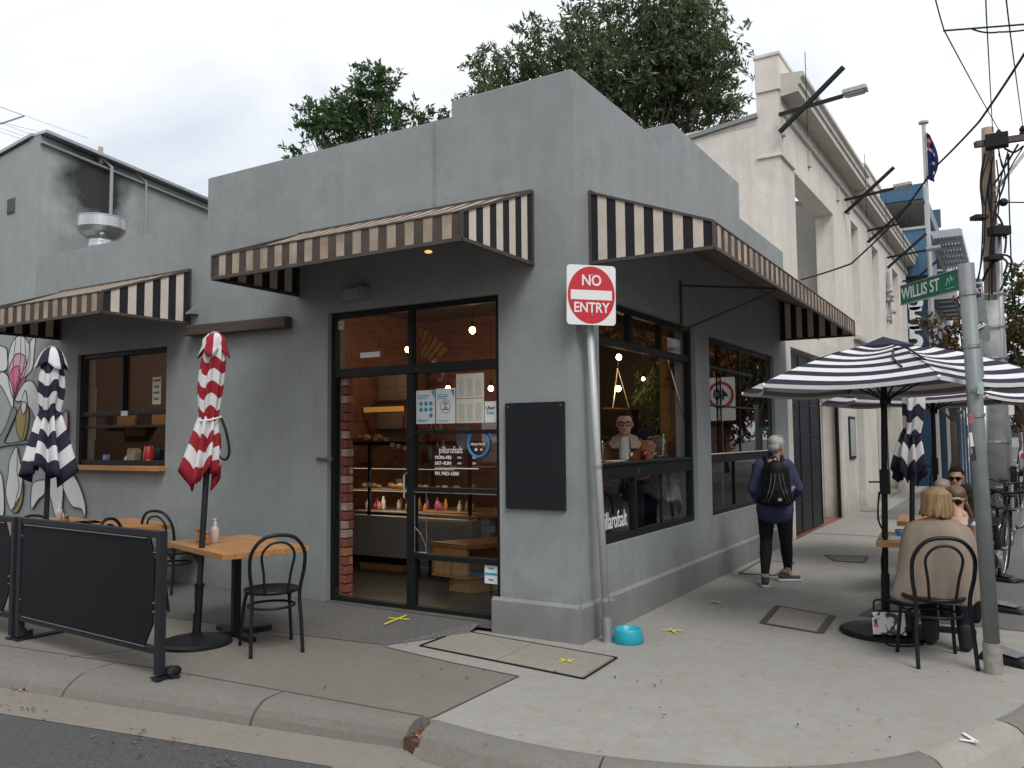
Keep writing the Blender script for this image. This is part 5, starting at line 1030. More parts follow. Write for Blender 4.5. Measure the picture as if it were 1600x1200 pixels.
c = G(50,804,.89); dup(ch, (c.x+.05,c.y+.2,0), R(20), 'black bentwood chair mostly hidden behind the barrier near the mural')
dup(ch, (2.41,.80,0), R(22), 'black bentwood chair under the woman in the beige poncho')
def table(label, x, y, rz, w, d, h=.75, grp='square wooden cafe tables', foot=.32, wood=None):
    t = thing('cafe_table', label, 'table', (x,y,0), rz, grp); n = 7
    for i in range(n):
        mb = MB(); mb.box(-w/2+.0, w/2, -d/2+i*d/n+.0012, -d/2+(i+1)*d/n-.0012, h-.045, h); mb.build('plank', wood or m_wood, t, local=True, bevel=.002)
    mb = MB(); mb.box(-.03,.03,-.03,.03,.05,h-.05); mb.build('leg', m_black, t, local=True)
    mb = MB(); mb.box(-foot,foot,-.035,.035,.0,.04); mb.box(-.035,.035,-foot*.95,foot*.95,.001,.05); mb.build('foot', m_black, t, local=True, bevel=.006)
    return t
TX, TY, TR = -2.595,-1.13, R(-17)
table('wooden table with condiments beside the red umbrella', TX, TY, TR, 1.15, .72)
c = G(212,822,.75); table('wooden table behind the right end of the barrier', c.x-.45, c.y+.1, R(-14), 1.1, .7)
c = G(100,815,.75); table('wooden table next to the mural, behind the barrier', c.x-.1, c.y-.05, R(-14), 1.1, .7)
# bottles, grinders
def pump(x, y, z, lab):
    t = thing('sanitiser_bottle', lab, 'bottle', (x,y,z), 0); mb = MB(); mb.lathe([(.028,0),(.033,.004),(.033,.10),(.028,.125),(.013,.138),(.013,.15)], n=20); mb.build('bottle_body', mat('pinkish_clear_plastic', (.62,.50,.46), .25, var=.06), t, smooth=True, local=True)
    mb = MB(); mb.lathe([(.015,.148),(.015,.165),(.006,.167),(.006,.195)], n=12); mb.box(-.03,.008,-.006,.006,.19,.2); mb.build('pump', m_white, t, local=True)
def grinder(x, y, z, lab, h=.12):
    t = thing('pepper_grinder', lab, 'grinder', (x,y,z), 0, 'wooden grinders'); mb = MB(); mb.lathe([(.026,0),(.026,.02),(.020,.05),(.024,h*.6),(.018,h*.65)], n=16); mb.build('grinder_body', m_wood, t, smooth=True, local=True); mb = MB(); mb.lathe([(.018,h*.66),(.025,h*.75),(.022,h*.9),(.006,h*.97),(.006,h)], n=16); mb.build('grinder_knob', m_wood, t, smooth=True, local=True)
p = G(336,848,.75); pump(p.x, p.y, .752, 'pump bottle of hand sanitiser on the table by the red umbrella')
p = G(323,851,.75); grinder(p.x, p.y, .752, 'wooden grinder just left of the hand sanitiser on the front table')
p = G(311,848,.75); grinder(p.x, p.y, .752, 'wooden grinder half hidden by the red umbrella pole', .13)
p = G(94,815,.75); pump(p.x-.02, p.y, .752, 'pump bottle on the back table by the mural'); p = G(104,815,.75); grinder(p.x, p.y, .752, 'small wooden pot beside the pump bottle on the back table', .08)
# barrier
def barrier(label, A, B, grp='black cafe barriers along the kerb'):
    A, B = Vector((*A,0)), Vector((*B,0)); t = thing('cafe_barrier', label, 'barrier', A, 0, grp); u = (B-A).normalized(); v = Vector((-u.y,u.x,0)); L_ = (B-A).length; Z = Vector((0,0,1))
    for p in (A, B): mb = MB(); mb.obox(p+Z*.51, (.055,.055,.96), u, Z); mb.build('post', m_frameb, t, bevel=.004)
    for p, o in ((A,.5),(B,.10)): mb = MB(); mb.obox(p+Z*.010+v*(o/2-.04), (.085,o,.012), u, Z); mb.obox(p+Z*.04+v*.05, (.03,.1,.06), u, Z); mb.build('foot', m_frameb, t)
    for z in (.965,.185): mb = MB(); mb.beam(A+Z*z+u*.03, B+Z*z-u*.03, .045, .045); mb.build('rail', m_frameb, t, bevel=.003)
    pts = [(.10,.20),(L_-.16,.20),(L_-.06,.36),(L_-.055,.80),(L_-.15,.945),(.10,.945),(.035,.88),(.03,.28)]
    mb = MB(); mb.extr([A+u*x+Z*z-v*.02 for x, z in pts], v*.012); mb.build('banner', mat('black_banner_vinyl', (.006,.009,.011), .6, var=.25, vs=3, bst=.05, spec=.25), t)
    mb = MB(); mb.tube([A+u*.09+Z*.935-v*.03, B-u*.13+Z*.935-v*.03], .005, 6); mb.tube([A+u*.09+Z*.205-v*.03, B-u*.13+Z*.205-v*.03], .004, 6); mb.build('spline_rod', mat('dull_rod', (.14,.145,.15), .4, .6), t)
    for x, z in ((L_-.05,.84),(L_-.05,.50),(L_-.05,.44),(.04,.84),(.04,.33),(L_-.05,.3)): mb = MB(); c = A+u*x+Z*z-v*.02; mb.tube([c-u*.015, c+Z*.008, c+u*.01], .0025, 5); mb.build('cable_tie', m_galv, t)
    return t
m_frameb = mat('charcoal_steel_tube', (.020,.023,.029), .5, .1, spec=.35, var=.15, vs=8)
barrier('near black cafe barrier panel beside the kerb, fully in view', (-4.02,-2.10), (-2.05,-2.235))
barrier('black cafe barrier panel cut off by the left edge of the picture', (-6.15,-1.97), (-4.12,-2.10))
mb = MB(); mb.ball((-2.0,-2.16,.04), (.035,.06,.04), 10); mb.tube([(-2.0,-2.16,.05),(-1.97,-2.2,.02),(-1.95,-2.15,.01)], .01, 6); tag(mb.build('strap_bundle', m_dark), 'small black bundled strap at the foot of the near barrier post', 'strap')

# ------------------------------------------------------------------ umbrellas
m_uw = fabric('umbrella_white', (.72,.71,.72), dirt=.06); m_un = fabric('umbrella_navy', (.035,.033,.06), dirt=.1); m_ur = fabric('umbrella_red', (.33,.025,.04), dirt=.12); m_ug = fabric('umbrella_underside', (.55,.55,.57), dirt=.05)
def folded(label, base, top, z0, zt, zc, z1, m2, seed, flare=.19, skew=(0,0), body=.085, capr=.125, disc=.27, strap_side=None, wst=.098, disc_label=None, flc=.0):
    """z0 lower hem, zt tie height, zc cap hem, z1 top"""
    rr_ = random.Random(seed); base, top = Vector(base), Vector(top); ax_ = lambda z: base.lerp(top, z/top.z)
    t = thing('folded_umbrella', label, 'umbrella', base, 0, 'folded market umbrellas'); mb = MB(); mb.cyl(ax_(.0), ax_(.45), .033, n=16); mb.cyl(ax_(.45), ax_(.47), .04, n=16); mb.build('base_tube', m_black, t, smooth=False)
    mb = MB(); mb.cyl(ax_(.40), ax_(z1-.05), .024, n=14); mb.build('pole', m_frameb, t, smooth=False)
    mb = MB(); mb.lathe([(disc,0),(disc,.022),(disc*.93,.035),(disc*.4,.06),(.05,.072),(.05,.085)], base, 36); mb.build('base_disc', m_black, t)
    mb = MB(); mb.box(base.x-.02,base.x+.02,base.y-.036,base.y-.033,.25,.36); mb.build('base_label', m_galv, t)
    # canopy folds
    na = 96; zs = []; z = z0
    stripes = int((zc-z0)/wst)+1; V = []; F_ = []; M_ = []; rows = []
    for k in range(stripes+1):
        for q in (0, .5): 
            zz = z0+(k+q)*wst
            if zz <= zc+.06: rows.append((zz, k))
    ph = [rr_.uniform(0, 6.28) for _ in range(6)]; amp = [rr_.uniform(.6,1.3) for _ in range(16)]
    for zz, k in rows:
        f = (zz-z0)/(zt-z0)
        if f < 1: r = body*.72+(flare-body*.72)*(1-f)**.8
        else: g_ = (zz-zt)/(zc-zt); r = body*(.78+.30*math.sin(PI*min(1,g_*.9)))
        for j in range(na):
            a = 2*PI*j/na; fold = math.cos(8*a+ph[0]+.5*math.sin(zz*5)); am = amp[int(8*j/na)]
            if f < 1: rad = r*(.80+.26*am*fold); dz = wst*(.30*fold*am)+(-.12*(1-f)*am*(.5+.5*math.cos(3*a+ph[1])) if f < .8 else 0)
            else: rad = r*(.90+.13*am*fold); dz = wst*.30*math.cos(4*a+ph[2])*am
            c = ax_(zz); k2 = max(0, 1-f)
            V.append((c.x+rad*math.cos(a)+skew[0]*k2+.012*math.sin(zz*7+ph[3]), c.y+rad*math.sin(a)+skew[1]*k2, zz+dz))
    for i in range(len(rows)-1):
        for j in range(na): F_.append((i*na+j, i*na+(j+1) % na, (i+1)*na+(j+1) % na, (i+1)*na+j)); M_.append(1 if rows[i][1] % 2 == 0 else 0)
    mb = MB(); mb.add(V, F_, M_); o = mb.build('canopy', [m_uw, m2], t, smooth=True); md = o.modifiers.new('solid', 'SOLIDIFY'); md.thickness = .004; md.offset = 0
    # top vent flap
    V = []; F_ = []; M_ = []; prof = [(.012, z1), (.05, z1-.012), (.085, z1-.05), (capr*.85, z1-.10), (capr, zc+.0), (capr*1.08, zc-.03)]
    for i, (r, zz) in enumerate(prof):
        for j in range(48): a = 2*PI*j/48; s = i/5; c = ax_(zz); w = 1+.20*s*math.cos(4*a+ph[4]); V.append((c.x+r*w*math.cos(a), c.y+r*w*math.sin(a), zz+.035*s*s*math.cos(4*a+ph[4])*-1))
    for i in range(5):
        for j in range(48): F_.append((i*48+j, i*48+(j+1) % 48, (i+1)*48+(j+1) % 48, (i+1)*48+j)); M_.append(1 if (j//6) % 2 == 0 else 0)
    mb = MB(); mb.add(V, F_, M_); o = mb.build('vent_flap', [m_uw, m2], t, smooth=True); md = o.modifiers.new('solid', 'SOLIDIFY'); md.thickness = .004
    mb = MB(); c = ax_(z1); mb.ball((c.x,c.y,c.z+.0), (.035,.035,.014), 12); mb.build('finial', m_galv, t)
    c = ax_(zt); mb = MB(); mb.tube([(c.x+body*.9*math.cos(a), c.y+body*.9*math.sin(a), zt+.02*math.sin(a)) for a in np.linspace(0, 2*PI, 25)[:-1]], .007, 6, closed=True); mb.build('tie_strap', m_white if strap_side else m2, t)
    if strap_side:
        s = Vector(strap_side); mb = MB(); mb.tube(cr_curve([c+s*.09, c+s*.13+Vector((0,0,-.1)), c+s*.16+Vector((0,0,-.26)), c+s*.13+Vector((0,0,-.33)), c+s*.07+Vector((0,0,-.28)), c+s*.06+Vector((0,0,-.12))], 5, False), .011, 6); mb.build('hanging_cord', m_black, t)
    return t
rb = G(306,1006); folded('folded umbrella with red and white zigzag stripes in front of the cafe wall', (rb.x,rb.y,0), (rb.x+.10,rb.y+.06,2.47), 1.37, 1.78, 2.33, 2.47, m_ur, 3, .155, (-.05,-.03), .092, .098, .275, rt*1.)
lb_ = Vector((-5.05,-1.33,0)); folded('folded umbrella with navy and white stripes in front of the mural', lb_, lb_+Vector((.04,0,2.52)), 1.36, 1.86, 2.36, 2.52, m_un, 8, .25, (0,0), .108, .125, .27, wst=.115)
fb_ = Vector((2.05,2.98,0)); folded('folded navy and white umbrella hanging between the two open ones', fb_, fb_+Vector((.09,0,2.3)), 1.27, 1.62, 2.2, 2.36, m_un, 12, .165, (-.02,0), .098, .11, .25, wst=.12)
def openumb(label, c, zh, zp, rad, rot, base=True, lean=(0,0), seed=1, nst=13, disc=.35):
    t = thing('open_umbrella', label, 'umbrella', (c[0],c[1],0), 0, 'open market umbrellas'); C0 = Vector((c[0]+lean[0],c[1]+lean[1],0)); rr_ = random.Random(seed)
    K = [C0+Vector((rad*math.cos(rot+i*PI/3), rad*math.sin(rot+i*PI/3), zh+rr_.uniform(-.01,.01))) for i in range(6)]; AP = C0+Vector((0,0,zp)); NS = 8
    V = []; F_ = []; M_ = []
    def surf(i, s, q):      # s from apex 0 to hem 1, q across the panel
        a, b_ = K[i], K[(i+1) % 6]; r_a = AP.lerp(a, s); r_b = AP.lerp(b_, s); sg_ = .05*math.sin(PI*q)*s*s; rib = .05*math.sin(PI*s)
        p = r_a.lerp(r_b, q); p.z += rib*(1-.6*math.sin(PI*q))-sg_*.6+.005*math.sin(9*s+4*q); p = p.lerp(C0+Vector((0,0,p.z)), .06*math.sin(PI*q)*s*s); return p
    for under in (0, 1):
        for i in range(6):
            for k in range(nst):
                s0, s1_ = .10+.9*k/nst, .10+.9*(k+1)/nst
                for j in range(NS):
                    o = len(V); V += [surf(i,s0,j/NS), surf(i,s0,(j+1)/NS), surf(i,s1_,(j+1)/NS), surf(i,s1_,j/NS)]
                    if under: 
                        for z in range(4): V[o+z] = V[o+z]+Vector((0,0,-.006))
                    F_.append((o,o+3,o+2,o+1) if not under else (o,o+1,o+2,o+3)); M_.append((1 if k % 2 == 0 else 0)+(2 if under else 0))
    for i in range(6):
        for j in range(NS): o = len(V); a, b_ = surf(i,1,j/NS), surf(i,1,(j+1)/NS); V += [a, b_, b_+Vector((0,0,-.03)), a+Vector((0,0,-.03))]; F_.append((o,o+1,o+2,o+3)); M_.append(0)
    mb = MB(); mb.add(V, F_, M_); mb.build('canopy', [m_uw, m_un, m_uw2, m_un2], t, weld=False, smooth=False)
    mb = MB(); r_ = rad*.17; Kv = [C0+Vector((r_*1.15*math.cos(rot+i*PI/3), r_*1.15*math.sin(rot+i*PI/3), zp-.035)) for i in range(6)]; A2 = AP+Vector((0,0,.05))
    for i in range(6): mb.add([A2, Kv[i], Kv[(i+1) % 6]], [(0,1,2)], 1 if i in (3,4,5) else 0); mb.add([Kv[i], Kv[(i+1)%6], Kv[(i+1)%6]+Vector((0,0,-.025)), Kv[i]+Vector((0,0,-.025))], [(0,1,2,3)], 1)
    mb.build('vent_flap', [m_uw, m_un], t); hub = C0+Vector((0,0,zh-.12))
    mb = MB(); mb.tube([(c[0],c[1],.05), C0+Vector((0,0,zp-.02))], .024, 14); mb.build('pole', m_black, t)
    for i in range(6):
        a = AP.lerp(K[i], .97)+Vector((0,0,-.02)); mid = AP.lerp(K[i], .5)+Vector((0,0,.03)); mb = MB(); mb.tube([AP+Vector((0,0,-.03)), mid, a], .009, 6); mb.build('rib', m_black, t); mb = MB(); mb.tube([hub, mid+Vector((0,0,-.01))], .008, 6); mb.build('strut', m_black, t)
        mb = MB(); mb.ball(K[i]+Vector((0,0,-.01)), .016, 8); mb.build('rib_tip', m_white, t)
    mb = MB(); mb.lathe([(.04,-.03),(.045,0),(.04,.04)], hub, 12); mb.build('hub', m_black, t)
    if base:
        mb = MB(); mb.lathe([(disc,0),(disc,.022),(disc*.93,.035),(disc*.4,.06),(.05,.08),(.05,.12)], (c[0],c[1],.003), 36); mb.build('base_disc', m_black, t); mb = MB(); mb.cyl((c[0],c[1],.05),(c[0]+lean[0]*.2,c[1],.48),.034,n=14); mb.build('base_tube', m_black, t)
        cz = Vector((c[0]+lean[0]*.6, c[1], 1.22)); mb = MB(); mb.obox(cz, (.07,.09,.2), (1,0,0)); mb.tube([cz+Vector((-.02,-.05,0)), cz+Vector((-.1,-.08,0)), cz+Vector((-.11,-.09,-.0))], .008, 6); mb.build('crank_box', m_black, t, bevel=.01)
        mb = MB(); mb.tube(cr_curve([cz+Vector((-.045,-.02,-.08)), cz+Vector((-.06,-.02,-.3)), cz+Vector((-.01,-.02,-.45)), cz+Vector((-.045,-.02,-.62)), cz+Vector((-.04,-.02,-.8))], 5, False), .008, 5); mb.build('crank_cord', m_black, t)
    mb = MB(); mb.tube([surf(4,.42,.86)+Vector((0,0,.012)), surf(4,.62,.80)+Vector((0,0,.012)), surf(4,.80,.84)+Vector((0,0,.012))], .008, 5); mb.tube([surf(4,.42,.86)+Vector((0,0,.012)), surf(5,.45,.05)+Vector((0,0,.02)), surf(5,.6,.0)+Vector((0,0,.02)), surf(5,.78,.0)+Vector((0,0,.02))], .009, 5); mb.build('tie_strap', m_black, t)
    return t
m_uw2 = fabric('umbrella_white_inside', (.66,.66,.68), dirt=.06); m_un2 = fabric('umbrella_grey_inside', (.20,.19,.22), dirt=.1)
openumb('near open umbrella with navy and white stripes over the footpath table', (2.0,1.5), 2.0, 2.36, 1.22, R(-7.3), lean=(.06,.02))
openumb('second open striped umbrella, further up the footpath behind the first', (2.12,5.25), 2.0, 2.40, 1.30, R(-3), lean=(.02,0), seed=5)

# ------------------------------------------------------------------ right hand footpath table group
table('small wooden table between the two seated women', 2.33, 1.78, R(4), .78, .78, grp=None, foot=.3)
table('further wooden table where the back group sits', 2.3, 3.55, R(4), .8, .8, grp=None, foot=.3)
p = G(1420,838,.77)
cu = thing('blue_cup', 'small blue cup on a saucer at the left corner of the women\'s table', 'cup', (2.11,1.72,.752)); mb = MB(); mb.lathe([(.0,0),(.03,0),(.065,.006),(.068,.01),(.03,.006)], n=20, cap=False); mb.build('saucer', m_white, cu, local=True); mb = MB(); mb.lathe([(.022,.008),(.036,.03),(.04,.065),(.037,.065),(.03,.02),(0,.014)], n=20, cap=False); mb.tube([(.036,0,.05),(.055,0,.045),(.05,0,.02),(.034,0,.02)], .004, 5); mb.build('cup_body', mat('cup_blue', (.05,.22,.42), .3), cu, smooth=True, local=True)
mb = MB(); mb.obox((2.06,1.55,.758), (.16,.1,.008), (1,.2,0)); mb.obox((2.08,1.57,.767), (.12,.08,.008), (1,-.3,0)); tag(mb.build('napkin', mat('printed_napkin', (.6,.6,.62), .8, var=.5, vs=60, bst=0)), 'crumpled white napkin in front of the blue cup', 'napkin')
cp = thing('iced_drink', 'tall glass of pale iced coffee on the right of the women\'s table', 'drink', (2.66,1.75,.752)); mb = MB(); mb.lathe([(.028,0),(.036,.12)], n=16); mb.build('drink_liquid', mat('iced_coffee', (.45,.30,.2), .4), cp, local=True); mb = MB(); mb.lathe([(.037,.12),(.038,.125),(.02,.15),(0,.155)], n=16); mb.build('drink_lid', m_white, cp, local=True)
# bag on the umbrella base
bg_ = G(1386,972,.1); t = thing('floral_bag', 'black bag with white and red floral print lying on the umbrella base', 'bag', (2.08,1.32,.05))
mb = MB(); b0 = Vector((2.08,1.30,.14)); mb.obox(b0, (.30,.14,.17), (.95,.3,0), (.0,.25,1)); o = mb.build('bag_body', m_dark, t, bevel=.03)
mf, tn, pb, po_ = nodes('floral_print'); vz = N(tn, 'ShaderNodeTexVoronoi', i_Scale=13.); cdn = N(tn, 'ShaderNodeTexCoord'); nz_ = noise(tn, 9, 4, dist=2.); tn.links.new(cdn.outputs['Object'], vz.inputs['Vector']); tn.links.new(mixc(tn, ramp(tn, nz_, [(.50,(0,0,0)),(.53,(1,1,1))]), ramp(tn, vz.outputs['Distance'], [(.25,(.55,.05,.05)),(.33,(.62,.60,.58)),(.6,(.66,.64,.6))]), (.03,.03,.03)), pb.inputs['Base Color'])
mb = MB(); mb.obox(b0+Vector((-.02,-.085,.0)), (.24,.012,.17), (.95,.3,0), (.0,.25,1)); mb.build('print_panel', mf, t, bevel=.004)
mb = MB(); mb.tube(cr_curve([b0+Vector((-.13,-.05,.08)), b0+Vector((-.12,-.02,.16)), b0+Vector((0,0,.15)), b0+Vector((.1,.02,.10))], 5, False), .008, 6); mb.tube(cr_curve([b0+Vector((-.06,-.1,-.06)), b0+Vector((-.02,-.22,-.13)), b0+Vector((.12,-.2,-.13)), b0+Vector((.22,-.12,-.12))], 5, False), .008, 6); mb.build('bag_strap', m_dark, t)
def sandbag(p, rz, lab, lblm):
    t = thing('sandbag', lab, 'weight bag', (p.x,p.y,0), rz, 'black weight bags on the footpath'); mb = MB()
    mb.add([(x,y_,z) for x, y_, z in ((-.19,-.12,0),(.19,-.12,0),(.19,.12,0),(-.19,.12,0),(-.14,-.09,.075),(.15,-.09,.05),(.15,.09,.05),(-.14,.09,.09))], [(3,2,1,0),(4,5,6,7),(0,1,5,4),(1,2,6,5),(2,3,7,6),(3,0,4,7)]); mb.build('bag_body', fabric('bag_black_vinyl', (.018,.018,.02), .35), t, local=True, bevel=.03)
    mb = MB(); mb.add([(-.11,-.095,.084),(.10,-.09,.064),(.10,.05,.067),(-.11,.06,.096)], [(0,1,2,3)]); mb.build('bag_label', lblm, t, local=True); mb = MB(); mb.tube([(.18,-.05,.03),(.24,-.02,.03),(.24,.03,.03),(.18,.05,.03)], .009, 5); mb.build('bag_handle', m_dark, t, local=True)
m_gl = mat('bag_label_grey', (.14,.145,.15), .5, var=.4, vs=25)
sandbag(G(1578,1035), R(-30), 'nearest black weight bag, right of the street post foot, with red tag', m_gl); mb = MB(); c = G(1564,1026); mb.obox((c.x-.02,c.y,.1), (.07,.05,.006), (1,.2,0)); tag(mb.build('red_tag', mat('tag_red_white', (.5,.1,.1), .5, var=.5, vs=50, bst=0)), 'small red and white tag on the nearest weight bag', 'tag')
sandbag(G(1572,956), R(-12), 'middle black weight bag at the right edge of the footpath', m_gl); sandbag(G(1566,908), R(-25), 'farthest black weight bag near the parked bicycles', m_dark)

# ------------------------------------------------------------------ bicycles
def bicycle(label, p, rz, lean=0.08, col=None):
    t = thing('bicycle', label, 'bicycle', p, rz, 'parked black bicycles'); Rw = .34; m = col or m_black
    Mx = Matrix.Rotation(lean, 3, 'X')
    def B(mb, name, mm, par=t, **k): mb.v = [tuple(Mx @ Vector(v)) for v in mb.v]; return mb.build(name, mm, par, local=True, **k)
    for x in (-.52,.52):
        mb = MB(); mb.tube([(x+Rw*math.cos(a),0,Rw+Rw*math.sin(a)) for a in np.linspace(0,2*PI,33)[:-1]], .018, 8, closed=True); w = B(mb, 'wheel', m_rubber, smooth=True)
        mb = MB(); mb.tube([(x+.315*math.cos(a),0,Rw+.315*math.sin(a)) for a in np.linspace(0,2*PI,33)[:-1]], .010, 6, closed=True); [mb.cyl((x,0,Rw),(x+.31*math.cos(a),0,Rw+.31*math.sin(a)),.0015,n=3) for a in np.linspace(0,2*PI,25)[:-1]]; mb.cyl((x,-.04,Rw),(x,.04,Rw),.02,n=8); B(mb, 'rim', m_galv, w).matrix_parent_inverse = Matrix()
        mb = MB(); mb.tube([(x+.375*math.cos(a),0,Rw+.375*math.sin(a)) for a in np.linspace(R(20),R(150),12)], .016, 6); B(mb, 'mudguard', m)
    mb = MB(); 
    for a, b_ in (((-.52,0,.34),(-.12,0,.30)),((-.12,0,.30),(-.24,0,.82)),((-.22,0,.74),(.36,0,.80)),((-.12,0,.30),(.38,0,.70)),((-.52,0,.34),(-.22,0,.74)),((.38,0,.66),(.34,0,.94)),((.38,0,.68),(.52,0,.34))): mb.cyl(a, b_, .015, n=8)
    B(mb, 'frame', m); mb = MB(); mb.tube(cr_curve([(.22,-.29,.98),(.32,-.2,1.0),(.35,0,.96),(.32,.2,1.0),(.22,.29,.98)], 5, False), .012, 7); B(mb, 'handlebar', m_galv if col else m)
    mb = MB(); mb.ball((-.26,0,.86), (.13,.07,.035), 12); B(mb, 'saddle', m_rubber); mb = MB(); mb.cyl((-.12,-.07,.30),(-.12,.07,.30),.09,n=18); mb.beam((-.12,.08,.30),(-.02,.08,.16),.02,.02); mb.beam((-.12,-.08,.30),(-.22,-.08,.44),.02,.02); B(mb, 'crankset', m_galv)
    mb = MB(); mb.box(-.78,-.42,-.06,.06,.70,.715); mb.cyl((-.7,0,.7),(-.52,0,.36),.008,n=5); B(mb, 'rack', m)
    return t
bk = bicycle('black bicycle whose front wheel shows right of the power pole', (2.80,10.15,0), R(70), .1)
dup(bk, (2.72,4.35,0), R(84), 'black bicycle parked nearest, mostly hidden behind the street post'); dup(bk, (2.78,6.3,0), R(93), 'dark bicycle in the middle, behind the leaning street post')
mb = MB(); mb.tube([(2.9,8.2,0),(2.9,8.2,.85),(2.9,8.8,.85),(2.9,8.8,0)], .025, 8); tag(mb.build('bike_hoop', m_galv), 'steel bicycle hoop at the kerb among the parked bicycles', 'bike rack')
# tall dark gas heater style box behind poles
# ------------------------------------------------------------------ parked cars down the street
def car(label, x, y, colr, suv=True):
    t = thing('parked_car', label, 'car', (x,y,-.14), 0, 'cars parked down the main street'); pm = mat('car_paint_%s' % label.split()[1], colr, .25, .3, var=.02, bst=0)
    h = 1.65 if suv else 1.42; wd = .9
    def loft(secs, mm, name):
        b = MB(); K = len(secs[0]); [b.v.append(p) for s in secs for p in s]
        for i in range(len(secs)-1):
            for k in range(K): b.f.append((i*K+k,i*K+(k+1)%K,(i+1)*K+(k+1)%K,(i+1)*K+k)); b.m.append(0)
        b.f += [tuple(range(K-1,-1,-1)), tuple(range((len(secs)-1)*K, len(secs)*K))]; b.m += [0,0]; return b.build(name, mm, t, local=True, smooth=False, bevel=.05)
    sec = lambda y_, w, z0, z1: [(-w,y_,z0),(w,y_,z0),(w*1.0,y_,z1-.12),(w*.93,y_,z1),(-w*.93,y_,z1),(-w,y_,z1-.12)]
    loft([sec(-2.2,wd*.9,.35,.92),sec(-2.05,wd,.25,.98),sec(1.0,wd,.25,1.0),sec(2.0,wd*.97,.25,.88),sec(2.2,wd*.88,.35,.75)], pm, 'body')
    loft([sec(-2.0,wd*.86,.95,1.0),sec(-1.75,wd*.78,.95,h-.05),sec(.3,wd*.78,.95,h),sec(1.1,wd*.84,.95,1.02)], pm, 'cabin')
    b = MB(); b.add([(-.62,-2.03,1.04),(.62,-2.03,1.04),(.56,-1.83,h-.15),(-.56,-1.83,h-.15)], [(0,1,2,3)]); b.build('rear_window', m_gl2, t, local=True)
    for s in (-1,1): b = MB(); b.add([(s*.80,-1.6,1.05),(s*.80,.6,1.05),(s*.72,.2,h-.14),(s*.72,-1.5,h-.14)], [(0,1,2,3)]); b.build('side_window', m_gl2, t, local=True)
    for s in (-1,1): b = MB(); b.obox((s*.75,-2.2,.85), (.18,.04,.22)); b.build('tail_light', m_red, t, local=True)
    b = MB(); b.obox((0,-2.215,.62),(.42,.02,.12)); b.build('number_plate', m_white, t, local=True)
    for s in (-1,1):
        for y_ in (-1.4,1.4): b = MB(); b.cyl((s*.72,y_,.32),(s*.92,y_,.32),.32,n=20); w = b.build('wheel', m_rubber, t, local=True); b = MB(); b.cyl((s*.9,y_,.32),(s*.93,y_,.32),.2,n=14); b.build('hub_cap', m_galv, w, local=True)
car('parked silver car far down the main street', 4.05, 36, (.42,.44,.46)); car('parked blue car just beyond the silver one', 4.2, 44, (.12,.16,.22)); car('parked white van shaped car furthest away in the row', 4.4, 53, (.6,.6,.6)); car('parked charcoal car cut by the right edge of the picture', 4.12, 25.5, (.05,.055,.06), False)
# ================================================================== PEOPLE
m_glas = mat('sunglass_black', (.01,.01,.012), .12, bst=0)
m_lip = mat('lip', (.40,.13,.11), .5, bst=0); m_eye = mat('eye_white', (.6,.58,.55), .3, bst=0); m_iris = mat('iris_dark', (.03,.02,.015), .2, bst=0)
def frame_of(fwd):   # rotation whose +Y looks along fwd
    f = Vector(fwd).normalized(); r = f.cross(Vector((0,0,1))).normalized(); u = r.cross(f); return Matrix((r, f, u)).transposed()
def head_parts(c, M, s=1.):
    T_ = lambda x, y, z: Vector(c)+M @ Vector((x*s, y*s, z*s)); q = lambda a: tuple(v*s for v in a)
    return [(T_(0,-.01,.03), q((.075,.093,.098)), M), (T_(0,.025,-.035), q((.062,.07,.075)), M), (T_(0,.045,-.075), q((.038,.042,.03)), M), (T_(0,.088,.0), q((.012,.02,.02)), M), (T_(0,.096,-.018), q((.016,.018,.012)), M),
            (T_(0,.075,.033), q((.055,.02,.012)), M), (T_(.076,-.005,-.005), q((.010,.018,.03)), M), (T_(-.076,-.005,-.005), q((.010,.018,.03)), M), (T_(0,.078,-.05), q((.024,.014,.012)), M), (T_(.035,.06,-.02), q((.02,.02,.02)), M), (T_(-.035,.06,-.02), q((.02,.02,.02)), M)]
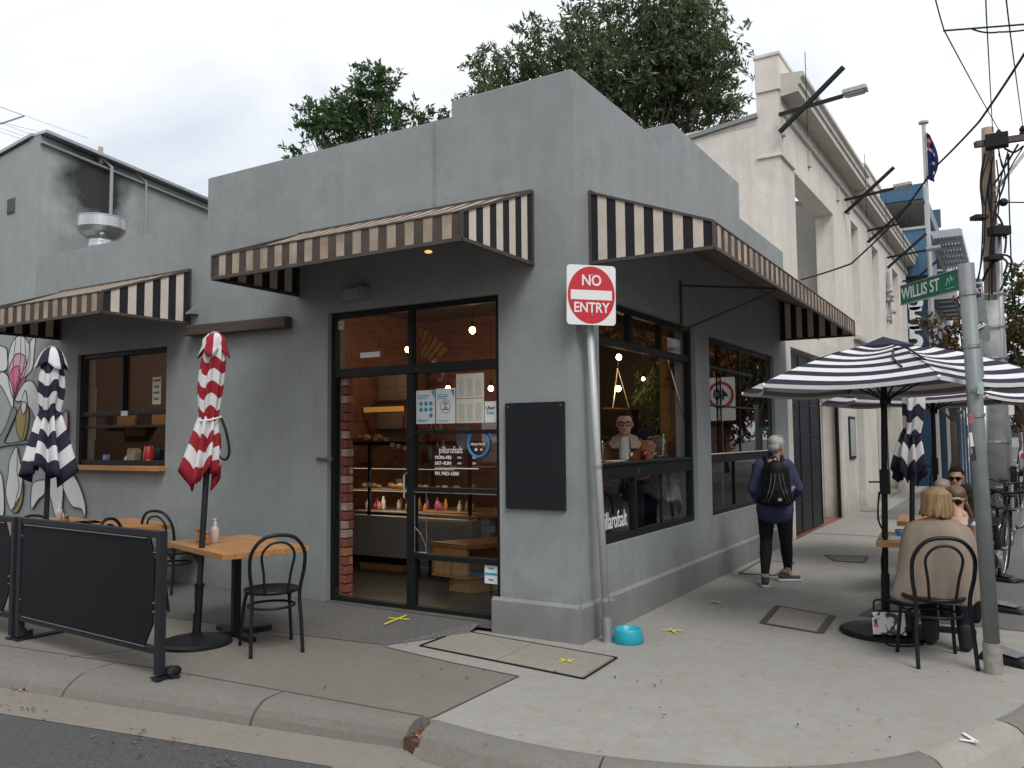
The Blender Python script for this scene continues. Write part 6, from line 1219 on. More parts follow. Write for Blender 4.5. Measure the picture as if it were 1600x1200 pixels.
def face(par, c, M, s=1., glasses=None, beard=False):
    T_ = lambda x, y, z: Vector(c)+M @ Vector((x*s, y*s, z*s))
    b = MB(); b.ball(T_(0,.0925,-.048), (.022*s,.007*s,.0045*s), 10, rot=M); b.ball(T_(0,.092,-.056), (.018*s,.007*s,.005*s), 10, rot=M); b.build('lips', m_lip, par, smooth=True)
    for x in (-.03, .03):
        b = MB(); b.ball(T_(x,.074,.008), (.014*s,.008*s,.008*s), 10, rot=M); b.build('eye', m_eye, par, smooth=True); b = MB(); b.ball(T_(x,.081,.008), (.0065*s,.004*s,.0065*s), 8, rot=M); b.build('iris', m_iris, par, smooth=True)
        b = MB(); b.tube([T_(x-.018,.084,.028), T_(x,.09,.033), T_(x+.018,.082,.028)], .004*s, 5); b.build('eyebrow', m_iris, par)
    if glasses == 'sun':
        for x in (-.033, .033): b = MB(); P = [T_(x+.030*math.cos(a)*(1+.12*math.sin(a)), .098, .008+.021*math.sin(a)) for a in np.linspace(0,2*PI,20)[:-1]]; b.extr(P, M @ Vector((0,-.006*s,0))); b.build('sunglass_lens', m_glas, par)
        b = MB(); b.tube([T_(-.07,.088,.02), T_(-.03,.1,.028), T_(0,.102,.02), T_(.03,.1,.028), T_(.07,.088,.02)], .005*s, 5); b.tube([T_(-.07,.088,.02), T_(-.08,.0,.012)], .004*s, 5); b.tube([T_(.07,.088,.02), T_(.08,0,.012)], .004*s, 5); b.build('sunglass_frame', m_glas, par)
    if glasses == 'clear':
        b = MB()
        for x in (-.034, .034): b.tube([T_(x+.029*math.copysign(abs(math.cos(a))**.5, math.cos(a)), .099, .008+.017*math.copysign(abs(math.sin(a))**.5, math.sin(a))) for a in np.linspace(0,2*PI,21)[:-1]], .0042*s, 5, closed=True)
        b.tube([T_(-.006,.1,.012), T_(.006,.1,.012)], .003*s, 5); b.tube([T_(-.063,.095,.014), T_(-.08,.0,.01)], .003*s, 5); b.tube([T_(.063,.095,.014), T_(.08,0,.01)], .003*s, 5); b.build('spectacles', m_glas, par)
def hand(o, d, n_, s=1., curl=.6):
    """capsules of a hand: o wrist, d direction of the fingers, n_ palm normal"""
    d = Vector(d).normalized(); n_ = Vector(n_); n_ = (n_-d*n_.dot(d)).normalized(); sd_ = d.cross(n_); o = Vector(o); P = [(o-d*.02*s, o+d*.02*s, .026*s, .03*s)]
    for k, (off, ln) in enumerate(((-.030,.066),(-.010,.075),(.010,.070),(.029,.055))):
        kb_ = o+d*.085*s+sd_*off*s; P.append((o+d*.02*s+sd_*off*.7*s, kb_, .014*s, .011*s)); c1 = kb_+(d*math.cos(curl)+n_*math.sin(curl)).normalized()*ln*.5*s; c2 = c1+(d*math.cos(curl*2)+n_*math.sin(curl*2)).normalized()*ln*.5*s; P += [(kb_, c1, .0095*s, .009*s), (c1, c2, .009*s, .0075*s)]
    tb = o+d*.02*s-sd_*.028*s; t1 = tb+(d*.6-sd_*.6+n_*.3).normalized()*.04*s; t2 = t1+(d*.9+n_*.4).normalized()*.032*s; P += [(o, tb, .018*s, .015*s), (tb, t1, .014*s, .011*s), (t1, t2, .011*s, .009*s)]
    return P
def hair_mat(name, c, c2, rough=.5):
    m, t, b, o = nodes(name); n = noise(t, 1., 5, .6, (90,90,5)); n2 = noise(t, 7., 3); t.links.new(mixc(t, ramp(t, n, [(.3,(0,0,0)),(.7,(1,1,1))]), c, c2), b.inputs['Base Color']); b.inputs['Roughness'].default_value = rough; bump(t, b, n, .7, .004); return m
h_blond = hair_mat('blond_hair', (.15,.085,.035), (.46,.32,.16)); h_grey = hair_mat('grey_hair', (.22,.21,.20), (.50,.49,.47)); h_brown = hair_mat('brown_hair', (.07,.038,.022), (.20,.12,.07)); h_dark = hair_mat('dark_hair', (.006,.005,.004), (.018,.012,.009), .85); h_ash = hair_mat('ash_hair', (.16,.12,.09), (.34,.28,.22))

# --- woman walking away with a backpack
L0, R0 = G(1196,916), G(1232,908); ft = [Vector((L0.x,L0.y,0)), Vector((R0.x,R0.y,0))]
px_, py_ = (ft[0].x+ft[1].x)/2-.0, (ft[0].y+ft[1].y)/2
pe = thing('person', 'person walking away with grey hair, navy jacket, black leggings and a backpack', 'person', (px_,py_,0))
V3 = Vector; hipz = .84; M0 = frame_of((-.35,1,0)); ctr = V3((px_,py_,0)); Z = lambda x, y, z: ctr+M0 @ V3((x,y,z))
hc = V3((DP(1213,700,9.05).x, DP(1213,700,9.05).y, 1.48)); hip = V3((px_-.0,py_,.86)); 
kL, kR = Z(-.10,.03,.46), Z(.11,.05,.46); aL, aR = ft[0]+V3((0,.0,.09)), ft[1]+V3((0,0,.09))
body = [(Z(-.09,0,.86), kL, .095, .06), (kL, aL, .058, .036), (Z(.09,0,.86), kR, .095, .06), (kR, aR, .058, .036), (Z(-.05,0,.9), Z(.05,0,.9), .12, .12), (Z(0,0,.9), Z(0,.02,1.25), .12, .13), (Z(-.13,0,1.28), Z(.13,0,1.28), .07, .07), (Z(0,.0,1.3), hc-V3((0,0,.05)), .055, .05),
  (Z(-.16,0,1.26), Z(-.215,.02,1.0), .045,.04), (Z(-.215,.02,1.0), Z(-.15,.18,.87), .04,.03), (Z(.16,0,1.26), Z(.235,.03,1.02), .045,.04), (Z(.235,.03,1.02), Z(.17,.19,.88), .04,.03), (aL, aL+V3((-.02,.1,-.05)), .036,.03), (aR, aR+V3((.09,.06,-.05)), .036,.03)]
body += hand(Z(-.15,.18,.87), (.3,.8,-.3), (1,0,0), .9)+hand(Z(.17,.19,.88), (-.3,.8,-.3), (-1,0,0), .9)
Mh = frame_of((.35,1,-.12)); body += head_parts(hc, Mh, 1.02)
blob(body, .011, 4).build('body', m_skin, pe, smooth=True)
m_navy = fabric('navy_fleece', (.055,.065,.12), .95, dirt=.1); m_legg = fabric('black_leggings', (.012,.012,.014), .8); m_shoe = mat('navy_sneaker', (.03,.045,.065), .6); m_sole = mat('white_sole', (.6,.58,.55), .6)
lg = [(Z(-.09,0,.86), kL, .108, .068), (kL, kL.lerp(aL,.35), .066, .066), (kL.lerp(aL,.35), aL+V3((0,0,.03)), .066, .042), (Z(.09,0,.86), kR, .108, .068), (kR, kR.lerp(aR,.35), .066, .066), (kR.lerp(aR,.35), aR+V3((0,0,.03)), .066, .042), (Z(-.06,-.02,.9), Z(.06,-.02,.9), .135, .135)]
blob(lg, .012, 5).build('leggings', m_legg, pe, smooth=True)
jk = [(Z(-.055,0,.86), Z(.055,0,.86), .145, .145), (Z(-.05,0,.86), Z(-.04,.01,1.2), .145, .145), (Z(.05,0,.86), Z(.04,.01,1.2), .145, .145), (Z(-.075,0,.76), Z(.075,0,.76), .118, .118), (Z(-.06,0,.80), Z(.06,0,.80), .140, .140), (Z(-.13,0,1.27), Z(.13,0,1.27), .085, .085), (Z(-.145,0,1.26), Z(-.22,.01,1.02), .075,.066), (Z(-.22,.01,1.02), Z(-.16,.16,.89), .066,.052), (Z(.145,0,1.26), Z(.24,.02,1.03), .075,.07), (Z(.24,.02,1.03), Z(.18,.17,.90), .068,.052), (Z(0,0,1.3), Z(0,.01,1.385), .075, .062)]
blob(jk, .012, 5).build('jacket', m_navy, pe, smooth=True)
for a, d in ((ft[0], (-.25,1,0)), (ft[1], (1,.55,0))):
    d = V3(d).normalized(); b = blob([(a+d*-.07+V3((0,0,.05)), a+d*.1+V3((0,0,.035)), .042, .036), (a+V3((0,0,.08))-d*.03, a+V3((0,0,.10))-d*.03, .044,.042)], .01, 3); b.build('shoe', m_shoe, pe, smooth=True)
    b = MB(); sd_ = V3((-d.y,d.x,0)); P = [a+d*x+sd_*y_ for x, y_ in ((-.12,-.025),(-.10,-.042),(.05,-.045),(.13,-.03),(.15,0),(.13,.03),(.05,.045),(-.10,.042),(-.12,.025))]; b.extr([(*p.xy,.003) for p in P], (0,0,.027)); b.build('sole', m_sole, pe, bevel=.006)
    b = MB(); b.cyl(a+V3((0,0,.1))-d*.03, a+V3((0,0,.135))-d*.03, .041, .037, n=12); b.build('sock', m_skin, pe)
hm = [(hc+Mh@V3((0,-.015,.045)), (.084,.098,.086), Mh), (hc+Mh@V3((0,-.055,-.01)), (.072,.055,.06), Mh), (hc+Mh@V3((.055,-.02,.03)), (.034,.05,.045), Mh), (hc+Mh@V3((-.055,-.02,.03)), (.034,.05,.045), Mh)]
g = random.Random(3); hm += [(hc+Mh@V3((g.uniform(-.06,.06), g.uniform(-.09,.05), .05+g.uniform(-.05,.06))), hc+Mh@V3((g.uniform(-.085,.085), g.uniform(-.1,.06), .05+g.uniform(-.06,.08))), .012, .006) for _ in range(26)]
blob(hm, .008, 2).build('hair', h_grey, pe, smooth=True)
# the backpack
bp_ = thing('backpack', 'black backpack with thin reflective lines on the walking person\'s back', 'backpack', Z(0,-.2,.9))
bl = [(Z(0,-.20,.96), Z(0,-.20,1.24), .125, .105), (Z(-.09,-.17,.94), Z(-.075,-.17,1.24), .075, .065), (Z(.09,-.17,.94), Z(.075,-.17,1.24), .075, .065), (Z(-.06,-.24,.98), Z(.06,-.24,.98), .075,.075), (Z(0,-.26,1.02), Z(0,-.24,1.16), .07,.06)]
blob(bl, .012, 4).build('bag_body', fabric('backpack_black', (.012,.012,.014), .6), bp_, smooth=True)
b = MB(); 
for s in (-1,1): b.tube(cr_curve([Z(s*.02,-.318,1.20), Z(s*.03,-.333,1.10), Z(s*.06,-.34,.99), Z(s*.10,-.31,.90)], 5, False), .0025, 4)
for s in (-1,1): b.tube(cr_curve([Z(s*.055,-.30,1.20), Z(s*.07,-.322,1.10), Z(s*.10,-.315,.98), Z(s*.135,-.26,.90)], 5, False), .0025, 4)
b.build('reflective_line', m_galv, bp_)
for s in (-1,1): b = MB(); b.tube(cr_curve([Z(s*.07,-.13,1.27), Z(s*.085,-.07,1.365), Z(s*.10,.03,1.35), Z(s*.13,.10,1.2)], 5, False), .02, 6); b.build('shoulder_strap', m_dark, bp_)
b = MB(); b.tube(cr_curve([Z(-.03,-.17,1.33), Z(0,-.18,1.38), Z(.03,-.17,1.33)], 5, False), .008, 6); b.build('grab_loop', m_dark, bp_)
b = MB(); b.obox(Z(.02,-.335,.93), (.04,.012,.03), M0 @ V3((1,0,0))); b.build('logo_patch', m_galv, bp_)
b = MB(); b.tube([Z(.15,-.10,1.0), Z(.20,-.06,1.05)], .02, 6); b.build('side_buckle', m_galv, bp_)

# --- woman in the beige poncho, seated with her back to the camera
wc = V3((2.42,.98,0)); p1_ = thing('person', 'seated woman seen from behind, blond bob and wide beige knitted poncho', 'person', wc); M1 = frame_of((.06,1,0)); Z = lambda x, y, z: wc+M1 @ V3((x,y,z)); hc = Z(.02,.10,1.075); Mh = frame_of((.45,1,-.1))
body = [(Z(-.09,-.05,.52), Z(-.12,.36,.52), .09,.065), (Z(.09,-.05,.52), Z(.13,.36,.52), .09,.065), (Z(-.12,.36,.50), Z(-.10,.28,.1), .06,.04), (Z(.13,.36,.50), Z(.15,.2,.1), .06,.04), (Z(-.1,.28,.07), Z(-.1,.42,.04), .04,.035), (Z(.15,.2,.07), Z(.17,.34,.04), .04,.035), (Z(0,-.03,.58), Z(0,.06,.88), .13,.12), (Z(-.12,.06,.90), Z(.12,.06,.90), .065,.065), (Z(0,.07,.92), hc-V3((0,0,.04)), .05,.048),
   (Z(-.16,.06,.90), Z(-.24,.12,.66), .045,.04), (Z(-.24,.12,.66), Z(-.12,.42,.78), .038,.028), (Z(.16,.06,.90), Z(.28,.12,.70), .045,.04), (Z(.28,.12,.70), Z(.26,.30,.80), .038,.028)]
body += hand(Z(-.12,.42,.79), (.3,1,0), (0,0,-1), .9)+hand(Z(.26,.30,.80), (-.2,1,-.1), (-1,0,0), .9)+head_parts(hc, Mh, .98)
blob(body, .011, 4).build('body', m_skin, p1_, smooth=True)
# poncho: lathed cloth with folds
def poncho(cx, rows, n=72, seed=2, ampl=.05):
    g = random.Random(seed); ph = [g.uniform(0,6.28) for _ in range(5)]; V = []; F_ = []
    for i, (z, rx, ry, ox, oy) in enumerate(rows):
        s = i/(len(rows)-1)
        for j in range(n): a = 2*PI*j/n; w = 1+ampl*s*(math.sin(5*a+ph[0]+s*1.5)+.7*math.sin(9*a+ph[1])+.5*math.sin(13*a+ph[2]-s)); V.append(Z(ox+rx*w*math.cos(a), oy+ry*w*math.sin(a), z+.012*s*math.sin(4*a+ph[3])))
    for i in range(len(rows)-1):
        for j in range(n): F_.append((i*n+j,(i+1)*n+j,(i+1)*n+(j+1)%n,i*n+(j+1)%n))
    b = MB(); b.add(V, F_); return b
m_pon = fabric('beige_knit', (.31,.255,.205), .95, dirt=.3, scale=180, dcol=(.22,.175,.135), fs=9.)
pr = [(.985,.062,.062,.01,.08),(.975,.10,.09,.01,.07),(.955,.16,.115,.01,.06),(.925,.215,.15,.01,.05),(.88,.245,.18,.01,.04),(.80,.26,.205,.01,.03),(.70,.27,.22,.01,.01),(.60,.275,.235,.0,-.0),(.50,.285,.245,-.01,-.02),(.40,.30,.25,-.02,-.03)]
pr = [(z, rx*.95, ry*.95, ox, oy) for z, rx, ry, ox, oy in pr]
o = poncho(wc, pr).build('poncho', m_pon, p1_, smooth=True); md = o.modifiers.new('s', 'SOLIDIFY'); md.thickness = .012; md = o.modifiers.new('ss', 'SUBSURF'); md.levels = md.render_levels = 1
jn = fabric('dark_denim', (.010,.013,.022), .9)
blob([(Z(-.09,-.06,.52), Z(-.12,.36,.53), .105,.08), (Z(.09,-.06,.52), Z(.13,.36,.53), .105,.08), (Z(-.12,.36,.50), Z(-.10,.28,.16), .072,.055), (Z(.13,.36,.50), Z(.15,.2,.16), .072,.055), (Z(-.06,-.06,.53), Z(.06,-.06,.53), .12,.12)], .013, 4).build('jeans', jn, p1_, smooth=True)
for s, yy in ((-.1,.28),(.15,.2)): blob([(Z(s,yy,.05), Z(s+.01,yy+.13,.04), .047,.04), (Z(s,yy,.08), Z(s,yy,.17), .05,.055)], .011, 3).build('boot', m_rubber, p1_, smooth=True)
hr = [(hc+Mh@V3((0,-.02,.045)), (.098,.112,.095), Mh), (hc+Mh@V3((0,-.05,-.03)), (.098,.08,.07), Mh), (hc+Mh@V3((.075,-.0,-.02)), (.034,.06,.07), Mh), (hc+Mh@V3((-.075,-.0,-.02)), (.034,.06,.07), Mh)]
g = random.Random(9); hr += [(hc+Mh@V3((.09*math.sin(a),-.03-.085*math.cos(a),.08)), hc+Mh@V3((.098*math.sin(a)+g.uniform(-.008,.008),-.03-.088*math.cos(a),-.072+g.uniform(-.02,.01))), .016, .008) for a in np.linspace(-1.9,1.9,30)]
blob(hr, .008, 2).build('hair', h_blond, p1_, smooth=True)

# --- woman with sunglasses facing the camera across the table
wc = V3((2.50,2.62,0)); p2_ = thing('person', 'woman in black sunglasses and floral navy top resting her chin on her hand', 'person', wc); M1 = frame_of((-.02,-1,0)); Z = lambda x, y, z: wc+M1 @ V3((x,y,z*.84)); hc = V3((*DP(1493,783,7.65).xy, DP(1493,783,7.65).z)); Mh = frame_of((-.1,-1,-.12))
hb = hc+V3((0,.03,-.16))
el = Z(-.16,.42,.80); wr = hc+V3((.085,-.075,-.205))
body = [(Z(0,0,.55), Z(0,.06,.90), .14,.12), (Z(-.13,.06,.93), Z(.13,.06,.93), .06,.06), (Z(0,.07,.95), hc-V3((0,-.01,.05)), .05,.046), (Z(-.16,.06,.92), el, .045,.035), (el, wr, .034,.026), (Z(.16,.06,.92), Z(.24,.22,.74), .045,.038), (Z(.24,.22,.74), Z(.05,.42,.79), .036,.026),
   (Z(-.09,.0,.5), Z(-.11,.4,.5), .09,.065), (Z(.09,.0,.5), Z(.11,.4,.5), .09,.065), (Z(-.11,.4,.48), Z(-.11,.35,.08), .06,.04), (Z(.11,.4,.48), Z(.11,.35,.08), .06,.04)]
wr = hc+V3((.085,-.07,-.17))
body += hand(wr, (-.15,-.05,1), (-.8,.5,.1), .8, .8)+hand(Z(.05,.42,.79), (-1,.2,0), (0,0,-1), .9)+head_parts(hc, Mh, 1.1)
blob(body, .009, 3).build('body', m_skin, p2_, smooth=True); face(p2_, hc, Mh, 1.1, 'sun')
mf2, tn, pb, po_ = nodes('navy_floral'); nz_ = noise(tn, 28, 3, dist=1.5); vz = noise(tn, 17, 2); tn.links.new(mixc(tn, ramp(tn, nz_, [(.60,(0,0,0)),(.63,(1,1,1))]), (.018,.03,.065), ramp(tn, vz, [(.4,(.35,.08,.06)),(.5,(.10,.30,.32)),(.6,(.5,.4,.35))])), pb.inputs['Base Color']); pb.inputs['Roughness'].default_value = .8
blob([(Z(0,0,.5), Z(0,.05,.86), .165,.145), (Z(-.14,.06,.92), Z(.14,.06,.92), .075,.075), (Z(-.16,.06,.92), el, .062,.052), (el, el.lerp(wr,.8), .052,.044), (Z(.16,.06,.92), Z(.24,.22,.74), .062,.052), (Z(.24,.22,.74), Z(.09,.38,.79), .05,.038)], .012, 4).build('top', mf2, p2_, smooth=True)
blob([(Z(-.09,-.02,.5), Z(-.11,.42,.5), .10,.078), (Z(.09,-.02,.5), Z(.11,.42,.5), .10,.078), (Z(-.11,.4,.48), Z(-.11,.35,.05), .07,.05), (Z(.11,.4,.48), Z(.11,.35,.05), .07,.05)], .013, 4).build('trousers', m_legg, p2_, smooth=True)
hr = [(hc+Mh@V3((0,-.018,.066)), (.092,.112,.080), Mh), (hc+Mh@V3((.078,-.03,.01)), (.02,.05,.05), Mh), (hc+Mh@V3((-.078,-.03,.01)), (.02,.05,.05), Mh), (hc+Mh@V3((-.09,.0,-.03)), hc+Mh@V3((-.13,-.02,-.16)), .022,.012), (hc+Mh@V3((-.06,-.06,-.03)), hc+Mh@V3((-.10,-.07,-.2)), .035,.02)]
blob(hr, .008, 2).build('hair', h_brown, p2_, smooth=True)

# --- generic seated figure
def sitter(label, hx, hy, D, face_dir, hairm, topm, gl=None, long_hair=False, cap=None, seat=.46, hs=1., skirt=None, beardless=True, extra=(), floor=0., arms=(.30,.78)):
    hc = DP(hx, hy, D); k = hc.z-1.15-floor; wc = V3((hc.x, hc.y, floor)); Mb = frame_of(face_dir); Z = lambda x, y, z: wc+Mb @ V3((x, y-.10, 0))+V3((0,0,z+k)); Mh = frame_of((face_dir[0],face_dir[1],-.06)); t = thing('person', label, 'person', (hc.x,hc.y,floor))
    body = [(Z(0,-.02,.55), Z(0,.04,.90), .14,.13), (Z(-.15,.05,.92), Z(.15,.05,.92), .065,.065), (Z(0,.07,.95), hc-V3((0,0,.05)), .055,.05)]
    for s in (-1,1): body += [(Z(s*.17,.05,.92), Z(s*.25,.14,.66), .05,.042), (Z(s*.25,.14,.66), Z(s*.12,arms[0]+.1,arms[1]), .04,.028), (Z(s*.09,-.04,.52), Z(s*.11,.38,.52), .095,.065), (Z(s*.11,.38,.50), Z(s*.11,.3,.1-k*.6), .06,.04), (Z(s*.11,.3,.07-k*.6), Z(s*.11,.42,.05-k*.6), .04,.035)]+hand(Z(s*.12,arms[0]+.1,arms[1]), (-s*.6,1,-.1) if False else tuple(Mb @ V3((-s*.5,.8,0))), (0,0,-1), .95)
    blob(body+head_parts(hc, Mh, hs), .010, 3).build('body', m_skin, t, smooth=True); face(t, hc, Mh, hs, gl)
    tp = [(Z(0,-.02,.52), Z(0,.04,.88), .165,.155), (Z(-.15,.05,.91), Z(.15,.05,.91), .082,.082)]
    for s in (-1,1): tp += [(Z(s*.17,.05,.91), Z(s*.26,.14,.66), .072,.062), (Z(s*.26,.14,.66), Z(s*.15,arms[0],arms[1]-.01), .058,.042)]
    blob(tp, .012, 4).build('top', topm, t, smooth=True)
    lg = []
    for s in (-1,1): lg += [(Z(s*.09,-.05,.52), Z(s*.11,.40,.52), .105,.08), (Z(s*.11,.39,.50), Z(s*.11,.31,.12-k*.6), .072,.052)]
    blob(lg, .013, 4).build('trousers', skirt or jn, t, smooth=True)
    for s in (-1,1): b = blob([(Z(s*.11,.29,.05-k*.6), Z(s*.11,.44,.035-k*.6), .046,.04)], .011, 3); b.build('shoe', m_rubber, t, smooth=True)
    Hm = lambda x, y, z: hc+Mh @ V3((x*hs,y*hs,z*hs)); q = lambda a: tuple(v*hs for v in a)
    hr = [(Hm(0,-.03,.058), q((.082,.092,.082)), Mh), (Hm(0,-.07,.0), q((.07,.04,.06)), Mh), (Hm(0,.04,.105), q((.055,.04,.026)), Mh)]
    if long_hair: hr += [(Hm(s*.075,-.02,0), Hm(s*.085,-.0,-.16), .034*hs, .03*hs) for s in (-1,1)]+[(Hm(0,-.07,0), Hm(0,-.08,-.18), .06*hs, .05*hs)]
    if not cap: blob(hr, .008, 2).build('hair', hairm, t, smooth=True)
    else:
        b = MB(); b.ball(Hm(0,-.01,.06), q((.088,.1,.085)), 20, rot=Mh); b.ball(Hm(0,.09,.05), q((.07,.06,.01)), 14, rot=Mh); b.build('cap', cap, t, smooth=True); blob(hr[1:2]+[(Hm(0,-.03,.0), q((.08,.085,.06)), Mh)], .008, 2).build('hair', hairm, t, smooth=True)
    return t, Z, hc, Mh
m_maroon = fabric('maroon_shirt', (.10,.03,.03)); m_blk = fabric('black_coat', (.02,.02,.022)); m_gry = fabric('grey_knit', (.25,.24,.23))
sitter('dark haired man in sunglasses at the back table, only his head showing', 1494, 748, 9.4, (-.1,-1,0), h_dark, m_blk, 'sun')
sitter('person with ash blond hair at the back table, left of the sunglasses woman', 1474, 768, 8.9, (.3,1,0), h_ash, m_gry, None, True)
sitter('dark haired person in black behind the sunglasses woman, near the street post', 1513, 776, 8.5, (-.5,1,0), h_dark, m_blk, None, True)

# --- people inside the open bar window
tan = fabric('rust_suede', (.23,.085,.035), .85, dirt=.15)
t, Z, hc, Mh = sitter('man in glasses and rust jacket with pale collar at the open bar window', 976, 663, 8.3, (.42,-1,0), h_dark, tan, 'clear', floor=.055, hs=1.04, arms=(.16,.62))
m_shear = fabric('shearling_cream', (.42,.33,.26), .95); m_tee = fabric('white_tshirt', (.66,.65,.66), .9, dirt=.05)
b = MB(); n_ = 7; V = []
for i in range(n_):
    q_ = i/(n_-1); zz = 1.035-.38*q_; yy = .128+.115*q_**.5; w_q = .042+.016*math.sin(PI*q_)
    V += [Z(x_*w_q, yy-.012*abs(x_)**2, zz) for x_ in (-1,-.5,0,.5,1)]
b.add(V, [(i*5+j,i*5+j+1,i*5+j+6,i*5+j+5) for i in range(n_-1) for j in range(4)]); o_ = b.build('t_shirt', m_tee, t, smooth=True); md = o_.modifiers.new('s','SOLIDIFY'); md.thickness = .02
for s in (-1,1):
    b = MB(); F4 = [Z(s*.045,.02,1.05), Z(s*.12,.05,1.02), Z(s*.165,.13,.95), Z(s*.13,.19,.90), Z(s*.058,.205,.90), Z(s*.045,.14,1.0)]; nn_ = (frame_of((.42,-1,0)) @ V3((0,1,.5))).normalized(); b.extr(F4, nn_*.03); b.build('collar', m_shear, t, bevel=.01)
    b = MB(); b.tube([Z(s*.07,.19,.92), Z(s*.075,.195,.7)], .008, 5); b.build('jacket_edge', mat('dark_zip', (.06,.03,.02), .6), t)
sitter('person in a navy cap inside, behind the man in the rust jacket', 1006, 690, 9.3, (-.6,-1,0), h_brown, m_gry, None, False, mat('navy_cap', (.008,.012,.03), .9), floor=.055)
sitter('long haired person leaning at the bar inside, right of the navy cap', 1024, 700, 9.0, (-.9,-.6,0), h_brown, m_gry, None, True, floor=.055, skirt=m_legg)
sitter('person in rust brown just behind the man, at the left of the bar window', 945, 700, 9.6, (.3,1,0), h_dark, tan, None, False, floor=.055)
den = fabric('pale_denim', (.14,.22,.28), .9)
# pale denim skirt visible through the lower panes
b = MB(); p = [PX(*q, -.45) for q in ((962,772),(990,762),(1008,795),(992,822),(984,828),(958,820))]; b.extr(p, (-.10,.0,0)); tag(b.build('denim_jacket', den, bevel=.015), 'pale blue denim garment hanging over a stool behind the lower bar window pane', 'garment')
def stool(x, y, lab): 
    t = thing('bar_stool', lab, 'stool', (x,y,.055), 0, 'bar stools inside'); b = MB(); b.lathe([(.17,.70),(.175,.73),(.0,.735)], n=20); b.build('seat', m_woody, t, local=True)
    for k in range(4): a = PI/4+k*PI/2; b = MB(); b.cyl((.10*math.cos(a),.10*math.sin(a),.7),(.2*math.cos(a),.2*math.sin(a),0),.012,n=8); b.build('leg', m_black, t, local=True)
stool(-.62,.95,'bar stool inside at the near end of the bar window'); stool(-.66,1.75,'bar stool inside at the middle of the bar window')
# bar things
def glassware(lab, px, py, h, r, m, name='glass', neck=False, X=-.2, zb=1.382):
    p = PX(px, py, X); b = MB(); b.lathe([(r*.85,0),(r,h*.1),(r,h*.55),(r*.38,h*.72),(r*.34,h)] if neck else [(r*.8,0),(r,h)], (p.x,p.y,zb), 18); tag(b.build(name, m, smooth=True), lab, name)
glassware('tall clear swing top water bottle on the bar window ledge', 1036, 700, .30, .045, m_clear, 'water_bottle', True)
glassware('short glass of red drink in front of the man at the bar', 1007, 715, .085, .035, mat('red_drink', (.16,.03,.015), .2, bst=0), 'drink_glass'); glassware('empty tumbler left of the water bottle', 1022, 716, .07, .032, m_clear, 'tumbler')
glassware('small brass salt shaker on the bar ledge by the man', 986, 718, .075, .022, mat('brass', (.45,.33,.16), .35, .8), 'salt_shaker')
glassware('glass edge of a bottle at the left end of the bar ledge', 941, 705, .22, .03, m_clear, 'water_bottle', True)
b = MB(); p = PX(963,720,-.2); b.box(-.30,-.15,p.y-.08,p.y+.12,1.381,1.386); tag(b.build('paper_menu', m_paper), 'white paper menu lying on the bar ledge', 'menu')
glassware('second tall bottle inside the far window', 1190, 690, .32, .045, m_clear, 'water_bottle', True, -.25, 1.36); glassware('slim bottle in the far street window, left of the other', 1172, 690, .30, .04, m_clear, 'water_bottle', True, -.25, 1.36)
# oak barrel in the far corner of the bar window
br = thing('wooden_barrel', 'upright wooden barrel table inside by the right side of the bar window', 'barrel', (-.42,PX(1064,800,-.42).y,.055)); b = MB(); n = 20
for k in range(n):
    a0, a1 = 2*PI*k/n+.01, 2*PI*(k+1)/n-.01; V = []; 
    for r, z in ((.22,0),(.27,.25),(.285,.45),(.27,.65),(.22,.9)): V += [(r*math.cos(a0),r*math.sin(a0),z),(r*math.cos(a1),r*math.sin(a1),z)]
    b = MB(); b.add(V, [(i*2,i*2+1,i*2+3,i*2+2) for i in range(4)]); b.build('stave', m_woodb if 'm_woodb' in globals() else woodm('barrel_oak', (.30,.22,.12), 2), br, local=True)
for z, r in ((.1,.245),(.3,.28),(.62,.278),(.82,.24)): b = MB(); b.lathe([(r,z-.02),(r+.004,z+.02)], n=24, cap=False); b.build('hoop', m_galv, br, local=True)
b = MB(); b.lathe([(.0,.88),(.22,.88),(.22,.90),(0,.9)], n=20, cap=False); b.lathe([(.0,.26),(.0,.26)], n=3); b.build('barrel_head', m_woody, br, local=True)

# ================================================================== INSIDE THE CAFE
def pendant(lab, p, cord, e=6., r=.035, on=4.):
    t = thing('pendant_lamp', lab, 'lamp', p, 0, 'warm bare bulb pendant lamps'); b = MB(); b.ball((0,0,0), (r,r,r*1.15), 14); b.build('bulb', emit('bulb_glow', (1,.62,.28), on*6), t, local=True, smooth=True)
    b = MB(); b.cyl((0,0,r),(0,0,r+.06),.018,n=10); b.build('socket', m_black, t, local=True); b = MB(); b.cyl((0,0,r+.05),(0,0,cord),.004,n=5); b.build('cord', m_black, t, local=True)
    ld = bpy.data.lights.new('bulb_light', 'POINT'); ld.energy = e; ld.color = (1,.66,.36); ld.shadow_soft_size = .05; lo = bpy.data.objects.new('bulb_light', ld); COL.objects.link(lo); lo.parent = t; lo.location = (0,0,-.08)
pendant('warm pendant bulb high behind the right transom pane', PY(738,516,1.7), .7); pendant('warm pendant bulb behind the left transom pane', PY(637,546,2.6), .7)
pendant('warm bulb seen between the posters on the door glass', PY(700,607,3.6), .9, 1.6); pendant('warm bulb seen above the small delivery sign', PY(767,607,3.4), .9, 1.6)
pendant('upper warm lamp in the bar window', PX(967,558,-1.3), .5, .8); pendant('lower warm bulb above the man in the bar window', PX(966,607,-1.3), .9, 2.); pendant('warm bulb right of the hanging shelf in the bar window', PX(1005,592,-.85), .8, .6, .02)
sh = thing('hanging_shelf', 'small wooden shelf on ropes behind the man in the bar window', 'shelf', PX(966,638,-1.35)); p0 = PX(948,638,-1.35); p1q = PX(992,640,-1.35); pt_ = PX(965,575,-1.35)
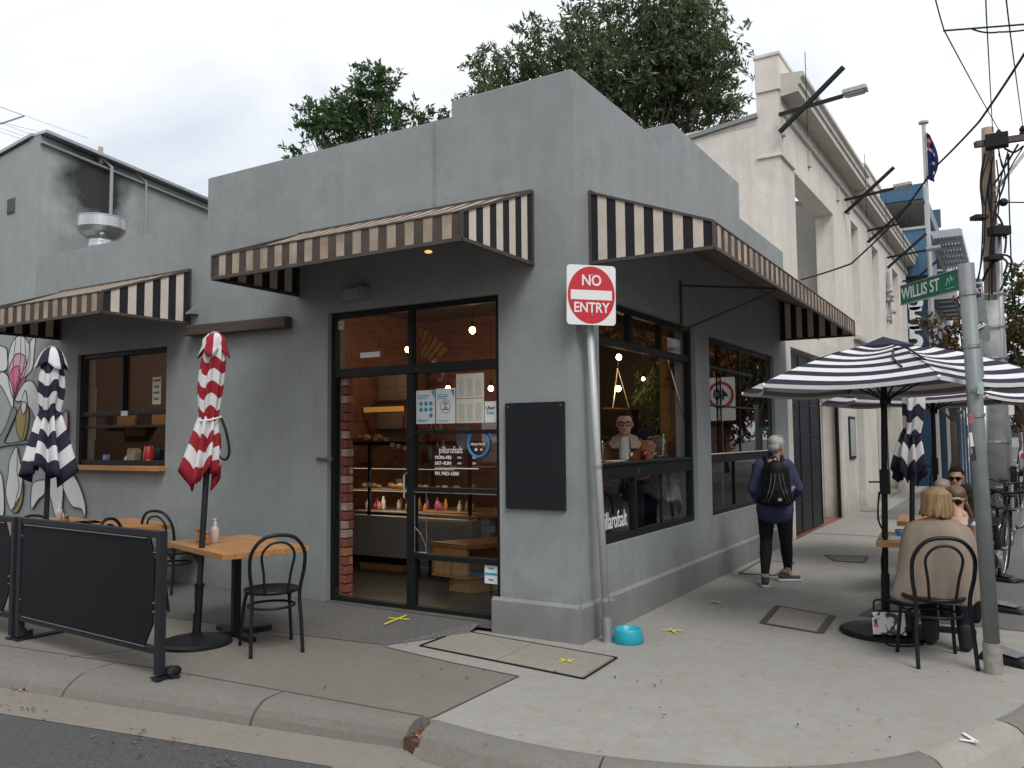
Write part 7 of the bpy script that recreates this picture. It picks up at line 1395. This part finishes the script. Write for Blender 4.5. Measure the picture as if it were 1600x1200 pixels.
b = MB(); b.beam(p0, p1q, .12, .02); b.build('board', m_woody, sh); b = MB(); b.tube([p0.lerp(p1q,.2), pt_, p0.lerp(p1q,.8)], .006, 4); b.build('rope', m_cpaper, sh)
pl = thing('hanging_fern', 'dark green hanging foliage behind the people in the bar window', 'plant', (-.95,4.0,1.9)); crown('foliage', [m_leafB], pl, [(tuple(PX(x_,y_,-.95)), r_*.75) for x_, y_, r_ in ((1015,640,.28),(1038,600,.25),(1003,610,.22),(1030,660,.25),(1040,640,.2),(1020,585,.2))], 160, (.15,.03), 8, -.2, 4)
# display counter
dc = thing('cake_display_counter', 'glass fronted cake display counter just inside the open door', 'display counter', (-3.2,1.9,.055)); X0_, X1_, Y0_, Y1_ = -4.05, -2.2, 1.75, 2.5
mst = mat('brushed_grey_steel', (.36,.33,.30), .45, .2, var=.1, vs=3)
b = MB(); b.box(X0_, X1_, Y0_, Y1_, .22, .70); b.build('cabinet', mst, dc, bevel=.01); b = MB(); b.box(X0_+.2, X0_+.85, Y0_+.05, Y1_-.2, .056, .13); b.build('wooden_block', m_wood, dc); b = MB(); b.box(X0_+.05, X1_-.05, Y0_+.1, Y1_-.1, .13, .22); b.build('kick_board', m_dark, dc)
b = MB()
for x in (X0_+.02, X0_+.38, X1_-.02): b.box(x-.015, x+.015, Y0_+.0, Y0_+.03, .70, 1.56)
b.box(X0_, X1_, Y0_, Y0_+.03, 1.53, 1.56); b.box(X0_, X1_, Y0_, Y1_, 1.56, 1.575); b.build('counter_frame', m_dark, dc)
for z in (.74,1.0,1.27): b = MB(); b.box(X0_+.03, X1_-.03, Y0_+.08, Y1_-.05, z-.01, z); b.build('shelf', m_chrome if z > 1 else mst, dc)
b = MB(); b.add([(X0_+.03,Y0_+.015,.7),(X1_-.03,Y0_+.015,.7),(X1_-.03,Y0_+.015,1.53),(X0_+.03,Y0_+.015,1.53)], [(0,1,2,3)]); b.build('front_glass', m_glass, dc)
sl_ = emit('shelf_strip_warm', (1,.75,.42), .5)
for z in (1.245,.98): b = MB(); b.box(X0_+.05, X1_-.3, Y0_+.10, Y0_+.115, z, z+.006); so_ = b.build('shelf_glow_strip', sl_, dc); ld = bpy.data.lights.new('shelf_fill_light', 'AREA'); ld.shape = 'RECTANGLE'; ld.size = 1.4; ld.size_y = .03; ld.energy = 2.2; ld.color = (1,.8,.55); lo = bpy.data.objects.new('shelf_fill_light', ld); COL.objects.link(lo); lo.location = ((X0_+X1_)/2, Y0_+.12, z-.01)  # glow strips and area lights added to brighten the food shelves
foods = [mat('pastry_brown', (.28,.13,.05), .6), mat('pastry_gold', (.42,.24,.09), .6), mat('pink_bottle', (.45,.05,.16), .3), mat('orange_bottle', (.55,.18,.05), .3), mat('green_salad', (.08,.14,.04), .7), mat('white_cup', (.5,.48,.44), .5)]
g = random.Random(4)
for z, kind, n in ((1.275,'bun',13),(1.005,'bun',14),(.745,'bottle',26)):
    for i in range(n):
        x = X0_+.12+(X1_-X0_-.2)*i/n+g.uniform(-.02,.02); yq = Y0_+.18+g.uniform(0,.25)
        b = MB()
        if kind == 'bun': r = g.uniform(.035,.06); b.ball((x,yq,z+r*.6), (r,r*.9,r*.62), 10); tag(b.build('pastry', g.choice(foods[:2]), smooth=True), 'baked pastry on the %s shelf of the display counter' % ('top' if z > 1.2 else 'middle'), 'pastry', 'pastries in the display counter')
        else: hh = g.uniform(.55,1.25); b.lathe([(.022,0),(.026,.02),(.026,.09*hh),(.012,.115*hh),(.012,.14*hh)], (x,yq+g.uniform(-.06,.1),z), 10); tag(b.build('juice_bottle', g.choice((foods[2],foods[2],foods[3],foods[4],foods[5],foods[0])), smooth=True), 'small coloured juice bottle on the bottom shelf of the display counter', 'bottle', 'juice bottles in the display counter')
for i, (px, py) in enumerate(((586,686),(603,686),(613,695),(622,697),(633,700),(575,757),(622,752))):
    p = PY(px, py, Y0_-.02); b = MB(); b.box(p.x-.03,p.x+.03,Y0_-.02,Y0_-.016,p.z-.025,p.z+.025); tag(b.build('price_card', m_cpaper), 'little cream price card on the display counter glass', 'card', 'price cards on the counter')
for i, px in enumerate((560,572,590)): p = PY(px,665,Y0_+.3); b = MB(); b.lathe([(.07,0),(.09,.03),(.05,.07),(0,.09)], (p.x,p.y,1.578), 14); tag(b.build('cake', foods[i % 2], smooth=True), ('round brown cake on the counter top, leftmost','golden cake in the middle of the counter top','cake at the right on the counter top')[i], 'cake')
mx0, mx1 = PY(592,620,3.3).x, PY(636,620,3.3).x
b = MB(); b.box(mx0,mx1,3.3,3.35,1.50,2.62); o = tag(b.build('menu_board', mat('white_tile_panel', (.26,.235,.21), .6, var=.1)), 'pale panelled wall board behind the counter', 'wall panel')
for r_ in range(8):
    for c_ in range(3): tw = (mx1-mx0)/3; b = MB(); b.box(mx0+c_*tw+.004,mx0+(c_+1)*tw-.004,3.292,3.30,1.51+r_*.138,1.64+r_*.138); b.build('tile', mat('wall_tile', (.32,.29,.26), .35, var=.15), o)
sf = thing('bottle_shelf', 'dark shelf of red bottles high behind the counter', 'shelf', (-4.4,3.2,2)); b = MB(); b.box(-4.8,-3.7,3.15,3.4,1.72,1.75); b.box(-4.8,-3.7,3.15,3.4,2.12,2.15); b.build('shelf_board', m_woodd, sf)
for i in range(9): b = MB(); b.lathe([(.035,0),(.035,.16),(.012,.2),(.012,.25)], (-4.3+i*.075,3.25,1.752), 10); tag(b.build('sauce_bottle', mat('dark_red_bottle', (.22,.03,.02), .3)), 'dark red bottle on the shelf behind the counter', 'bottle', 'red bottles on the back shelf')
b = MB(); b.box(-4.85,-4.15,3.0,3.02,1.98,2.05); tag(b.build('strip_lamp', emit('amber_strip', (1,.5,.12), .14)), 'short amber strip lamp glowing behind the counter', 'lamp')
# bench and tiled table end behind the fixed glass
be = thing('wooden_bench', 'chunky orange wooden bench inside behind the fixed door glass', 'bench', (-1.9,1.5,.055)); u_ = V3((.55,1,0)).normalized(); v_ = V3((1,-.12,0)).normalized(); A_ = V3((-2.20,1.02,0)); 
def slab(nm, pts, z0, z1, m): b = MB(); b.extr([(p.x,p.y,z0+(.06 if z0 > .1 else 0)) for p in pts], (0,0,z1-z0)); return b.build(nm, m, be, bevel=.006)
q0, q1 = A_, A_+v_*.47; slab('seat', [q0-v_*.01, q1+v_*.01, q1+u_*1.9+v_*.01, q0+u_*1.9], .44, .49, woodm('bench_red_wood', (.42,.17,.06), 1)); slab('end_panel', [q0+u_*.0, q1, q1+u_*.04, q0+u_*.04], .17, .438, m_woody); slab('end_panel', [q0+u_*1.5, q1+u_*1.5, q1+u_*1.54, q0+u_*1.54], .17, .438, m_woody); slab('back_panel', [q0, q0+v_*.03, q0+v_*.03+u_*1.5, q0+u_*1.5], .17, .438, m_woody); slab('lower_shelf', [q0, q1, q1+u_*1.5, q0+u_*1.5], .15, .169, m_woody); slab('plinth', [q0+v_*.12+u_*.1, q0+v_*.4+u_*.1, q0+v_*.4+u_*1.3, q0+v_*.12+u_*1.3], .056, .209, m_woody)
b = MB(); b.box(-1.80,-1.62,1.15,1.35,.17,.22); b.box(-1.81,-1.63,1.16,1.36,.22,.24); tag(b.build('folded_papers', [m_blue]), 'blue and white papers stacked in the bench shelf', 'papers')
tb = thing('tiled_counter_table', 'inner table with wooden top on a white tiled end wall', 'table', (-2.4,2.1,.055)); b = MB(); b.box(-3.0,-1.35,1.9,2.6,.72,.765); b.build('table_top', m_wood, tb, bevel=.005); b = MB(); b.box(-2.66,-2.02,1.97,2.05,.056,.718); b.build('end_wall', mat('mortar', (.2,.17,.15)), tb)
for r_ in range(8):
    for c_ in range(4): x0 = -2.66+(c_-(r_ % 2)*.5)*.165; b = MB(); b.box(max(x0,-2.66)+.003, min(x0+.165,-2.02)-.002, 1.958, 1.97, .06+r_*.082, .136+r_*.082); b.build('tile', mat('white_wall_tile', (.42,.44,.42), .3, var=.06), tb)
for i, px in enumerate((724,734)): p = PY(px,793,2.1); b = MB(); b.lathe([(.03,0),(.03,.12),(.012,.15),(.012,.19)], (p.x,2.1,.767), 12); tag(b.build('sanitiser_bottle', m_clear), ('left of two clear pump bottles on the inner table','right of two clear pump bottles on the inner table')[i], 'bottle')
b = MB(); b.lathe([(.0,0),(.05,.02),(.075,.1),(.06,.2),(.02,.24)], DP(725,705,7.4), 14); tag(b.build('hanging_net', mat('string_net', (.3,.3,.3), .8)), 'pale hanging object behind the lettering on the door glass', 'ornament')
# things in the serving window
zs_ = 1.327
kb2 = MB(); kb2.box(-6.75,-5.13,.32,.9,1.2,1.3); tag(kb2.build('kitchen_bench', mst), 'steel bench inside the serving window', 'bench')
def onsill(px, lab, prof, m, name, cat, dy=.14, n=18): p = PY(px, 720, dy); b = MB(); b.lathe(prof, (p.x,dy,zs_), n); return tag(b.build(name, m, smooth=True), lab, cat)
onsill(166, 'pale blue cup on the serving window sill', [(.028,0),(.037,.005),(.037,.12),(.033,.12),(.030,.01),(0,.01)], mat('pale_blue_ceramic', (.16,.33,.55), .35), 'cup', 'cup')
onsill(184, 'stack of white saucers on the serving window sill', [(.04,0),(.09,.012),(.05,.014),(.09,.028),(.05,.03),(.09,.045),(0,.05)], m_white, 'saucer_stack', 'saucers', .2)
onsill(199, 'small cream jar on the serving window sill', [(.03,0),(.035,.01),(.035,.08),(.02,.1),(.02,.11)], m_cpaper, 'jar', 'jar')
p = PY(212,715,.18); b = MB(); b.extr([(p.x-.07,.1,zs_),(p.x+.06,.1,zs_),(p.x+.08,.12,zs_+.15),(p.x+.02,.13,zs_+.20),(p.x-.03,.12,zs_+.14),(p.x-.08,.12,zs_+.2)], (0,.09,0)); tag(b.build('paper_bag', mat('kraft_paper', (.34,.27,.19), .8, var=.15, vs=9), bevel=.01), 'crumpled brown paper bag on the serving window sill', 'bag')
rt_ = onsill(232, 'red tin with yellow lettering on the serving window sill', [(.07,0),(.06,.12),(.048,.21),(.04,.22),(0,.22)], mat('tin_red', (.42,.02,.03), .35), 'red_tin', 'tin', .12)
mj = onsill(248, 'dark grinder at the right end of the serving window sill', [(.05,0),(.05,.18),(.04,.2),(0,.2)], m_dark, 'dark_canister', 'canister', .16)
b = MB(); p = PY(230,716,.045); b.box(p.x-.035,p.x+.04,.052,.056,zs_+.05,zs_+.068); tag(b.build('tin_label', mat('label_yellow', (.55,.35,.05), .5)), 'yellow band on the red tin in the serving window', 'label')
for i, (px, py, w, h) in enumerate(((172,655,.32,.2),(180,672,.5,.16),(225,655,.35,.22),(196,700,.4,.12))): p = PY(px,py,1.0+.2*i); b = MB(); b.box(p.x-w/2,p.x+w/2,p.y,p.y+.3,p.z-h/2,p.z+h/2); tag(b.build('cardboard_box', woodm('cardboard', (.30,.18,.09))), ('brown box on the left behind the serving window','wide brown box low behind the serving window','brown box on the right behind the serving window','flat brown box lowest behind the serving window')[i], 'box')
b = MB(); p = PY(140,625,.6); b.box(p.x-.13,p.x+.12,.6,.62,1.62,2.3); tag(b.build('pale_curtain', mat('pale_cloth', (.35,.42,.44), .8)), 'pale hanging cloth at the left inside the serving window', 'cloth')
ld = bpy.data.lights.new('kitchen_fill_light', 'POINT'); ld.energy = 28; ld.color = (1,.7,.42); ld.shadow_soft_size = .1; lo = bpy.data.objects.new('kitchen_fill_light', ld); COL.objects.link(lo); lo.location = (-6.2,2.2,2.6)  # added light, with the bulb below, brightens the room behind the serving window
kp = thing('kitchen_fill_bulb', 'small warm bulb added to brighten the room behind the serving window', 'lamp', (-6.2,2.2,2.68)); b = MB(); b.ball((0,0,0),.03,10); b.build('bulb', emit('bulb_glow', (1,.62,.28), 12), kp, local=True); b = MB(); b.cyl((0,0,.03),(0,0,.7),.004,n=5); b.build('cord', m_black, kp, local=True)
b = MB(); b.box(-6.9,-5.0,3.4,3.5,.05,3.4); tag(b.build('kitchen_partition', m_ibrick), 'warm brick partition inside behind the serving window', 'wall')
